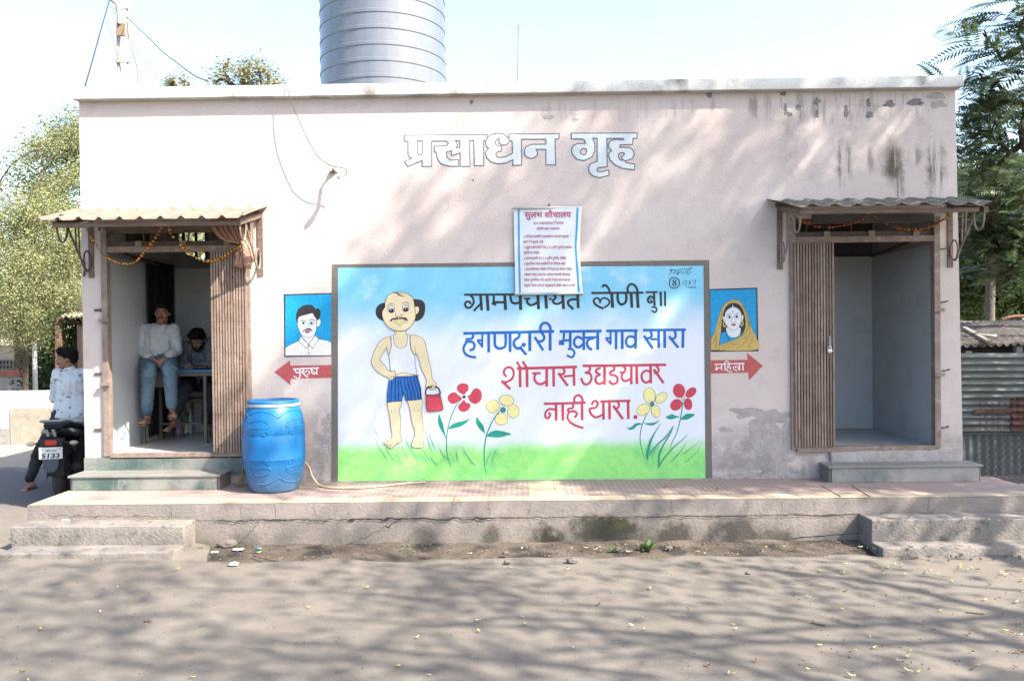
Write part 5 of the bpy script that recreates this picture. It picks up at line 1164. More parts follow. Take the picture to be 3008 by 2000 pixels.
def prof_r(z): return float(np.interp(z, [p[1] for p in prof], [p[0] for p in prof]))
mb = MB()
def wrapc(pts, rr, closed=False):
    """embossed bead following the drum wall: pts are (angle deg from the front, height)"""
    q = []
    for a, z in pts:
        r = prof_r(z) + .0005; q.append((dc.x + r * math.sin(R(a)), dc.y - r * math.cos(R(a)), dc.z + z))
    mb.tube(catmull(q, 4, closed), rr, None, 6, closed)
for off in (-12, 62, 136, 210, 284):
    for up in (1, -1):
        def hz(z): return z if up > 0 else .845 - z
        wrapc([(off - 20, hz(.605)), (off - 22, hz(.635)), (off - 12, hz(.665)), (off, hz(.672)), (off + 12, hz(.665)), (off + 21, hz(.635)), (off + 19, hz(.605)), (off, hz(.602))], .0045, True)
        wrapc([(off - 15, hz(.572)), (off + 15, hz(.572)), (off + 15.5, hz(.558)), (off - 15.5, hz(.558))], .004, True)
        wrapc([(off - 10, hz(.545)), (off + 10, hz(.545)), (off + 10.5, hz(.532)), (off - 10.5, hz(.532))], .004, True)
        wrapc([(off - 37, hz(.690)), (off - 22, hz(.735)), (off, hz(.752)), (off + 22, hz(.735)), (off + 37, hz(.690))], .0055)
mb.build('embossing', DB, drum, True)
# hose and broom
hq = [(930, 1352), (908, 1372), (918, 1400), (940, 1426), (975, 1432), (1040, 1433), (1110, 1428), (1180, 1421), (1228, 1417), (1250, 1416)]
pts = []
for i, (px, py) in enumerate(hq):
    if i == 0: pts.append(P(px - 40, py, -.12))
    elif i == 1: pts.append(P(px, py, -.14))
    elif i == 2: pts.append(P(px, py, -.17))
    else: q = PZ(px, py, ZT + .016); q.y = min(q.y, -.02); pts.append(q)
tag(MB().tube(catmull(pts, 8), .0105, None, 8).build('hose', M('cream hose', (.58, .44, .30), .5, (.50, .37, .25), 8), None, True, at=pts[4]), 'cream rubber hose trailing from behind the drum along the walkway', 'hose')
b0 = PZ(700, 1428, ZT + .01); b1 = P(722, 1352, -.03)
br = thing('broom', 'small grass hand broom leaning between the step and the drum', 'broom', (b0.x, b0.y, ZT))
random.seed(2); mb = MB()
for k in range(46):
    a = b1.lerp(b0, .42) + Vector((random.uniform(-.006, .006), random.uniform(-.006, .006), 0)); b = b0 + Vector((random.uniform(-.03, .03), random.uniform(-.02, .02), random.uniform(-.004, .004))); mb.tube([a, b], [.0022, .0012], None, 4)
mb.build('bristles', M('broom straw', (.30, .23, .12), .9), br); MB().tube([b1, b1.lerp(b0, .45)], [.010, .013], None, 8).build('handle', M('broom grip', (.20, .16, .09), .9), br, True)

# table, bottles, phone
yF = .90; X0 = P(412, 1090, yF).x; X1 = P(672, 1090, yF).x; zt_ = P(530, 1086, yF).z
tb = thing('desk', 'blue topped iron desk with thin legs inside the left doorway', 'desk', ((X0 + X1) / 2, yF + .2, ZF))
blue = M('blue laminate', (.03, .17, .36), .4, (.04, .21, .42), 5)
bevel(MB().box((X0, yF - .02, zt_ - .028), (X1, yF + .46, zt_)).build('top', blue, tb), .006)
xl = P(421, 1200, yF).x; xr = P(603, 1200, yF).x; fr = M('desk iron', (.11, .095, .085), .6, (.16, .14, .12), 8)
for xx, yy in ((xl, yF + .01), (xr, yF + .01), (xl + .02, yF + .40), (X1 - .05, yF + .40)):
    mb = MB(); mb.box((xx - .016, yy - .016, ZF + .001), (xx + .016, yy + .016, zt_ - .03)); mb.box((xx - .022, yy - .022, ZF + .001), (xx + .022, yy + .022, ZF + .03)); mb.build('leg', fr, tb)
mb = MB(); mb.box((xl + .016, yF - .004, zt_ - .07), (X1, yF + .02, zt_ - .03)); mb.build('rail', fr, tb)
mb = MB(); mb.box((xl + .03, yF + .38, ZF + .16), (X1 - .07, yF + .41, ZF + .185)); mb.build('foot_rail', fr, tb)
dx0 = P(447, 1090, yF + .02).x; dx1 = P(492, 1090, yF + .02).x
mb = MB(); mb.box((dx0, yF + .03, zt_ - .19), (dx1 + .03, yF + .33, zt_ - .032)); bevel(mb.build('drawer', M('grey steel drawer', (.15, .15, .16), .5), tb), .006)
c = P(588, 1080, yF + .04); mb = MB(); 
tag(bevel(MB().obox((c.x, yF + .05, zt_ + .022), (.155, .05, .036), Matrix.Rotation(R(2), 3, 'Z')).build('phone', M('black plastic', (.012, .012, .014), .3), None, at=(c.x, yF + .05, zt_ + .003)), .008), 'black phone lying on the blue desk before the reading man', 'phone')
def bottle(px, yy, h, r, body, cap, label, lab, lz=None):
    p = P(px, 1260, yy); b = thing('bottle', lab, 'bottle', (p.x, yy, ZF), 'bottles under the desk')
    prof = [(r * .8, .002), (r, .012), (r, h * .22), (r * .94, h * .25), (r, h * .28), (r, h * .66), (r * .8, h * .78), (r * .36, h * .9), (r * .36, h * .93)]
    smooth_by_angle(MB().lathe(prof, (p.x, yy, ZF), None, 24).build('body', body, b)); MB().lathe([(r * .42, h * .93), (r * .42, h), (0, h)], (p.x, yy, ZF), None, 16).build('cap', cap, b)
    if label: MB().lathe([(r * 1.02, h * lz[0]), (r * 1.02, h * lz[1])], (p.x, yy, ZF), None, 24).build('label_band', label, b)
clear = M('clear plastic', (.32, .36, .38), .15, spec=.6); grn = M('green cap', (.0, .30, .20), .4); wht = M('white band', (.55, .58, .56), .5); lil = M('lilac water bottle', (.30, .29, .50), .2)
bottle(525, 1.62, .27, .036, lil, M('blue cap', (.05, .10, .35), .4), None, 'lilac tinted plastic bottle, nearest the sitting man of the three under the desk')
bottle(544, 1.56, .33, .040, M('green plastic', (.02, .24, .18), .2, spec=.6), grn, wht, 'green plastic bottle with white band under the desk', (.12, .40))
bottle(559, 1.62, .31, .032, clear, M('white cap', (.6, .6, .58), .4), None, 'clear plastic bottle, farthest from the sitting man of the three under the desk')
# black sheet painting the shadow of a door recess in the left inner wall
mb = MB(); vs = []
for j in range(25):
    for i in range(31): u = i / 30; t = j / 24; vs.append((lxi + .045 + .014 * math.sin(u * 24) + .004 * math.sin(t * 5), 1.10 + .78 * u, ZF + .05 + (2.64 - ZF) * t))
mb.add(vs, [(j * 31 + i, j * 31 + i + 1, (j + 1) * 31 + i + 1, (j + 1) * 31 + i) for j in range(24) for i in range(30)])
cu = mb.build('recess_shade', M('recess dark', (.018, .018, .022), .9), None, True, at=(lxi + .04, 1.5, ZF)); tag(cu, 'added dark sheet for the shadowed recess in the tiled side wall behind the sitting men', 'curtain'); cu.modifiers.new('s', 'SOLIDIFY').thickness = .004

# ------------------------------------------------------------------ right side: fences and shed
def sheetwall(name, label, x0, x1, y, z0, z1, wave, amp, m, along='z', cat='fence'):
    mb = MB(); vs = []
    nx, nz = (12, 140) if along == 'z' else (260, 8)
    for j in range(nz + 1):
        for i in range(nx + 1):
            x = x0 + (x1 - x0) * i / nx; z = z0 + (z1 - z0) * j / nz; s = z if along == 'z' else x
            dent = .018 * noise.noise(Vector((x * 1.3, z * 1.6, y)))
            vs.append((x, y + amp * math.sin(s / wave * 2 * math.pi) + dent, z + .01 * noise.noise(Vector((x * 2, 0, y)))))
    W = nx + 1; mb.add(vs, [(j * W + i, j * W + i + 1, (j + 1) * W + i + 1, (j + 1) * W + i) for j in range(nz) for i in range(nx)])
    return mb.build(name, m, None, True, at=((x0 + x1) / 2, y, z0))
yTF = 2.3
ft0 = thing('tin_fence', 'fence of horizontal corrugated tin sheets with rusty patches', 'fence', (6.5, yTF, 0))
zA = P(2950, 1276, yTF).z; zB = P(2950, 1036, yTF).z; XF = P(2810, 1100, yTF).x
tin = corrugated_material('galvanised tin', (.15, .175, .172), (.105, .12, .117), ((.12, .10, .085), 5, .58, .76))  # tin sheets darkened so their colour carries the trees' shade
rust = M('rusted tin', (.12, .05, .035), .85, (.075, .035, .03), 6, spots=((.22, .10, .06), 7, .55, .7))
def seg(name, x0, x1, y, z0, z1, m, wave, amp, along='z'):
    o = sheetwall('t', '', x0, x1, y, z0, z1, wave, amp, m, along); o.name = name; o.parent = ft0; o.location = o.location - ft0.location; return o
seg('tin_sheet', XF - .1, 9.5, yTF, zA, zB, tin, .083, .020)
xr0 = P(2968, 1200, yTF).x
seg('rusty_sheet', xr0, 9.6, yTF - .028, P(2980, 1265, yTF).z, P(2980, 1166, yTF).z, rust, .083, .020)
seg('lower_sheet', XF - .1, 9.5, yTF + .05, -.05, zA + .06, corrugated_material('pale tin', (.15, .175, .18), (.11, .125, .13), ((.09, .082, .07), 6, .6, .78)), .10, .014, 'x')
mb = MB(); mb.bar((P(2858, 1207, yTF).x, yTF - .032, P(2858, 1207, yTF).z), (xr0, yTF - .03, P(2968, 1205, yTF).z), .01, .045); mb.build('rust_strip', rust, ft0)
for xx in (5.6, 7.4, 9.2):
    mb = MB(); mb.box((xx - .03, yTF + .08, 0), (xx + .03, yTF + .13, zB + .02)); mb.build('post', MAT['wood'], ft0)
# chain link in front
yC = 1.7; cf = thing('chain_link_fence', 'sagging chain link fence in front of the tin fence', 'fence', (6.5, yC, 0))
mb = MB(); c0 = XF - .05; c1 = 9.0; zc0 = .06; zc1 = P(2950, 1165, yC).z; s = .075
def clipseg(x0, z0, x1, z1):
    pass
k = c0 - (zc1 - zc0)
while k < c1:
    for sg in (1, -1):
        # line x = k + (z - zc0) for sg=1 ; x = k + (zc1 - z)
        pa = (k, zc0 if sg > 0 else zc1); pb2 = (k + (zc1 - zc0), zc1 if sg > 0 else zc0)
        ta = max(0, (c0 - k) / (zc1 - zc0)); tb2 = min(1, (c1 - k) / (zc1 - zc0))
        if tb2 > ta:
            A_ = Vector((k + (zc1 - zc0) * ta, yC + .004 * sg, pa[1] + (pb2[1] - pa[1]) * ta)); B_ = Vector((k + (zc1 - zc0) * tb2, yC + .004 * sg, pa[1] + (pb2[1] - pa[1]) * tb2))
            n = 6; mb.tube([A_.lerp(B_, i / n) + Vector((0, .02 * noise.noise(A_.lerp(B_, i / n) * 1.5), 0)) for i in range(n + 1)], .0036, None, 4)
    k += s
wire = M('rusty wire', (.055, .05, .046), .7); mb.build('wire_mesh', wire, cf)
mb = MB(); mb.tube([(c0, yC, zc1), (c1, yC, zc1 - .01)], .004, None, 6); mb.build('top_wire', wire, cf)
for xx in (7.3, 8.9): MB().box((xx - .025, yC + .02, 0), (xx + .025, yC + .07, zc1 + .1)).build('post', MAT['iron'], cf)
# low earth bank at the right
# shed with corrugated roof behind
sh_ = thing('shed', 'low dark shed with a grey corrugated roof behind the tin fence', 'shed', (7.2, 4, 0))
ySa, ySb = 2.75, 5.6; zSa = P(2900, 1012, ySa).z; zSb = P(2900, 944, ySb).z; x0, x1 = P(2790, 1000, 2.75).x, 10.5
mb = MB(); vs = []; nx = 300; 
for j in range(7):
    for i in range(nx + 1):
        x = x0 + (x1 - x0) * i / nx; t = j / 6; vs.append((x, ySa + (ySb - ySa) * t + .05 * noise.noise(Vector((x * 2, 0, 0))) * (t == 0), zSa + (zSb - zSa) * t + .022 * math.sin(x / .10 * 2 * math.pi) + .03 * noise.noise(Vector((x * .8, t * 2, 0)))))
W = nx + 1; mb.add(vs, [(j * W + i, j * W + i + 1, (j + 1) * W + i + 1, (j + 1) * W + i) for j in range(6) for i in range(nx)])
o = mb.build('roof_sheet', M('old roof sheet', (.17, .15, .135), .9, (.10, .09, .08), 4, .3, spots=((.27, .25, .23), 5, .55, .7)), sh_, True); o.modifiers.new('s', 'SOLIDIFY').thickness = .01
mb = MB(); mb.box((x0 + .1, ySa + .25, 0), (x1 - .1, ySb - .1, zSa - .06)); mb.build('wall', M('dark boards', (.035, .03, .028), .95, (.06, .05, .045), 8, stretch=(4, 4, .5)), sh_)
pp = P(2990, 1025, ySa + .1); mb = MB(); mb.box((pp.x - .04, ySa + .06, 0), (pp.x + .04, ySa + .14, zSa - .03)); mb.build('post', M('grey post', (.26, .25, .23), .8), sh_)
def roofpt(px, py):
    d = ray(px, py); n = Vector((0, zSb - zSa, -(ySb - ySa))).normalized(); n = Vector((0, -(zSb - zSa), (ySb - ySa))).normalized(); q = Vector((0, ySa, zSa + .05)); return CAM + d * ((q - CAM).dot(n) / d.dot(n))
tag(MB().tube(catmull([roofpt(2850, 975), roofpt(2880, 984), roofpt(2915, 987), roofpt(2923, 986)], 5), .022, None, 8).build('pipe', M('pale pipe', (.40, .38, .35), .7), None, True, at=roofpt(2850, 975)), 'bent pale pipe lying on the shed roof', 'pipe')
a = roofpt(2832, 962); b = roofpt(2905, 1003); tag(MB().bar(a, b, .06, .03).build('plank', M('grey plank', (.22, .20, .18), .9), None, at=a), 'long grey plank lying askew on the shed roof', 'plank')
a = P(2790, 952, ySb); b = P(2915, 955, ySb); tag(MB().bar(a + Vector((0, 0, .03)), b + Vector((0, 0, .03)), .14, .05).build('roof_beam', M('pale beam', (.36, .33, .30), .9), None, at=a), 'pale concrete beam along the top of the shed roof', 'beam')
a = P(2940, 940, ySb + .2); b = P(3100, 934, ySb + .2); mb = MB(); mb.tube(catmull([a, a.lerp(b, .3) + Vector((0, 0, .05)), b], 5), [.03] * 10 + [.08], None, 10); tag(mb.build('log', M('brown log', (.16, .09, .06), .9), None, True, at=a), 'brown log lying on the ridge of the shed roof', 'log')

# ------------------------------------------------------------------ left side: walls, house, shelter, pole
yW = 5.7; z_w = P(100, 1149, yW).z; xe = P(330, 1200, yW).x
mb = MB(); mb.box((-22, yW, -.1), (xe + 1.5, yW + .2, z_w)); bw = mb.build('boundary_wall', M('white limewash', (.66, .65, .62), .9, (.58, .56, .52), 1.5, .2, spots=((.40, .37, .33), 3.2, .66, .8)), None, at=(-9, yW, 0)); tag(bw, 'low whitewashed wall behind the motorcycle', 'wall')
xa = P(32, 1250, yW).x; zp = P(100, 1199, yW).z
MB().box((xa, yW - .02, -.1), (xe + 1.4, yW - .001, zp)).build('plaster_panel', M('rough yellow plaster', (.46, .41, .32), .95, (.34, .30, .25), 7, .6, 60), bw)
MB().box((-22, yW - .018, -.1), (xa - .01, yW - .001, zp * .5)).build('plaster_panel', M('grey rough plaster', (.40, .385, .36), .95, (.28, .27, .25), 8, .6, 60), bw)
yG = 11.5; zg = P(60, 1103, yG).z
mb = MB(); mb.box((-40, yG, -.2), (-7, yG + .2, zg)); gw = mb.build('compound_wall', M('grey render', (.34, .33, .31), .95, (.26, .25, .24), 1.2), None, at=(-15, yG, 0)); tag(gw, 'grey compound wall with red coping under the trees at left', 'wall')
MB().box((-40, yG - .04, zg), (-7, yG + .24, zg + .11)).build('coping', M('red oxide', (.32, .10, .07), .9), gw)
hs = thing('house', 'white house with a barred window behind the trees at left', 'house', (-17, 22, 0))
mb = MB(); hy = 21.5; hw = P(152, 1050, hy).x; hz = P(60, 1012, hy).z; mb.box((-34, hy, -.3), (hw, hy + 7, hz)); mb.build('wall', M('house white', (.68, .68, .66), .9, (.60, .60, .58), 1), hs)
MB().box((-34.2, hy - .9, hz), (hw + .3, hy + 7, hz + .16)).build('roof', M('house slab', (.60, .58, .50), .9), hs)
mb = MB(); mb.box((P(75, 1000, hy + 2).x, hy + 1.5, hz + .16), (P(170, 1000, hy + 2).x, hy + 6, hz + 1.3)); mb.build('upper_wall', M('house white upper', (.70, .70, .68), .9), hs)
x0, x1, z0, z1 = P(-40, 1100, hy).x, P(42, 1100, hy).x, P(0, 1098, hy).z, P(0, 1058, hy).z
wo = MB().box((x0, hy - .03, z0), (x1, hy - .005, z1)).build('window', M('dark window', (.06, .06, .065), .4), hs)
mb = MB()
for t in np.linspace(0, 1, 9): mb.box((x0 + (x1 - x0) * t - .025, hy - .07, z0), (x0 + (x1 - x0) * t + .025, hy - .035, z1))
for t in np.linspace(0, 1, 4): mb.box((x0, hy - .1, z0 + (z1 - z0) * t - .02), (x1, hy - .072, z0 + (z1 - z0) * t + .02))
mb.build('grille', MAT['inner'], wo)
x0, x1, z0, z1 = P(112, 1090, hy).x, P(134, 1090, hy).x, P(120, 1098, hy).z, P(120, 1082, hy).z
MB().box((x0, hy - .03, z0), (x1, hy - .005, z1)).build('window', M('dark window small', (.05, .05, .055), .4), hs)
# shelter roof with posts behind the rider
yS = 8.6; zs = P(200, 929, yS).z
sl_ = thing('shelter', 'small shelter with a corrugated roof on thin posts behind the rider', 'shelter', (-7.5, yS + 1, 0))
x0 = P(178, 920, yS).x; x1 = P(420, 920, yS).x; mb = MB(); vs = []; nx = 160
for j in range(4):
    for i in range(nx + 1): x = x0 - .25 * j + (x1 - x0 + .3 * j) * i / nx; vs.append((x, yS + j * .9, zs + j * .13 + .022 * math.sin(x / .11 * 2 * math.pi)))
W = nx + 1; mb.add(vs, [(j * W + i, j * W + i + 1, (j + 1) * W + i + 1, (j + 1) * W + i) for j in range(3) for i in range(nx)])
o = mb.build('roof_sheet', M('dusty roof sheet', (.42, .35, .27), .9, (.33, .27, .20), 6), sl_, True); o.modifiers.new('s', 'SOLIDIFY').thickness = .01
for px in (237, 172, 330):
    c = P(px, 1000, yS + .15); mb = MB(); mb.box((c.x - .045, yS + .1, 0), (c.x + .045, yS + .2, zs - .01)); mb.build('post', M('shelter post', (.055, .04, .038), .8) if px != 172 else M('rust post', (.20, .11, .085), .8), sl_)
mb = MB(); mb.box((x0 + .05, yS + .1, zs - .14), (x1, yS + .16, zs - .03)); mb.build('beam', M('shelter beam', (.05, .045, .04), .9), sl_)
# grey pole
c = P(102, 1050, 8.2); tag(MB().tube([(c.x, 8.2, 0), (c.x, 8.2, P(102, 1000, 8.2).z)], .045, None, 12).build('street_pole', M('grey pole', (.42, .42, .40), .6), None, True, at=(c.x, 8.2, 0)), 'short grey pole standing behind the low white wall', 'pole')
# utility pole behind the roof
yU = 9.0; u0 = P(356, 250, yU); u1 = P(361, -160, yU)
up = thing('utility_pole', 'pale utility pole with a bent pipe and wires behind the roof', 'pole', (u0.x, yU, 0))
um = M('pale pole', (.52, .49, .45), .7, (.42, .36, .30), 3)
w0 = .13
for sx in (-1, 1): MB().bar((u0.x + sx * w0, yU, 0), (u1.x + sx * .10, yU, u1.z), .05, .09, None, (0, 1, 0)).build('channel', um, up)
mb = MB()
for t in np.linspace(.1, .98, 9): mb.bar((u0.x + (u1.x - u0.x) * t - .13, yU - .06, u1.z * t), (u0.x + (u1.x - u0.x) * t + .13, yU - .06, u1.z * t + .01), .04, .1)
mb.build('batten', um, up)
q0 = P(350, 72, yU - .15); MB().tube(catmull([q0, P(349, 40, yU - .15), P(345, 15, yU - .15), P(330, 2, yU - .15), P(315, -8, yU - .15)], 5), .04, None, 8).build('bent_pipe', um, up, True)
mb = MB(); mb.box((u0.x + .0, yU - .14, P(357, 112, yU).z), (u0.x + .14, yU - .07, P(357, 75, yU).z)); mb.build('fuse_box', M('rust box', (.30, .20, .12), .8), up)
wm = M('wire black', (.05, .05, .07), .6)
for lab, pts, r in (('thick dark stay wire running from the roof up past the pole', [(250, 252, 4.0), (268, 190, 5.0), (300, 75, 7), (325, -10, 8.9)], .014), ('drooping service wire from the pole down to the roof', [(372, 50, 9), (398, 75, 8), (416, 92, 7.2), (450, 125, 6), (480, 155, 5), (520, 185, 3.8), (570, 222, 2.4), (612, 240, .9)], .009), ('thin wire hanging from the pole, the middle one of the three right of it', [(372, 60, 9), (380, 120, 8.6), (400, 190, 8), (406, 246, 7.6)], .007), ('hair thin wire slanting from the pole to the roof', [(370, 95, 9), (420, 170, 8), (480, 244, 7)], .004), ('thin broken wire left of the pole', [(316, 62, 8.8), (330, 110, 8.8), (342, 160, 8.8)], .005), ('thin wire from above down to the pipe on the pole', [(298, -5, 9), (322, 15, 9), (345, 52, 9)], .005)):
    q = catmull([P(*p) for p in pts], 6); tag(MB().tube(q, r, None, 5).build('wire', wm, None, at=q[0]), lab, 'wire', 'wires at the utility pole')
q = [P(2832, 268, 1.0), P(2900, 272, 2.5), P(3030, 283, 5)]; tag(MB().tube(catmull(q, 6), .006, None, 5).build('wire', wm, None, at=q[0]), 'thin wire from the roof corner into the tree at right', 'wire')
# ------------------------------------------------------------------ people
SK = M('skin', (.34, .18, .12), .5, (.29, .148, .097), 14); SK2 = M('skin lighter', (.32, .175, .115), .5, (.27, .145, .095), 14)
HAIR = M('black hair', (.008, .007, .007), .85, (.016, .013, .012), 60, .5, 130, spec=.12)
EYEW = M('eye white', (.34, .31, .28), .5); EYED = M('iris', (.012, .008, .006), .2); LIPM = M('lips', (.10, .04, .035), .5)
def rotm(yaw=0, pitch=0, roll=0): return Matrix.Rotation(R(yaw), 3, 'Z') @ Matrix.Rotation(R(pitch), 3, 'X') @ Matrix.Rotation(R(roll), 3, 'Y')
def head(mb, c, rot, s=1.0):
    """skull, jaw, nose, lips, brow, cheeks and ears; face towards local -Y"""
    c = Vector(c)
    def e(p, r): mb.ell(c + rot @ (Vector(p) * s), [q * s for q in r], None, rot, 16, 12)
    e((0, .012, .030), (.074, .092, .084)); e((0, -.018, -.030), (.060, .066, .070)); e((0, -.052, -.078), (.030, .028, .026)); e((0, -.034, -.060), (.046, .044, .042))
    e((.034, -.058, -.018), (.024, .018, .020)); e((-.034, -.058, -.018), (.024, .018, .020)); e((0, -.070, .034), (.050, .014, .010))
    mb.cap(c + rot @ Vector((0, -.082, .018)) * s, .008 * s, c + rot @ Vector((0, -.102, -.020)) * s, .012 * s, None, 8)
    e((.013, -.088, -.024), (.009, .010, .008)); e((-.013, -.088, -.024), (.009, .010, .008)); e((0, -.080, -.050), (.022, .012, .006)); e((0, -.078, -.060), (.019, .012, .007))
    for sx in (-1, 1): e((sx * .076, .012, .0), (.008, .018, .030))
def hair_cap(name, c, rot, parent, s=1.0, fringe=.0, back=1.0, volume=1.0, beard=0, must=True):
    c = Vector(c); mb = MB()
    def e(p, r): mb.ell(c + rot @ (Vector(p) * s), [q * s for q in r], None, rot, 18, 14)
    e((0, .022, .062), (.079 * volume, .088 * volume, .066 * volume)); e((0, .060, .020), (.070, .058, .072 * back)); e((.058, .020, .036), (.022, .050, .042)); e((-.058, .020, .036), (.022, .050, .042))
    e((.02, -.055, .092), (.050, .034, .026 + fringe)); e((-.025, -.050, .095), (.046, .034, .026 + fringe))
    remesh(mb, name, HAIR, parent, .006, 2, .005, 55)
    if beard:
        mb = MB()
        def e(p, r): mb.ell(c + rot @ (Vector(p) * s), [q * s for q in r], None, rot, 14, 10)
        e((0, -.056, -.080), (.034, .028, .026)); e((.040, -.034, -.058), (.018, .036, .030)); e((-.040, -.034, -.058), (.018, .036, .030)); e((.058, .004, -.022), (.010, .018, .040)); e((-.058, .004, -.022), (.010, .018, .040)); e((0, -.082, -.042), (.028, .010, .007))
        remesh(mb, 'beard', HAIR, parent, .006, 2, .002, 70)
    elif must:
        mb = MB(); mb.cap(c + rot @ Vector((-.024, -.080, -.046)) * s, .005 * s, c + rot @ Vector((0, -.090, -.040)) * s, .007 * s); mb.cap(c + rot @ Vector((0, -.090, -.040)) * s, .007 * s, c + rot @ Vector((.024, -.080, -.046)) * s, .005 * s); mb.build('moustache', HAIR, parent, True)
    mb = MB()
    for sx in (-1, 1): mb.cap(c + rot @ Vector((sx * .018, -.082, .038)) * s, .0045 * s, c + rot @ Vector((sx * .048, -.072, .038)) * s, .003 * s)
    mb.build('eyebrows', HAIR, parent, True)
def eyes(c, rot, parent, s=1.0):
    c = Vector(c)
    for sx in (-1, 1):
        o = MB().ell(c + rot @ Vector((sx * .032, -.066, .016)) * s, (.013 * s, .010 * s, .007 * s), None, rot).build('eye', EYEW, parent, True)
        MB().ell(c + rot @ Vector((sx * .032, -.0745, .015)) * s, (.0065 * s, .003 * s, .006 * s), None, rot).build('iris', EYED, o, True)
def hand(mb, wrist, d, palm_n, curl=.5, s=1.0, thumb=1):
    """palm and five unequal bent fingers; d = pointing direction, palm_n = palm side"""
    d = Vector(d).normalized(); n = Vector(palm_n); n = (n - d * n.dot(d)).normalized(); side = d.cross(n); w = Vector(wrist)
    mb.cap(w, .026 * s, w + d * .055 * s, .030 * s)
    for k, (off, L) in enumerate(((-.030, .070), (-.010, .082), (.010, .078), (.030, .060))):
        b = w + d * .075 * s + side * off * s; mb.cap(w + d * .04 * s + side * off * .8 * s, .013 * s, b, .011 * s, None, 8)
        m1 = b + (d * math.cos(curl) + n * math.sin(curl)) * L * .5 * s; m2 = m1 + (d * math.cos(curl * 2.2) + n * math.sin(curl * 2.2)) * L * .5 * s
        mb.cap(b, .010 * s, m1, .009 * s, None, 8); mb.cap(m1, .009 * s, m2, .007 * s, None, 8)
    t0 = w + d * .02 * s - side * thumb * .026 * s; t1 = t0 + (d * .7 - side * thumb * .7 + n * .3) * .04 * s; t2 = t1 + (d * .9 + n * .5) * .035 * s
    mb.cap(t0, .013 * s, t1, .011 * s, None, 8); mb.cap(t1, .011 * s, t2, .008 * s, None, 8)
def chain(mb, pts, rs):
    for i in range(len(pts) - 1): mb.cap(pts[i], rs[i], pts[i + 1], rs[i + 1])

# --- man sitting on the desk
pel = P(466, 1058, 1.04); che = P(466, 985, 1.06); nek = P(471, 952, 1.04); hd = P(477, 921, .99)
shL = P(424, 967, 1.05); shR = P(511, 967, 1.05); elL = P(411, 1030, .98); elR = P(521, 1028, .98); wrL = P(444, 1052, .80); wrR = P(489, 1050, .80)
knL = P(437, 1082, .68); knR = P(499, 1082, .68); hpL = pel + Vector((-.10, -.02, -.01)); hpR = pel + Vector((.10, -.02, -.01))
anL = P(431, 1216, .76); anR = P(505, 1196, .74)
man = thing('person', 'man in white shirt and blue jeans sitting on the desk with hands together', 'person', (pel.x, pel.y, zt_))
hrot = rotm(12, 4, 3)
mb = MB(); head(mb, hd, hrot)
chain(mb, [hd + Vector((0, .02, -.07)), nek, che + Vector((0, .0, .1))], [.048, .050, .05])
chain(mb, [che + Vector((0, .02, .05)), che + Vector((0, .01, -.1)), pel], [.085, .085, .085])
for a, b, c, e in ((shL, elL, wrL, 1), (shR, elR, wrR, -1)):
    chain(mb, [a, b, c], [.048, .038, .027])
hand(mb, wrL, (P(470, 1068, .74) - wrL), (.4, 0, -1), .55, .95, -1); hand(mb, wrR, (P(470, 1064, .72) - wrR), (-.4, 0, -1), .6, .95, 1)
for h, k, a, f in ((hpL, knL, anL, P(421, 1240, .62)), (hpR, knR, anR, P(512, 1221, .60))):
    chain(mb, [h, k, a], [.075, .052, .036]); heel = a + Vector((0, .03, -.055)); chain(mb, [a, heel], [.036, .032]); chain(mb, [heel, f], [.034, .028])
    for t in (-.028, -.010, .008, .024): mb.cap(f + Vector((t, .01, 0)), .013, f + Vector((t * 1.2, -.03, -.004)), .011, None, 8)
remesh(mb, 'body', SK, man, .0075, 3)
eyes(hd, hrot, man); hair_cap('hair', hd, hrot, man, 1.0, .004, .85, 1.04)
SHW = M('white shirt', (.58, .61, .63), .85, (.50, .53, .55), 5, .15)
mb = MB()
chain(mb, [shL + Vector((.03, 0, -.02)), shR + Vector((-.03, 0, -.02))], [.072, .072])
chain(mb, [che + Vector((-.055, 0, .03)), che + Vector((-.06, -.01, -.12)), pel + Vector((-.07, .0, -.01))], [.10, .105, .11]); chain(mb, [che + Vector((.055, 0, .03)), che + Vector((.06, -.01, -.12)), pel + Vector((.07, .0, -.01))], [.10, .105, .11])
chain(mb, [che + Vector((0, -.015, .02)), che + Vector((0, -.02, -.12)), pel], [.112, .115, .115]); chain(mb, [shL, elL, elL.lerp(wrL, .85)], [.064, .054, .042]); chain(mb, [shR, elR, elR.lerp(wrR, .85)], [.064, .054, .042])
chain(mb, [nek + Vector((-.05, .0, -.04)), nek + Vector((-.06, -.0, -.06))], [.04, .06]); chain(mb, [nek + Vector((.05, .0, -.04)), nek + Vector((.06, .0, -.06))], [.04, .06])
shirt = remesh(mb, 'shirt', SHW, man, .007, 2, .008, 15)
mb = MB()
for sx in (-1, 1):
    a = nek + Vector((sx * .055, -.035, .0)); b = nek + Vector((sx * .012, -.115, -.085)); c = nek + Vector((sx * .085, -.105, -.095)); mb.add([a + Vector((0, -.03, 0)), b, c, a + Vector((sx * .03, -.02, -.02)), a + Vector((0, -.02, 0)), b + Vector((0, .012, 0)), c + Vector((0, .012, 0)), a + Vector((sx * .03, -.01, -.02))], [(0, 1, 2, 3), (7, 6, 5, 4), (0, 4, 5, 1), (1, 5, 6, 2), (2, 6, 7, 3), (3, 7, 4, 0)])
mb.build('collar', SHW, shirt)
JN = M('blue jeans', (.085, .155, .225), .85, (.15, .225, .29), 5, .2, 90, spots=((.055, .10, .15), 8, .5, .7))
mb = MB(); chain(mb, [hpL, hpR], [.115, .115])
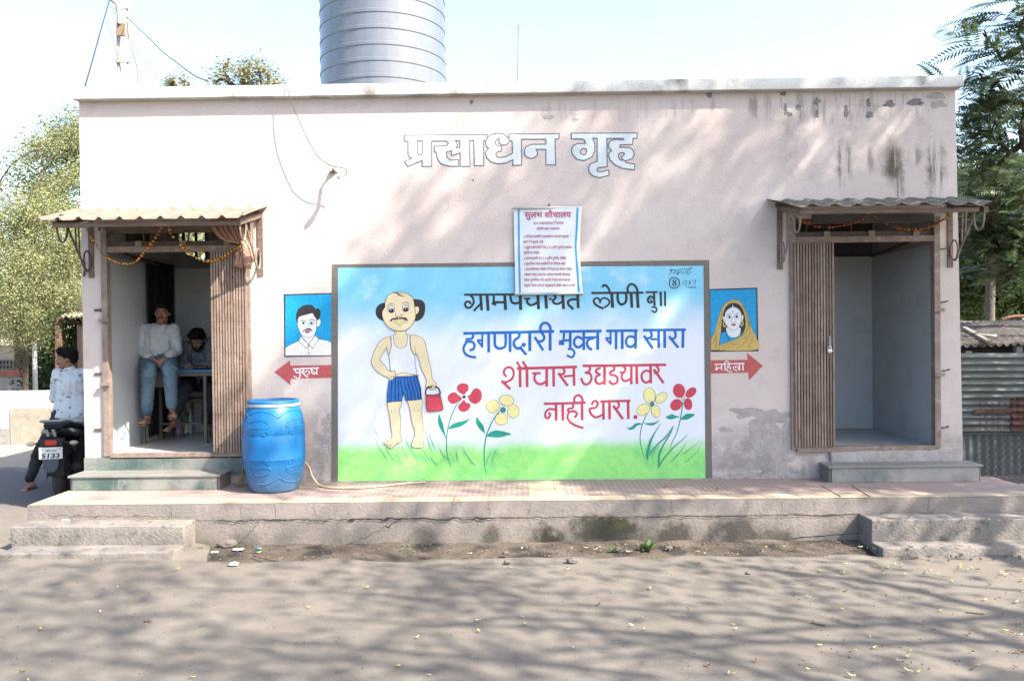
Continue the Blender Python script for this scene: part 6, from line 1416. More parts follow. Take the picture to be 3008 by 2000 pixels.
for h, k, a in ((hpL, knL, anL), (hpR, knR, anR)): chain(mb, [h, k + Vector((0, .01, 0)), k.lerp(a, .5), a + Vector((0, 0, .03))], [.105, .078, .064, .056])
remesh(mb, 'jeans', JN, man, .008, 3, .008, 13)
SD = M('brown leather', (.07, .045, .032), .6, (.11, .08, .06), 20)
for a, f in ((anL, P(421, 1240, .62)), (anR, P(512, 1221, .60))):
    hl = a + Vector((0, .045, -.085)); fd = f + Vector((0, -.03, -.03)); mb = MB(); d = (fd - hl); mb.bar(hl, fd, .085, .022, None); o = bevel(mb.build('sandal', SD, man), .008)
    mb = MB(); s = d.normalized().cross(Vector((0, 0, 1))).normalized()
    for t in (.55, .75): c = hl.lerp(fd, t); mb.tube(catmull([c - s * .046 + Vector((0, 0, .008)), c + Vector((0, 0, .065 - .03 * t)), c + s * .046 + Vector((0, 0, .008))], 6), .013, None, 6)
    mb.build('strap', SD, o, True)

# --- man reading at the desk
pel = P(585, 1120, 1.62); che = P(585, 1040, 1.50); nek = P(580, 1012, 1.38); hd = P(580, 1000, 1.30)
shL = P(548, 1020, 1.44); shR = P(616, 1012, 1.44); elL = P(533, 1074, 1.24); elR = P(624, 1072, 1.24); wrL = P(560, 1080, 1.13); wrR = P(600, 1076, 1.12)
man2 = thing('person', 'man in grey blue shirt bent over a phone behind the desk', 'person', (pel.x, pel.y, ZF))
hrot = rotm(-4, 32, 0); mb = MB(); head(mb, hd, hrot)
chain(mb, [hd + Vector((0, .05, -.04)), nek, che], [.050, .052, .06]); chain(mb, [che, che.lerp(pel, .5), pel], [.085, .085, .085])
chain(mb, [shL, elL, wrL], [.048, .04, .028]); chain(mb, [shR, elR, wrR], [.048, .04, .028])
hand(mb, wrL, P(590, 1085, 1.10) - wrL, (0, 0, -1), .3, .95, -1); hand(mb, wrR, P(575, 1082, 1.06) - wrR, (0, 0, -1), .3, .95, 1)
hpL = pel + Vector((-.1, 0, 0)); hpR = pel + Vector((.1, 0, 0)); knL = P(545, 1140, 1.18); knR = P(622, 1142, 1.20); anL = P(508, 1232, 1.05); anR = P(607, 1240, 1.24)
for h, k, a, f in ((hpL, knL, anL, P(492, 1262, .93)), (hpR, knR, anR, P(612, 1258, 1.10))):
    chain(mb, [h, k, a], [.075, .055, .038]); hl = a + Vector((0.01, .03, -.05)); chain(mb, [a, hl, f], [.036, .034, .028])
    for t in (-.028, -.010, .008, .024): mb.cap(f + Vector((t, .01, 0)), .013, f + Vector((t * 1.2, -.03, -.006)), .010, None, 8)
remesh(mb, 'body', SK, man2, .0075, 3)
hair_cap('hair', hd, hrot, man2, 1.03, .006, 1.0, 1.06, beard=1); eyes(hd, hrot, man2)
GS = M('grey blue shirt', (.22, .265, .31), .85, (.17, .21, .255), 5, .15); mb = MB()
chain(mb, [shL + Vector((.03, 0, -.01)), shR + Vector((-.03, 0, -.01))], [.085, .085]); chain(mb, [che + Vector((-.055, 0, 0)), pel + Vector((-.06, 0, .02))], [.12, .125]); chain(mb, [che + Vector((.055, 0, 0)), pel + Vector((.06, 0, .02))], [.12, .125])
chain(mb, [che, pel + Vector((0, 0, .02))], [.13, .13]); chain(mb, [shL, elL, elL.lerp(wrL, .7)], [.075, .066, .048]); chain(mb, [shR, elR, elR.lerp(wrR, .7)], [.075, .066, .048])
remesh(mb, 'shirt', GS, man2, .008, 3, .010, 12)
DJ = M('dark trousers', (.022, .026, .036), .9, (.035, .04, .055), 6); mb = MB(); chain(mb, [hpL, hpR], [.12, .12])
for h, k, a in ((hpL, knL, anL), (hpR, knR, anR)): chain(mb, [h, k, a + Vector((0, 0, .03))], [.105, .08, .058])
remesh(mb, 'trousers', DJ, man2, .008, 3, .006, 12)
# his stool
stl = thing('stool', 'dark stool under the man behind the desk', 'stool', (pel.x, pel.y, ZF))
bevel(MB().box((pel.x - .18, pel.y - .15, ZF + .40), (pel.x + .18, pel.y + .17, ZF + .44)).build('seat', MAT['wood'], stl), .008)
for sx in (-1, 1):
    for sy in (-1, 1): MB().bar((pel.x + sx * .16, pel.y + .01 + sy * .13, ZF + .001), (pel.x + sx * .13, pel.y + .01 + sy * .11, ZF + .40), .03, .03).build('leg', MAT['wood'], stl)

# ------------------------------------------------------------------ motorcycle
BK = M('black gloss', (.012, .012, .014), .25, spec=.6); BKm = M('black matt', (.02, .02, .022), .7); RUB = M('tyre rubber', (.035, .034, .033), .9, (.07, .065, .06), 12, .6, 90); CHR = M('chrome', (.5, .5, .5), .2, metal=1); GRYP = M('dark blue grey', (.035, .05, .075), .45)
bpos = P(168, 1470, .62); bpos.z = gz(bpos.x, bpos.y)
yawB = R(13)
bike = thing('motorcycle', 'black motorcycle seen from behind with number plate 5133', 'motorcycle', bpos, None, yawB)
def bb(mb, name, m, parent=None, smooth=False): return mb.build(name, m, parent or bike, smooth, local=True)
def wheel(y, name, wt):
    w = bpy.data.objects.new(name, None); C.objects.link(w); w.parent = bike; w.location = (0, y, .305)
    mb = MB(); n = 48; prof = [(.215, -wt * .42), (.25, -wt * .5), (.285, -wt * .42), (.303, -wt * .2), (.306, 0), (.303, wt * .2), (.285, wt * .42), (.25, wt * .5), (.215, wt * .42)]
    vs = [(x, r * math.cos(2 * math.pi * k / n), r * math.sin(2 * math.pi * k / n)) for r, x in prof for k in range(n)]
    mb.add(vs, [(i * n + k, i * n + (k + 1) % n, ((i + 1) % len(prof)) * n + (k + 1) % n, ((i + 1) % len(prof)) * n + k) for i in range(len(prof)) for k in range(n)]); bb(mb, 'tyre', RUB, w, True)
    mb = MB(); mb.tube([(0, .215 * math.cos(t), .215 * math.sin(t)) for t in np.linspace(0, 2 * math.pi, 33)[:-1]], .018, None, 8, True)
    for k in range(5): a = 2 * math.pi * k / 5; mb.bar((0, 0, 0), (0, .21 * math.cos(a), .21 * math.sin(a)), .035, .03, None, (1, 0, 0))
    mb.tube([(-.06, 0, 0), (.06, 0, 0)], .045, None, 12); bb(mb, 'rim', BKm, w)
    return w
wheel(.305, 'wheel', .125); wheel(1.60, 'wheel', .09)
mb = MB(); q = [(0, .305 + .345 * math.cos(t), .305 + .345 * math.sin(t)) for t in np.linspace(R(65), R(178), 14)]
vs = []; 
for p in q: vs += [(-.085, p[1], p[2] - .02), (-.07, p[1], p[2] + .01), (.07, p[1], p[2] + .01), (.085, p[1], p[2] - .02)]
mb.add(vs, [(i * 4 + k, i * 4 + k + 1, (i + 1) * 4 + k + 1, (i + 1) * 4 + k) for i in range(len(q) - 1) for k in range(3)]); o = bb(mb, 'mudguard', BKm, None, True); o.modifiers.new('s', 'SOLIDIFY').thickness = .006
# rear flap below the plate
mb = MB(); mb.add([(-.085, -.16, .60), (.085, -.16, .60), (.070, -.19, .44), (.035, -.195, .395), (-.04, -.195, .395), (-.072, -.19, .44)], [(0, 1, 2, 3, 4, 5)]); o = bb(mb, 'rear_flap', GRYP); o.modifiers.new('s', 'SOLIDIFY').thickness = .012
# tail cowl, seat, tank
def loft(mb, secs, n=20):
    vs = []
    for y, zc, rx, rz in secs:
        for k in range(n): a = 2 * math.pi * k / n; vs.append((rx * math.copysign(abs(math.cos(a)) ** .8, math.cos(a)), y, zc + rz * math.copysign(abs(math.sin(a)) ** .8, math.sin(a))))
    mb.add(vs, [(i * n + k, i * n + (k + 1) % n, (i + 1) * n + (k + 1) % n, (i + 1) * n + k) for i in range(len(secs) - 1) for k in range(n)] + [tuple(range(n)), tuple((len(secs) - 1) * n + k for k in range(n - 1, -1, -1))])
mb = MB(); loft(mb, [(-.16, .80, .06, .028), (-.10, .80, .115, .050), (.05, .79, .135, .065), (.30, .75, .13, .075), (.55, .70, .11, .08)]); bb(mb, 'tail_cowl', BK, None, True)
mb = MB(); loft(mb, [(-.10, .855, .09, .02), (.0, .865, .12, .032), (.3, .835, .135, .04), (.55, .79, .12, .04), (.80, .80, .09, .035)]); bb(mb, 'seat', BKm, None, True)
mb = MB(); loft(mb, [(.72, .80, .09, .07), (.85, .85, .14, .11), (1.05, .88, .155, .12), (1.25, .88, .12, .09), (1.32, .88, .05, .04)]); bb(mb, 'fuel_tank', BK, None, True)
mb = MB(); mb.tube(catmull([(-.13, .20, .86), (-.135, .02, .90), (-.10, -.10, .915), (.10, -.10, .915), (.135, .02, .90), (.13, .20, .86)], 6), .013, None, 10); bb(mb, 'grab_rail', M('grey rail', (.30, .31, .33), .35, metal=.5), None, True)
for sx, nm in ((-.045, 'a'), (.02, 'b')): mb = MB(); mb.add([(sx - .016, -.168, .835), (sx + .016, -.168, .835), (sx + .034, -.170, .762), (sx + .004, -.170, .762)], [(0, 1, 2, 3)]); o = bb(mb, 'tail_stripe', M('silver decal', (.20, .20, .19), .5)); o.location = (0, 0, 0)
# lamp, plate, indicators
bevel(bb(MB().box((-.11, -.165, .655), (.11, -.06, .735)), 'lamp_housing', BKm), .012)
bevel(bb(MB().box((-.055, -.178, .668), (.055, -.1655, .722)), 'tail_lamp', M('red lens', (.42, .015, .012), .25, spec=.6)), .008)
pl_ = bevel(bb(MB().box((-.112, -.186, .530), (.112, -.180, .652)), 'number_plate', M('plate white', (.62, .64, .64), .4)), .004)
def plate_text(s, x0, x1, zb, h, bold):
    mb = MB(); x = 0; parts = []
    for chx in s:
        v, f = glyph(chx, bold); parts.append(([(a + x, b) for a, b in v], f)); x += adv(chx)
    xs = [a for v, f in parts for a, b in v]; lo, hi = min(xs), max(xs)
    for v, f in parts: mb.add([(x0 + (x1 - x0) * (a - lo) / (hi - lo) + .012 * b, -.1872, zb + h * b / .72) for a, b in v], f)
    bb(mb, 'plate_lettering', M('plate black', (.02, .02, .05), .5), pl_)
plate_text('5133', -.092, .082, .542, .046, .035); plate_text('MH.17.AZ', -.045, .055, .608, .020, .02)
mb = MB()
for sx in (-.09, .09): mb.ell((sx, -.187, .635), (.006, .003, .006))
bb(mb, 'plate_bolts', BKm, pl_)
for sx in (-1, 1):
    mb = MB(); mb.tube([(sx * .10, -.11, .69), (sx * .16, -.12, .685)], .012, None, 8); st_ = bb(mb, 'indicator_stem', BKm); mb = MB(); mb.ell((sx * .205, -.125, .685), (.045, .026, .024)); bb(mb, 'indicator', M('pale amber lens', (.48, .40, .33), .3, spec=.5), None, True)
# frame, engine, exhaust, shock, pegs, fork, bars, headlamp
mb = MB(); mb.tube([(-.09, .305, .31), (-.09, .75, .36)], .022); mb.tube([(.09, .305, .31), (.09, .75, .36)], .022); mb.tube(catmull([(0, .75, .36), (0, .80, .62), (0, 1.25, .78), (0, 1.32, .92)], 5), .028); mb.tube([(0, 1.25, .78), (0, 1.12, .35), (0, .75, .30)], .024); bb(mb, 'frame', BKm)
for sx in (-.105, .105):
    mb = MB(); mb.tube([(sx, .36, .33), (sx, .50, .70)], .012, None, 8); n = 60; mb.tube([(sx + .032 * math.cos(t * 50), .375 + .11 * t + .032 * math.sin(t * 50) * .3, .38 + .27 * t + .03 * math.sin(t * 50)) for t in np.linspace(0, 1, n)], .006, None, 5); bb(mb, 'shock_absorber', BKm)
mb = MB(); mb.obox((0, .98, .42), (.30, .34, .30), rotm()); mb.obox((0, 1.06, .62), (.18, .16, .16), rotm(0, 20)); mb.tube([(.15, .95, .40), (.19, .95, .40)], .09, None, 20); mb.tube([(-.15, .95, .40), (-.19, .95, .40)], .09, None, 20); bevel(bb(mb, 'engine', M('engine grey', (.06, .06, .062), .5, metal=.4)), .02)
mb = MB(); mb.tube(catmull([(.14, 1.05, .3), (.17, .7, .25), (.18, .5, .30)], 5), .022, None, 10); mb.tube([(.18, .52, .29), (.19, .02, .42)], [.045, .052], None, 14); bb(mb, 'exhaust', BKm, None, True)
mb = MB(); mb.tube([(.215, .62, .60), (.215, .655, .60)], .055, None, 18); bb(mb, 'side_cap', CHR)
for sx in (-1, 1): bb(MB().tube([(sx * .12, .72, .36), (sx * .26, .72, .36)], .014, None, 8), 'foot_peg', RUB); bb(MB().tube([(sx * .12, .42, .42), (sx * .24, .42, .43)], .013, None, 8), 'pillion_peg', RUB)
mb = MB(); mb.box((-.26, .30, .36), (-.14, .34, .375)); mb.tube([(-.20, .28, .37), (-.20, .28, .62), (-.13, .28, .66)], .008, None, 6); mb.tube([(-.14, .28, .40), (-.14, .28, .64)], .007, None, 6)
for k in range(4): mb.tube([(-.20, .28, .42 + .05 * k), (-.14, .28, .42 + .05 * k)], .005, None, 5)
bb(mb, 'saree_guard', MAT['dark_iron'])
for sx in (-.085, .085): bb(MB().tube([(sx, 1.60, .305), (sx, 1.34, .95)], .024), 'fork_leg', BKm)
hb = MB(); hb.tube(catmull([(-.36, 1.14, 1.03), (-.24, 1.22, 1.05), (-.08, 1.32, 1.0), (.08, 1.32, 1.0), (.24, 1.22, 1.05), (.36, 1.14, 1.03)], 6), .012, None, 8); bb(hb, 'handlebar', BKm, None, True)
for sx in (-1, 1): bb(MB().tube([(sx * .25, 1.212, 1.048), (sx * .37, 1.135, 1.028)], .019, None, 10), 'grip', RUB)
bb(MB().ell((0, 1.45, .92), (.09, .09, .10)), 'headlamp', BK, None, True)
q = [(0, 1.60 + .33 * math.cos(t), .305 + .33 * math.sin(t)) for t in np.linspace(R(20), R(165), 14)]; mb = MB(); vs = []
for p in q: vs += [(-.06, p[1], p[2] - .015), (0, p[1], p[2] + .012), (.06, p[1], p[2] - .015)]
mb.add(vs, [(i * 3 + k, i * 3 + k + 1, (i + 1) * 3 + k + 1, (i + 1) * 3 + k) for i in range(13) for k in range(2)]); o = bb(mb, 'front_mudguard', BK, None, True); o.modifiers.new('s', 'SOLIDIFY').thickness = .005
Mb = Matrix.Translation(bpos) @ Matrix.Rotation(yawB, 4, 'Z')
def bw_(x, y, z): return Mb @ Vector((x, y, z))

# --- rider
pel = bw_(0, .62, .93); che = bw_(-.01, .66, 1.23); nek = bw_(-.04, .68, 1.42); hd = bw_(-.075, .68, 1.535)
shL = bw_(-.155, .68, 1.36); shR = bw_(.165, .70, 1.36); elL = bw_(-.225, .80, 1.10); elR = bw_(.33, .86, 1.12); wrL = bw_(-.335, 1.10, 1.075); wrR = bw_(.335, 1.10, 1.075)
rider = thing('person', 'young man in pale patterned shirt sitting on the motorcycle and looking left', 'person', (pel.x, pel.y, 0))
hrot = rotm(-76 + 13, 3, 0)
mb = MB(); head(mb, hd, hrot, 1.02); chain(mb, [hd + Vector((.02, 0, -.06)), nek, che + Vector((0, 0, .1))], [.050, .052, .06]); chain(mb, [che, che.lerp(pel, .5), pel], [.085, .085, .085])
chain(mb, [shL, elL, wrL], [.048, .038, .028]); chain(mb, [shR, elR, wrR], [.048, .038, .028])
hand(mb, wrL, bw_(-.31, 1.19, 1.045) - wrL, (0, 0, -1), .7, 1.0, -1); hand(mb, wrR, bw_(.31, 1.19, 1.045) - wrR, (0, 0, -1), .7, 1.0, 1)
hpL = bw_(-.10, .62, .91); hpR = bw_(.10, .62, .91)
ftL = PZ(72, 1440, .075); anL = P(88, 1412, ftL.y + .16); knL = P(112, 1338, ftL.y + .34); 
knR = bw_(.30, 1.0, .62); anR = bw_(.24, .76, .30); ftR = bw_(.24, .94, .27)
for h, k, a, f in ((hpL, knL, anL, ftL), (hpR, knR, anR, ftR)):
    chain(mb, [h, k, a], [.075, .054, .036]); hl = a + Vector((.02, .02, -.05)); chain(mb, [a, hl, f], [.036, .034, .026])
    s = (f - hl).cross(Vector((0, 0, 1))).normalized(); dd = (f - hl).normalized()
    for t in (-.028, -.010, .008, .024): mb.cap(f + s * t - dd * .01, .012, f + s * t * 1.2 + dd * .03, .010, None, 8)
remesh(mb, 'body', SK2, rider, .0075, 3)
eyes(hd, hrot, rider, 1.02); hair_cap('hair', hd, hrot, rider, 1.05, .012, 1.0, 1.10, must=True)
ps = bpy.data.materials.new('patterned shirt'); ps.use_nodes = True; k = NT(ps); v = k.obj()
vo = k.n('ShaderNodeTexVoronoi'); vo.inputs['Scale'].default_value = 15; vo.inputs['Randomness'].default_value = .8; k.t.links.new(v, vo.inputs['Vector'])
nn_ = k.noise(v, 60, 3); c = k.mix(k.m('MULTIPLY', k.ss(k.m('ADD', vo.outputs['Distance'], k.m('MULTIPLY', nn_, .5)), .56, .50), k.ss(k.noise(v, 40, 2), .46, .54)), (.60, .65, .67), (.16, .24, .28)); k.set(k.b.inputs['Base Color'], c); k.b.inputs['Roughness'].default_value = .85
mb = MB(); chain(mb, [shL + Vector((.03, 0, -.02)), shR + Vector((-.03, 0, -.02))], [.085, .085])
for dx in (-.055, .055): chain(mb, [che + Vector((dx, 0, .03)), che + Vector((dx * 1.1, .0, -.14)), pel + Vector((dx * 1.5, -.02, -.02))], [.115, .115, .125])
chain(mb, [che + Vector((0, 0, .03)), che + Vector((0, 0, -.14)), pel + Vector((0, -.02, -.02))], [.125, .122, .128]); chain(mb, [shL, elL, elL.lerp(wrL, .55)], [.074, .062, .052]); chain(mb, [shR, elR, elR.lerp(wrR, .55)], [.074, .062, .052]); chain(mb, [nek + Vector((0, 0, -.05)), nek + Vector((0, 0, -.01))], [.07, .058])
remesh(mb, 'shirt', ps, rider, .008, 3, .010, 11)
mb = MB(); chain(mb, [hpL, hpR], [.12, .12])
for h, k_, a in ((hpL, knL, anL), (hpR, knR, anR)): chain(mb, [h, k_, k_.lerp(a, .6), a + Vector((0, 0, .03))], [.105, .074, .056, .050])
remesh(mb, 'trousers', M('black jeans', (.016, .017, .02), .9, (.03, .032, .036), 6), rider, .008, 3, .007, 13)
RS = M('red sandal', (.40, .05, .045), .6)
for a, f in ((anL, ftL), (anR, ftR)):
    hl = a + Vector((.02, .05, -.085)); fd = f + (f - hl).normalized() * .05 + Vector((0, 0, -.032)); mb = MB(); mb.bar(hl, fd, .085, .018); o = bevel(mb.build('sandal', M('sandal sole', (.05, .025, .022), .8), rider), .006)
    d = (fd - hl).normalized(); s = d.cross(Vector((0, 0, 1))).normalized(); mb = MB(); c = hl.lerp(fd, .68)
    for sx in (-1, 1): mb.tube(catmull([hl.lerp(fd, .45) + s * sx * .042 + Vector((0, 0, .012)), c + s * sx * .02 + Vector((0, 0, .045)), hl.lerp(fd, .82) + Vector((0, 0, .02))], 5), .009, None, 6)
    mb.build('strap', RS, o, True)
# ------------------------------------------------------------------ trees
BARK = M('bark', (.10, .075, .058), .95, (.06, .045, .036), 9, .8, 30); BARKG = M('grey bark', (.17, .145, .125), .95, (.11, .095, .08), 9, .8, 30)
def branches(base, top, r0, centres, seed, wob=.12, min_r=.006, upright=1.0):
    """joins every crown point to the nearest limb already grown; pipe-model radii"""
    random.seed(seed)
    base = Vector(base); top = Vector(top); N = [base.lerp(top, t) + Vector((noise.noise(Vector((t * 3, seed, 0))), noise.noise(Vector((t * 3, seed, 5))), 0)) * wob * (t > 0) for t in np.linspace(0, 1, 7)]
    par = [-1, 0, 1, 2, 3, 4, 5]; cs = sorted([Vector(c) for c in centres], key=lambda c: (c - top).length)
    leafs = []
    A = [tuple(p) for p in N]
    for c in cs:
        arr = np.array(A); d = np.linalg.norm((arr - np.array(c)) * np.array((upright, upright, 1)), axis=1); d[:3] += 100; d += (arr[:, 2] > c.z) * (upright - 1) * 2
        j = int(np.argmin(d + .25 * np.linalg.norm(arr - np.array(top), axis=1)))
        p = Vector(A[j]); L = (c - p).length; n = max(2, int(L / .35)); last = j
        for k in range(1, n + 1):
            t = k / n; q = p.lerp(c, t) + Vector((random.gauss(0, 1), random.gauss(0, 1), random.gauss(0, 1))) * .05 * L * math.sin(t * math.pi) + Vector((0, 0, .12 * L * math.sin(t * math.pi)))
            A.append(tuple(q)); par.append(last); last = len(A) - 1
        leafs.append(last)
    cnt = np.zeros(len(A))
    for l in leafs:
        i = l
        while i >= 0: cnt[i] += 1; i = par[i]
    mx = max(cnt[0], 1); rad = np.maximum(min_r, r0 * (np.maximum(cnt, .5) / mx) ** .48)
    for i in range(4): rad[i] = r0 * (1.25 - .08 * i) if i == 0 else r0 * (1.08 - .03 * i)
    mb = MB(); kids = {}
    for i, p in enumerate(par): kids.setdefault(p, []).append(i)
    def walk_(start, frm):
        pts = [Vector(A[frm]), Vector(A[start])] if frm >= 0 else [Vector(A[start])]; rs = [min(rad[frm], rad[start] * 1.3), rad[start]] if frm >= 0 else [rad[start]]
        cur = start; later = []
        while cur in kids:
            ks = sorted(kids[cur], key=lambda q: -cnt[q])
            for o_ in ks[1:]: later.append((o_, cur))
            cur = ks[0]; pts.append(Vector(A[cur])); rs.append(rad[cur])
        if len(pts) > 1: mb.tube(pts, rs, None, 10 if rs[0] > .05 else 5)
        return later
    st_ = [(0, -1)]
    while st_:
        st_ += walk_(*st_.pop())
    return mb, [Vector(A[l]) for l in leafs]
def pts_in(ells, seed, shell=.35):
    r = np.random.default_rng(seed); out = []
    for c, rr, n in ells:
        k = 0
        while k < n:
            p = r.uniform(-1, 1, 3); d = np.linalg.norm(p)
            if d > 1 or d < shell: continue
            out.append(Vector((c[0] + p[0] * rr[0], c[1] + p[1] * rr[1], c[2] + p[2] * rr[2]))); k += 1
    return out
def leaf_cloud(cent, per, spread, size, seed, droop=.2, aspect=2.4, flat=.6):
    """diamond leaves around every twig end"""
    r = np.random.default_rng(seed); cs = np.array([tuple(c) for c in cent]); n = len(cs) * per
    ctr = np.repeat(cs, per, 0) + r.normal(0, 1, (n, 3)) * np.array(spread)
    d = r.normal(0, 1, (n, 3)); d[:, 2] = d[:, 2] * .5 - droop; d /= np.linalg.norm(d, axis=1)[:, None]
    u = r.normal(0, 1, (n, 3)); u[:, 2] += flat; u -= d * (u * d).sum(1)[:, None]; u /= np.linalg.norm(u, axis=1)[:, None]
    s = np.cross(d, u); L = size * r.uniform(.6, 1.25, n)[:, None]; W = L / aspect
    v = np.stack([ctr, ctr + d * L * .45 + s * W * .5, ctr + d * L, ctr + d * L * .45 - s * W * .5], 1).reshape(-1, 3)
    return v, np.arange(n * 4).reshape(-1, 4)
def fronds(cent, per, spread, length, seed, pairs=11, leaflet=.06, out=None, droop=.5, lw=.30):
    """feather leaves: paired leaflets along a drooping midrib"""
    r = np.random.default_rng(seed); V = []; n = 0
    for c in cent:
        for _ in range(per):
            o = np.array(c) + r.normal(0, 1, 3) * spread; d = r.normal(0, 1, 3); d[2] = d[2] * .35 + .1
            if out is not None: d = d * .7 + np.array(out)
            d /= np.linalg.norm(d); L = length * r.uniform(.7, 1.2); side = np.cross(d, (0, 0, 1)); side /= np.linalg.norm(side) + 1e-6; roll = r.normal(0, .4); up = np.cross(side, d); side = side * math.cos(roll) + up * math.sin(roll)
            t = np.linspace(.12, 1, pairs); mid = o + d * (t * L)[:, None] + np.array((0, 0, -1)) * (droop * L * t ** 2)[:, None]
            tn = np.gradient(mid, axis=0); tn /= np.linalg.norm(tn, axis=1)[:, None]
            ll = leaflet * (1 - .45 * np.abs(t - .45) * 1.6) * r.uniform(.85, 1.15)
            for sg in (-1, 1):
                q = side * sg + tn * .55 + np.array((0, 0, -.22)); q /= np.linalg.norm(q, axis=1)[:, None]
                w_ = tn * (ll * lw / 2)[:, None]; tip = mid + q * ll[:, None]; m_ = mid + q * (ll * .5)[:, None]
                V.append(np.stack([mid, m_ + w_, tip, m_ - w_], 1).reshape(-1, 3))
            rb = side * .003; V.append(np.array([o - rb, o + rb, mid[pairs // 2] + rb, mid[pairs // 2] - rb])); V.append(np.array([mid[pairs // 2] - rb, mid[pairs // 2] + rb, mid[-1] + rb * .4, mid[-1] - rb * .4]))
    v = np.concatenate(V); return v, np.arange(len(v)).reshape(-1, 4)
def tree(name, label, cat, base, top, r0, ells, seed, per, spread, size, mats, kind='leaf', bark=None, group=None, extra=None, **kw):
    cs = pts_in(ells, seed); t = thing(name, label, cat, base, group)
    mb, tips = branches(base, top, r0, cs, seed); mb.build('trunk', bark or BARK, t, True)
    v, q = leaf_cloud(tips, per, spread, size, seed + 1, **kw) if kind == 'leaf' else fronds(tips, per, spread, size, seed + 1, **kw)
    fast_mesh('crown', v, q, [mats], t); return t
LF1 = leafmat('olive yellow leaves', [(.20, .27, .10), (.33, .37, .17), (.45, .44, .23), (.25, .33, .13), (.52, .46, .24), (.12, .18, .07)], .6, .3)
LF2 = leafmat('dark green leaves', [(.03, .055, .016), (.05, .09, .024), (.08, .13, .033), (.04, .07, .02)], .5, .25)
LF3 = leafmat('feathery leaves', [(.06, .105, .045), (.09, .15, .065), (.13, .19, .085), (.07, .115, .055), (.17, .19, .11)], .4, .35)
LF4 = leafmat('pale dry leaves', [(.36, .35, .17), (.22, .26, .13), (.48, .43, .24)], .6, .4)
LF5 = leafmat('mid green leaves', [(.035, .07, .012), (.06, .11, .02), (.09, .15, .03), (.03, .055, .012), (.12, .15, .04)], .5, .3)
def E_(px, py, y, rx, rz, ry=None): p = P(px, py, y); return ((p.x, p.y, p.z), (rx, ry or rx, rz))
# left yellowish tree over the white wall
b = P(66, 1148, 6.6); t_ = P(78, 1060, 6.6)
ells = [(*E_(60, 830, 6.4, 1.25, .75), 60), (*E_(40, 620, 6.6, 1.2, .7), 55), (*E_(190, 720, 6.6, .8, .9), 60), (*E_(160, 480, 6.8, .75, .55), 28), (*E_(215, 370, 7.0, .38, .36), 14), (*E_(-120, 740, 6.6, 1.4, 1.2), 60), (*E_(40, 960, 6.4, .55, .22), 16), (*E_(200, 850, 6.4, .4, .2), 10)]
tree('tree', 'large olive yellow tree with a thin forked trunk left of the building', 'tree', (b.x, 6.6, 0), (t_.x, 6.6, t_.z + .25), .05, ells, 21, 430, (.15, .15, .12), .040, LF1, droop=.4)
# darker trunk beside the shelter
b = P(195, 1150, 9.4); t_ = P(215, 990, 9.4)
tree('tree', 'tree with a thick leaning dark trunk beside the small shelter', 'tree', (b.x, 9.4, 0), (t_.x + .3, 9.4, t_.z + .5), .20, [(*E_(165, 1000, 9.8, .55, .55), 26), (*E_(230, 560, 9.6, 1.3, 1.3), 60), (*E_(150, 1080, 10.2, .5, .5), 22), (*E_(235, 420, 10.0, .7, .5), 16)], 22, 110, (.2, .2, .17), .11, LF2)
tree('tree', 'slender tree with pale bark just left of the shelter post', 'tree', (P(166, 1148, 9.0).x, 9.0, 0), (P(164, 1050, 9.0).x, 9.0, 1.5), .07, [(*E_(160, 960, 9.0, .35, .6), 22)], 27, 100, (.15, .15, .15), .09, LF5, bark=BARKG)
# tops of trees behind the roof
c = P(735, 215, 9.5); tree('tree', 'pale thin leaved treetop rising behind the flat roof beside the water tank', 'tree', (c.x, 9.5, 0), (c.x, 9.5, c.z - 1.6), .10, [(*E_(680, 235, 9.5, .42, .22), 16), (*E_(745, 225, 9.5, .35, .30), 16), (*E_(800, 240, 9.6, .28, .18), 9), (*E_(665, 195, 9.5, .08, .12), 3), (*E_(735, 185, 9.5, .07, .14), 3), (*E_(775, 200, 9.5, .06, .10), 2)], 23, 60, (.10, .10, .10), .075, LF4)
c = P(520, 245, 9.5); tree('tree', 'low sparse treetop just showing over the roof edge near the utility pole', 'tree', (c.x, 9.5, 0), (c.x, 9.5, c.z - 1.2), .07, [(*E_(520, 246, 9.5, .28, .12), 12)], 24, 40, (.08, .08, .07), .075, LF4)
# seen through the rear window of the left room
tree('tree', 'yellowish tree seen through the barred window of the left doorway', 'tree', (P(560, 1000, 9).x, 9, 0), (P(560, 800, 9).x, 9, 2.2), .09, [(*E_(560, 735, 9, 1.1, .7), 50)], 25, 120, (.2, .2, .18), .10, LF1)
# right side: feather-leaved tree hanging into the frame
yr = 1.9; b = (8.6, 3.1, 0)
ells = [(*E_(2965, 110, yr, .34, .26), 7), (*E_(2895, 250, yr, .22, .14), 5), (*E_(2960, 330, yr, .36, .22), 7), (*E_(2890, 400, yr, .20, .12), 4), (*E_(2950, 440, yr, .3, .2), 6), (*E_(3090, 250, yr, .5, 1.1), 8), (*E_(2905, 500, yr + .3, .2, .1), 5), (*E_(2990, 20, yr, .2, .14), 4)]
tree('tree', 'feather leaved tree hanging into view above the right end of the roof', 'tree', b, (7.9, 2.6, 3.4), .065, ells, 31, 7, .14, .48, LF3, kind='frond', leaflet=.125, pairs=12, out=(-.45, -.15, .2), lw=.30, droop=.28)
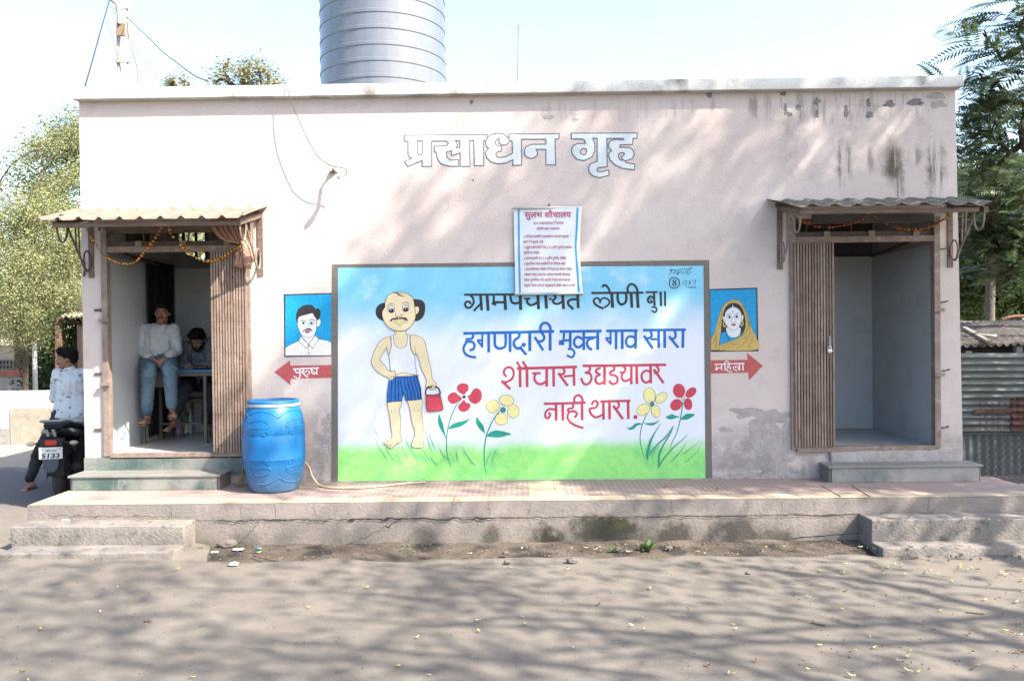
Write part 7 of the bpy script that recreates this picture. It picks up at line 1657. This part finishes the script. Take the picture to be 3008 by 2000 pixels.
# right: dark bushy trees behind the shed
tree('tree', 'dark green tree with a straight grey trunk behind the shed', 'tree', (P(2912, 940, 8.0).x, 8.0, 0), (P(2908, 700, 8.0).x, 8.0, 4.0), .085, [(*E_(2870, 640, 8.2, .9, .7), 46), (*E_(2960, 560, 8.0, .8, .6), 40), (*E_(2990, 700, 8.6, .9, .8), 40), (*E_(2850, 800, 9.5, .6, .5), 16)], 32, 120, (.22, .22, .2), .15, LF2, bark=BARKG, aspect=2.0)
tree('tree', 'bright mid green tree lit from the side behind the shed roof', 'tree', (P(2960, 940, 10.5).x, 10.5, 0), (P(2960, 850, 10.5).x, 10.5, 2.6), .13, [(*E_(2860, 820, 10.5, .9, .8), 50), (*E_(2980, 820, 10.5, 1.0, .9), 50)], 33, 110, (.25, .25, .22), .17, LF5)
tree('tree', 'broad feather leaved tree with hanging fronds beside the right awning', 'tree', (8.7, 4.6, 0), (7.6, 4.4, 3.0), .12, [(*E_(2890, 560, 4.2, .40, .30), 12), (*E_(2980, 600, 4.3, .5, .5), 16), (*E_(2900, 700, 4.6, .35, .40), 12), (*E_(2990, 780, 4.6, .4, .5), 12)], 34, 8, .16, .48, LF3, kind='frond', leaflet=.13, pairs=12, out=(-.4, -.25, .15), lw=.30, droop=.28)
tree('tree', 'wide dark tree far back behind the shed', 'tree', (13, 16, 0), (13, 16, 3), .25, [((12.5, 16, 4.2), (4.0, 2, 2.2), 90), ((12, 15, 1.9), (3.5, 1.5, 1.2), 60)], 35, 120, (.4, .4, .35), .26, LF2)
tree('tree', 'rounded green tree far back behind the left compound wall', 'tree', (-15, 17, 0), (-15, 17, 2.5), .25, [((-13, 17, 3.3), (3.6, 1.6, 1.5), 80), ((-17.5, 17, 3.0), (3.0, 1.6, 1.4), 50)], 36, 90, (.35, .35, .3), .22, LF1)

# roadside trees standing beside and behind the photographer: they cast the dappled shade
def shade(label, base, top, r0, ells, seed, per, size, spread):
    t = tree('tree', label, 'tree', base, top, r0, ells, seed, per, spread, size, LF5, group='roadside shade trees'); return t
def sunward(x, y, z, t): return Vector((x, y, z)) - SUN / SUN.y * t
rs = random.Random(77); CA = []; CB = []
def nat(p): return 1530 + p[0] * 302, 970 - (p[1] - 1.87) * 302
tries = 0
while len(CA) < 135 and tries < 9000:
    tries += 1
    x, z = rs.uniform(-2.6, 5.6), rs.uniform(.1, 4.3); px, py = nat((x, z))
    lim = 1330 - (py - 300) * .86                      # sunlit to the left of this slanting edge
    d = (px - lim) / 420
    if d < 0 or rs.random() > min(1, .25 + d): continue
    t = min(6.2, max(3.6, (9.4 - x) / 1.6 + rs.uniform(-1, 1))); CA.append(sunward(x, 0, z, t))
for _ in range(90):                                     # extra leaf mass added to the crown to shade the wall below the awning
    x = rs.uniform(1.2, 4.2); z = rs.uniform(.5, 2.3)
    if x > 2.48 - (2.95 - z) / 1.21: CA.append(sunward(x, 0, z, rs.uniform(4.2, 5.0)))
for _ in range(84):                                     # over the road
    x, y = rs.uniform(-5.5, 5.5), rs.uniform(-5.0, -1.1); t = min(6, max(3.6, (7.2 - x) / 1.6 + rs.uniform(-.8, .8))); CB.append(sunward(x, y, 0, t))
def shade(label, base, top, r0, cs, seed, per, size, spread, limbs=()):
    t = thing('tree', label, 'tree', base, 'roadside shade trees'); mb, tips = branches(base, top, r0, cs, seed, min_r=.008, upright=1.9)
    for ln, ra, rb in limbs:
        q = []
        for px, py in ln:
            g_ = PZ(px, py, .02); q.append(sunward(g_.x, g_.y, 0, max(2.9, (base[0] - g_.x) / 1.6)))
        q = catmull([Vector((base[0], base[1], q[0].z - 1.2))] * (ra > .04) + q, 6); mb.tube(q, list(np.linspace(ra, rb, len(q))), None, 8)
    mb.build('trunk', BARK, t, True)
    v, q = leaf_cloud(tips, per, spread, size, seed + 1, aspect=2.2); fast_mesh('crown', v, q, [LF5], t)
shade('tall spreading roadside tree in front of the right end of the building', (8.2, -5.65, 0), (8.5, -5.4, 4.6), .10, CA, 41, 125, .14, (.15, .48, .12), (([(3010, 1812), (2600, 1722), (2350, 1690), (2150, 1664)], .06, .03), ([(3010, 1815), (2700, 1835), (2430, 1845), (2100, 1875), (1504, 1930), (1250, 1975)], .045, .02), ([(2430, 1845), (2200, 1812), (1950, 1800), (1700, 1785), (1450, 1772)], .03, .015), ([(3010, 1740), (2600, 1706), (2300, 1697)], .022, .012)))
CD = [sunward(rs.uniform(4.3, 7.6), rs.uniform(1.6, 2.6), rs.uniform(.1, 1.9), rs.uniform(2.4, 3.6)) for _ in range(60)] + [sunward(rs.uniform(3.0, 5.2), rs.uniform(-1.3, -.3), .3, rs.uniform(2.8, 4.0)) for _ in range(16)]  # crown of an added, unseen tree, set sunward to shade fence and right steps
shade('unseen leafy tree added beyond the right end of the walkway to shade the tin fence', (10.6, -1.2, 0), (10.5, -1.0, 3.2), .11, CD, 53, 60, .14, (.30, .30, .24))
shade('slim roadside tree across the road, nearer the viewer', (6.2, -7.4, 0), (6.3, -7.3, 4.6), .035, CB[::2], 43, 70, .14, (.45, .34, .24), (([(2000, 1880), (1650, 1852), (1200, 1835), (900, 1815)], .03, .014), ([(1900, 1992), (1500, 1950), (1000, 1905), (600, 1880)], .035, .014), ([(1300, 1765), (1000, 1745), (600, 1735), (300, 1740)], .02, .01)))
shade('slim roadside tree across the road, between two others', (7.5, -6.7, 0), (7.5, -6.8, 4.6), .035, CB[1::2], 47, 70, .14, (.45, .34, .24), (([(3010, 1905), (2600, 1898), (2260, 1893), (2000, 1910), (1650, 1955)], .045, .018), ([(2260, 1893), (1950, 1868), (1700, 1862)], .022, .012)))

# ------------------------------------------------------------------ fallen leaves, litter, weeds and stones
def curl_leaf(name, m, L, seed):
    random.seed(seed); mb = MB(); vs = []
    for i in range(7):
        t = i / 6; wv = .42 * L * math.sin(math.pi * (t * .92 + .04)) ** .8 * .5
        for u in (-1, 0, 1): vs.append((L * (t - .5), u * wv, .004 + .012 * abs(u) * (.5 + .4 * random.random()) + .008 * (t - .5) ** 2 * 4))
    mb.add(vs, [(i * 3 + k, i * 3 + k + 1, (i + 1) * 3 + k + 1, (i + 1) * 3 + k) for i in range(6) for k in range(2)]); o = mb.build(name, m, None, True, local=True)
    o.modifiers.new('s', 'SOLIDIFY').thickness = .0012; return o
lm = [M('yellow leaf', (.52, .44, .14), .7), M('pale leaf', (.58, .54, .32), .7), M('brown leaf', (.22, .11, .05), .8)]
LAB = [('small yellow leaf fallen on the ground', 'yellow'), ('small pale cream leaf fallen on the ground', 'cream'), ('small brown dry leaf fallen on the ground', 'brown')]
protos = [curl_leaf('fallen_leaf', lm[i], .048, i) for i in range(3)]
for p_, (lb, gname) in zip(protos, LAB): tag(p_, lb, 'leaf', 'fallen %s leaves' % gname)
random.seed(12); spots = []
for px, py in ((840 / 2.24 + 2000, 1496 / 2.24 + 1300), (1120 / 2.24 + 2000, 1543 / 2.24 + 1300), (1495 / 2.24 + 2000, 1413 / 2.24 + 1300), (1248 / 2.24 + 2000, 1280 / 2.24 + 1300), (2130 / 2.24 + 2000, 1243 / 2.24 + 1300), (2225 / 2.24 + 2000, 1276 / 2.24 + 1300), (1330 / 2.24 + 2000, 868 / 2.24 + 1300), (1140 / 2.24 + 2000, 1372 / 2.24 + 1300), (178 / 2.24 + 2000, 1468 / 2.24 + 1300), (493 / 2.24 + 2000, 1438 / 2.24 + 1300), (1215 / 2.24 + 1000, 1200 / 2.24 + 1300), (2035 / 2.24 + 1000, 965 / 2.24 + 1300), (1915 / 2.24 + 1000, 1208 / 2.24 + 1300), (1533 / 2.24 + 1000, 1352 / 2.24 + 1300), (505 / 2.24 + 1000, 1286 / 2.24 + 1300), (1197 / 2.24 + 1000, 1153 / 2.24 + 1300), (1180 / 2.09, 1550 / 2.09 + 1250), (616 / 2.09, 1146 / 2.09 + 1250), (722 / 2.09, 996 / 2.09 + 1250)):
    spots.append((px, py, 0))
for _ in range(60):
    px = 3008 * (1 - random.random() ** 1.7); py = 1640 + 360 * random.random() ** 1.3; spots.append((px, py, 0))
for _ in range(26): spots.append((random.uniform(2400, 3000), random.uniform(1655, 1690), 0))
for _ in range(24): spots.append((random.uniform(1500, 2600), random.uniform(1612, 1650), 0))
for _ in range(10): spots.append((random.uniform(2560, 3000), random.uniform(1520, 1540), .272))
for _ in range(14): spots.append((random.uniform(1500, 2990), random.uniform(1425, 1465), ZT + .004))
for _ in range(10): spots.append((random.uniform(2600, 3000), random.uniform(1606, 1618), .10))
first = [True] * 3
for px, py, z in spots:
    p = PZ(px, py, z)
    if z == 0:
        zz = gz(p.x, p.y); p = PZ(px, py, zz + .004)
        if p.y > -1.47: p.z = .05
        if p.y > -.99: continue
        if p.x > 2.95 and p.y > -1.5: continue
    k = random.choices((0, 1, 2), (5, 4, 3))[0]
    o = protos[k] if first[k] else protos[k].copy()
    if not first[k]: C.objects.link(o)
    first[k] = False
    s = random.uniform(.45, .9); o.scale = (s, s, s); o.location = (p.x, p.y, p.z + .003); o.rotation_euler = (random.uniform(-.25, .25), random.uniform(-.25, .25), random.uniform(0, 6.28))
def on(px, py, dz=.0):
    p = PZ(px, py, 0); z = gz(p.x, p.y) if p.y < -1.47 else .04; p = PZ(px, py, z); p.z = z + dz; return p
# paper scraps
for i, (px, py, w_, h_, ang, lab) in enumerate(((230, 1641, .06, .02, .3, 'crumpled strip of white paper on the road before the left concrete steps'), (700, 1616, .09, .035, .1, 'white paper scrap in the gutter beside the broken stone'), (631, 1624, .06, .03, .2, 'small white scrap in the gutter nearest the left steps'), (687, 1659, .07, .06, .1, 'white ticket lying on the road near the gutter'), (193, 1526, .07, .025, 0, 'white scrap lying on the left concrete step'))):
    p = on(px, py, .012) if i < 4 else PZ(px, py, .276)
    mb = MB(); vs = [(w_ * (u - .5), h_ * (v_ - .5), .010 * noise.noise(Vector((u * 3, v_ * 3, i)))) for v_ in np.linspace(0, 1, 6) for u in np.linspace(0, 1, 8)]
    mb.add(vs, [(j * 8 + k, j * 8 + k + 1, (j + 1) * 8 + k + 1, (j + 1) * 8 + k) for j in range(5) for k in range(7)]); o = mb.build('paper_scrap', M('litter paper', (.62, .62, .60), .8), None, True, local=True); o.location = p; o.rotation_euler = (.15, 0, ang); o.modifiers.new('s', 'SOLIDIFY').thickness = .002; tag(o, lab, 'paper', 'paper litter')
p = on(750, 1622, .02); mb = MB(); mb.tube([(0, 0, 0), (.03, .01, .012), (.05, .0, .004)], [.012, .016, .010], None, 7); o = mb.build('wrapper', M('blue foil', (.10, .20, .28), .3), None, True, local=True); o.location = p; tag(o, 'crumpled blue and red wrapper in the gutter', 'wrapper')
# stones
def stone(px, py, r, lab, m, sq=(1.4, 1, .8)):
    p = on(px, py, r * .5); t = bmesh.new(); bmesh.ops.create_icosphere(t, subdivisions=3, radius=1); mb = MB()
    vs = [Vector((v_.co.x * sq[0], v_.co.y * sq[1], v_.co.z * sq[2])) * r * (1 + .3 * noise.noise(v_.co * 1.6 + Vector((px, 0, 0)))) for v_ in t.verts]; t.verts.index_update(); mb.add(vs, [tuple(v_.index for v_ in f.verts) for f in t.faces]); t.free()
    o = mb.build('stone', m, None, True, local=True); o.location = p; tag(o, lab, 'stone', 'stones along the gutter')
SM = M('stone', (.20, .175, .15), .95, (.14, .125, .11), 14, .6, 60); SM2 = M('dark stone', (.11, .10, .095), .95, (.17, .15, .14), 14, .6, 60)
stone(668, 1606, .055, 'pale broken stone in the gutter beside the left concrete steps', SM, (1.5, 1, .7)); stone(1680, 1652, .032, 'dark pointed stone at the road edge below the mossy wall', SM2); stone(1485, 1628, .022, 'small dark stone in the middle of the gutter', SM2); stone(1815, 1616, .022, 'small grey stone beside the smaller weed', SM2); stone(1965, 1612, .022, 'small grey stone right of the leafy weed', SM); stone(1490, 1654, .02, 'small brown stone at the road edge below the crack', SM); stone(2198, 1686, .016, 'small black pebble on the road near the right steps', SM2)
# gravel crumbs
random.seed(8); mb = MB()
for _ in range(450):
    x = random.uniform(-2.6, 5.0); y = -1.0 - .45 * random.random() ** 1.5
    if x > 2.95 and y > -1.5: y = -1.5 - .1 * random.random()
    r = random.uniform(.003, .011); mb.ell((x, y, .038 + .015 * random.random()), (r, r, r * .8), [SM, SM2][random.random() < .5], None, 5, 4)
for _ in range(700):
    p = PZ(random.uniform(0, 3008), 1660 + 340 * random.random() ** 1.5, 0)
    if p.y > -1.5: continue
    r = random.uniform(.002, .006); mb.ell((p.x, p.y, gz(p.x, p.y) + r * .4), (r, r, r * .8), [SM, SM2][random.random() < .6], None, 5, 4)
gv = mb.build('gravel', None, None); tag(gv, 'loose crumbs of gravel scattered over the gutter and road', 'gravel', kind='stuff')
# weeds
WD = leafmat('weed leaves', [(.10, .19, .05), (.16, .25, .09), (.07, .14, .035)], .6, .3)
def weed(px, py, r, n, lab, seed):
    random.seed(seed); p = on(px, py, .0); t = thing('weed', lab, 'weed', p, 'weeds at the foot of the walkway'); mb = MB()
    for k in range(n):
        a = random.uniform(0, 6.28); L = r * random.uniform(.5, 1); el = random.uniform(.1, 1.0); d = Vector((math.cos(a) * math.cos(el), math.sin(a) * math.cos(el), math.sin(el))); s = Vector((-math.sin(a), math.cos(a), 0))
        w_ = L * .22; q = [p, p + d * L * .4 + s * w_, p + d * L * .75 + s * w_ * .7, p + d * L + Vector((0, 0, -.01)), p + d * L * .75 - s * w_ * .7, p + d * L * .4 - s * w_]; mb.add(q, [(0, 1, 2, 3, 4, 5)])
    mb.build('leaves', WD, t)
weed(1905, 1612, .10, 34, 'leafy green weed growing at the foot of the walkway', 1); weed(1798, 1617, .045, 16, 'tiny weed at the foot of the walkway beside a stone', 2); weed(585, 1612, .04, 12, 'tiny pale weed in the corner beside the left concrete steps', 3)
# twigs
TW = M('dry twig', (.17, .12, .085), .9)
for i, (pts, r, lab) in enumerate(((((2382, 1831), (2400, 1835), (2424, 1840)), .005, 'short dark twig lying on the road, middle right'), (((2836, 1800), (2862, 1803), (2892, 1806)), .005, 'thin twig lying on the road near the right edge'), (((743, 1632), (775, 1642), (812, 1648), (830, 1640)), .006, 'bent twig and straw lying at the gutter edge'), (((2330, 1705), (2360, 1706), (2400, 1697)), .003, 'very thin straw on the road below the right steps'), (((424, 1828), (432, 1826), (443, 1827)), .009, 'short brown stick on the left part of the road'))):
    q = catmull([on(*p, .008) for p in pts], 4); tag(MB().tube(q, r, None, 6).build('twig', TW, None, at=q[0]), lab, 'twig', 'twigs on the ground')
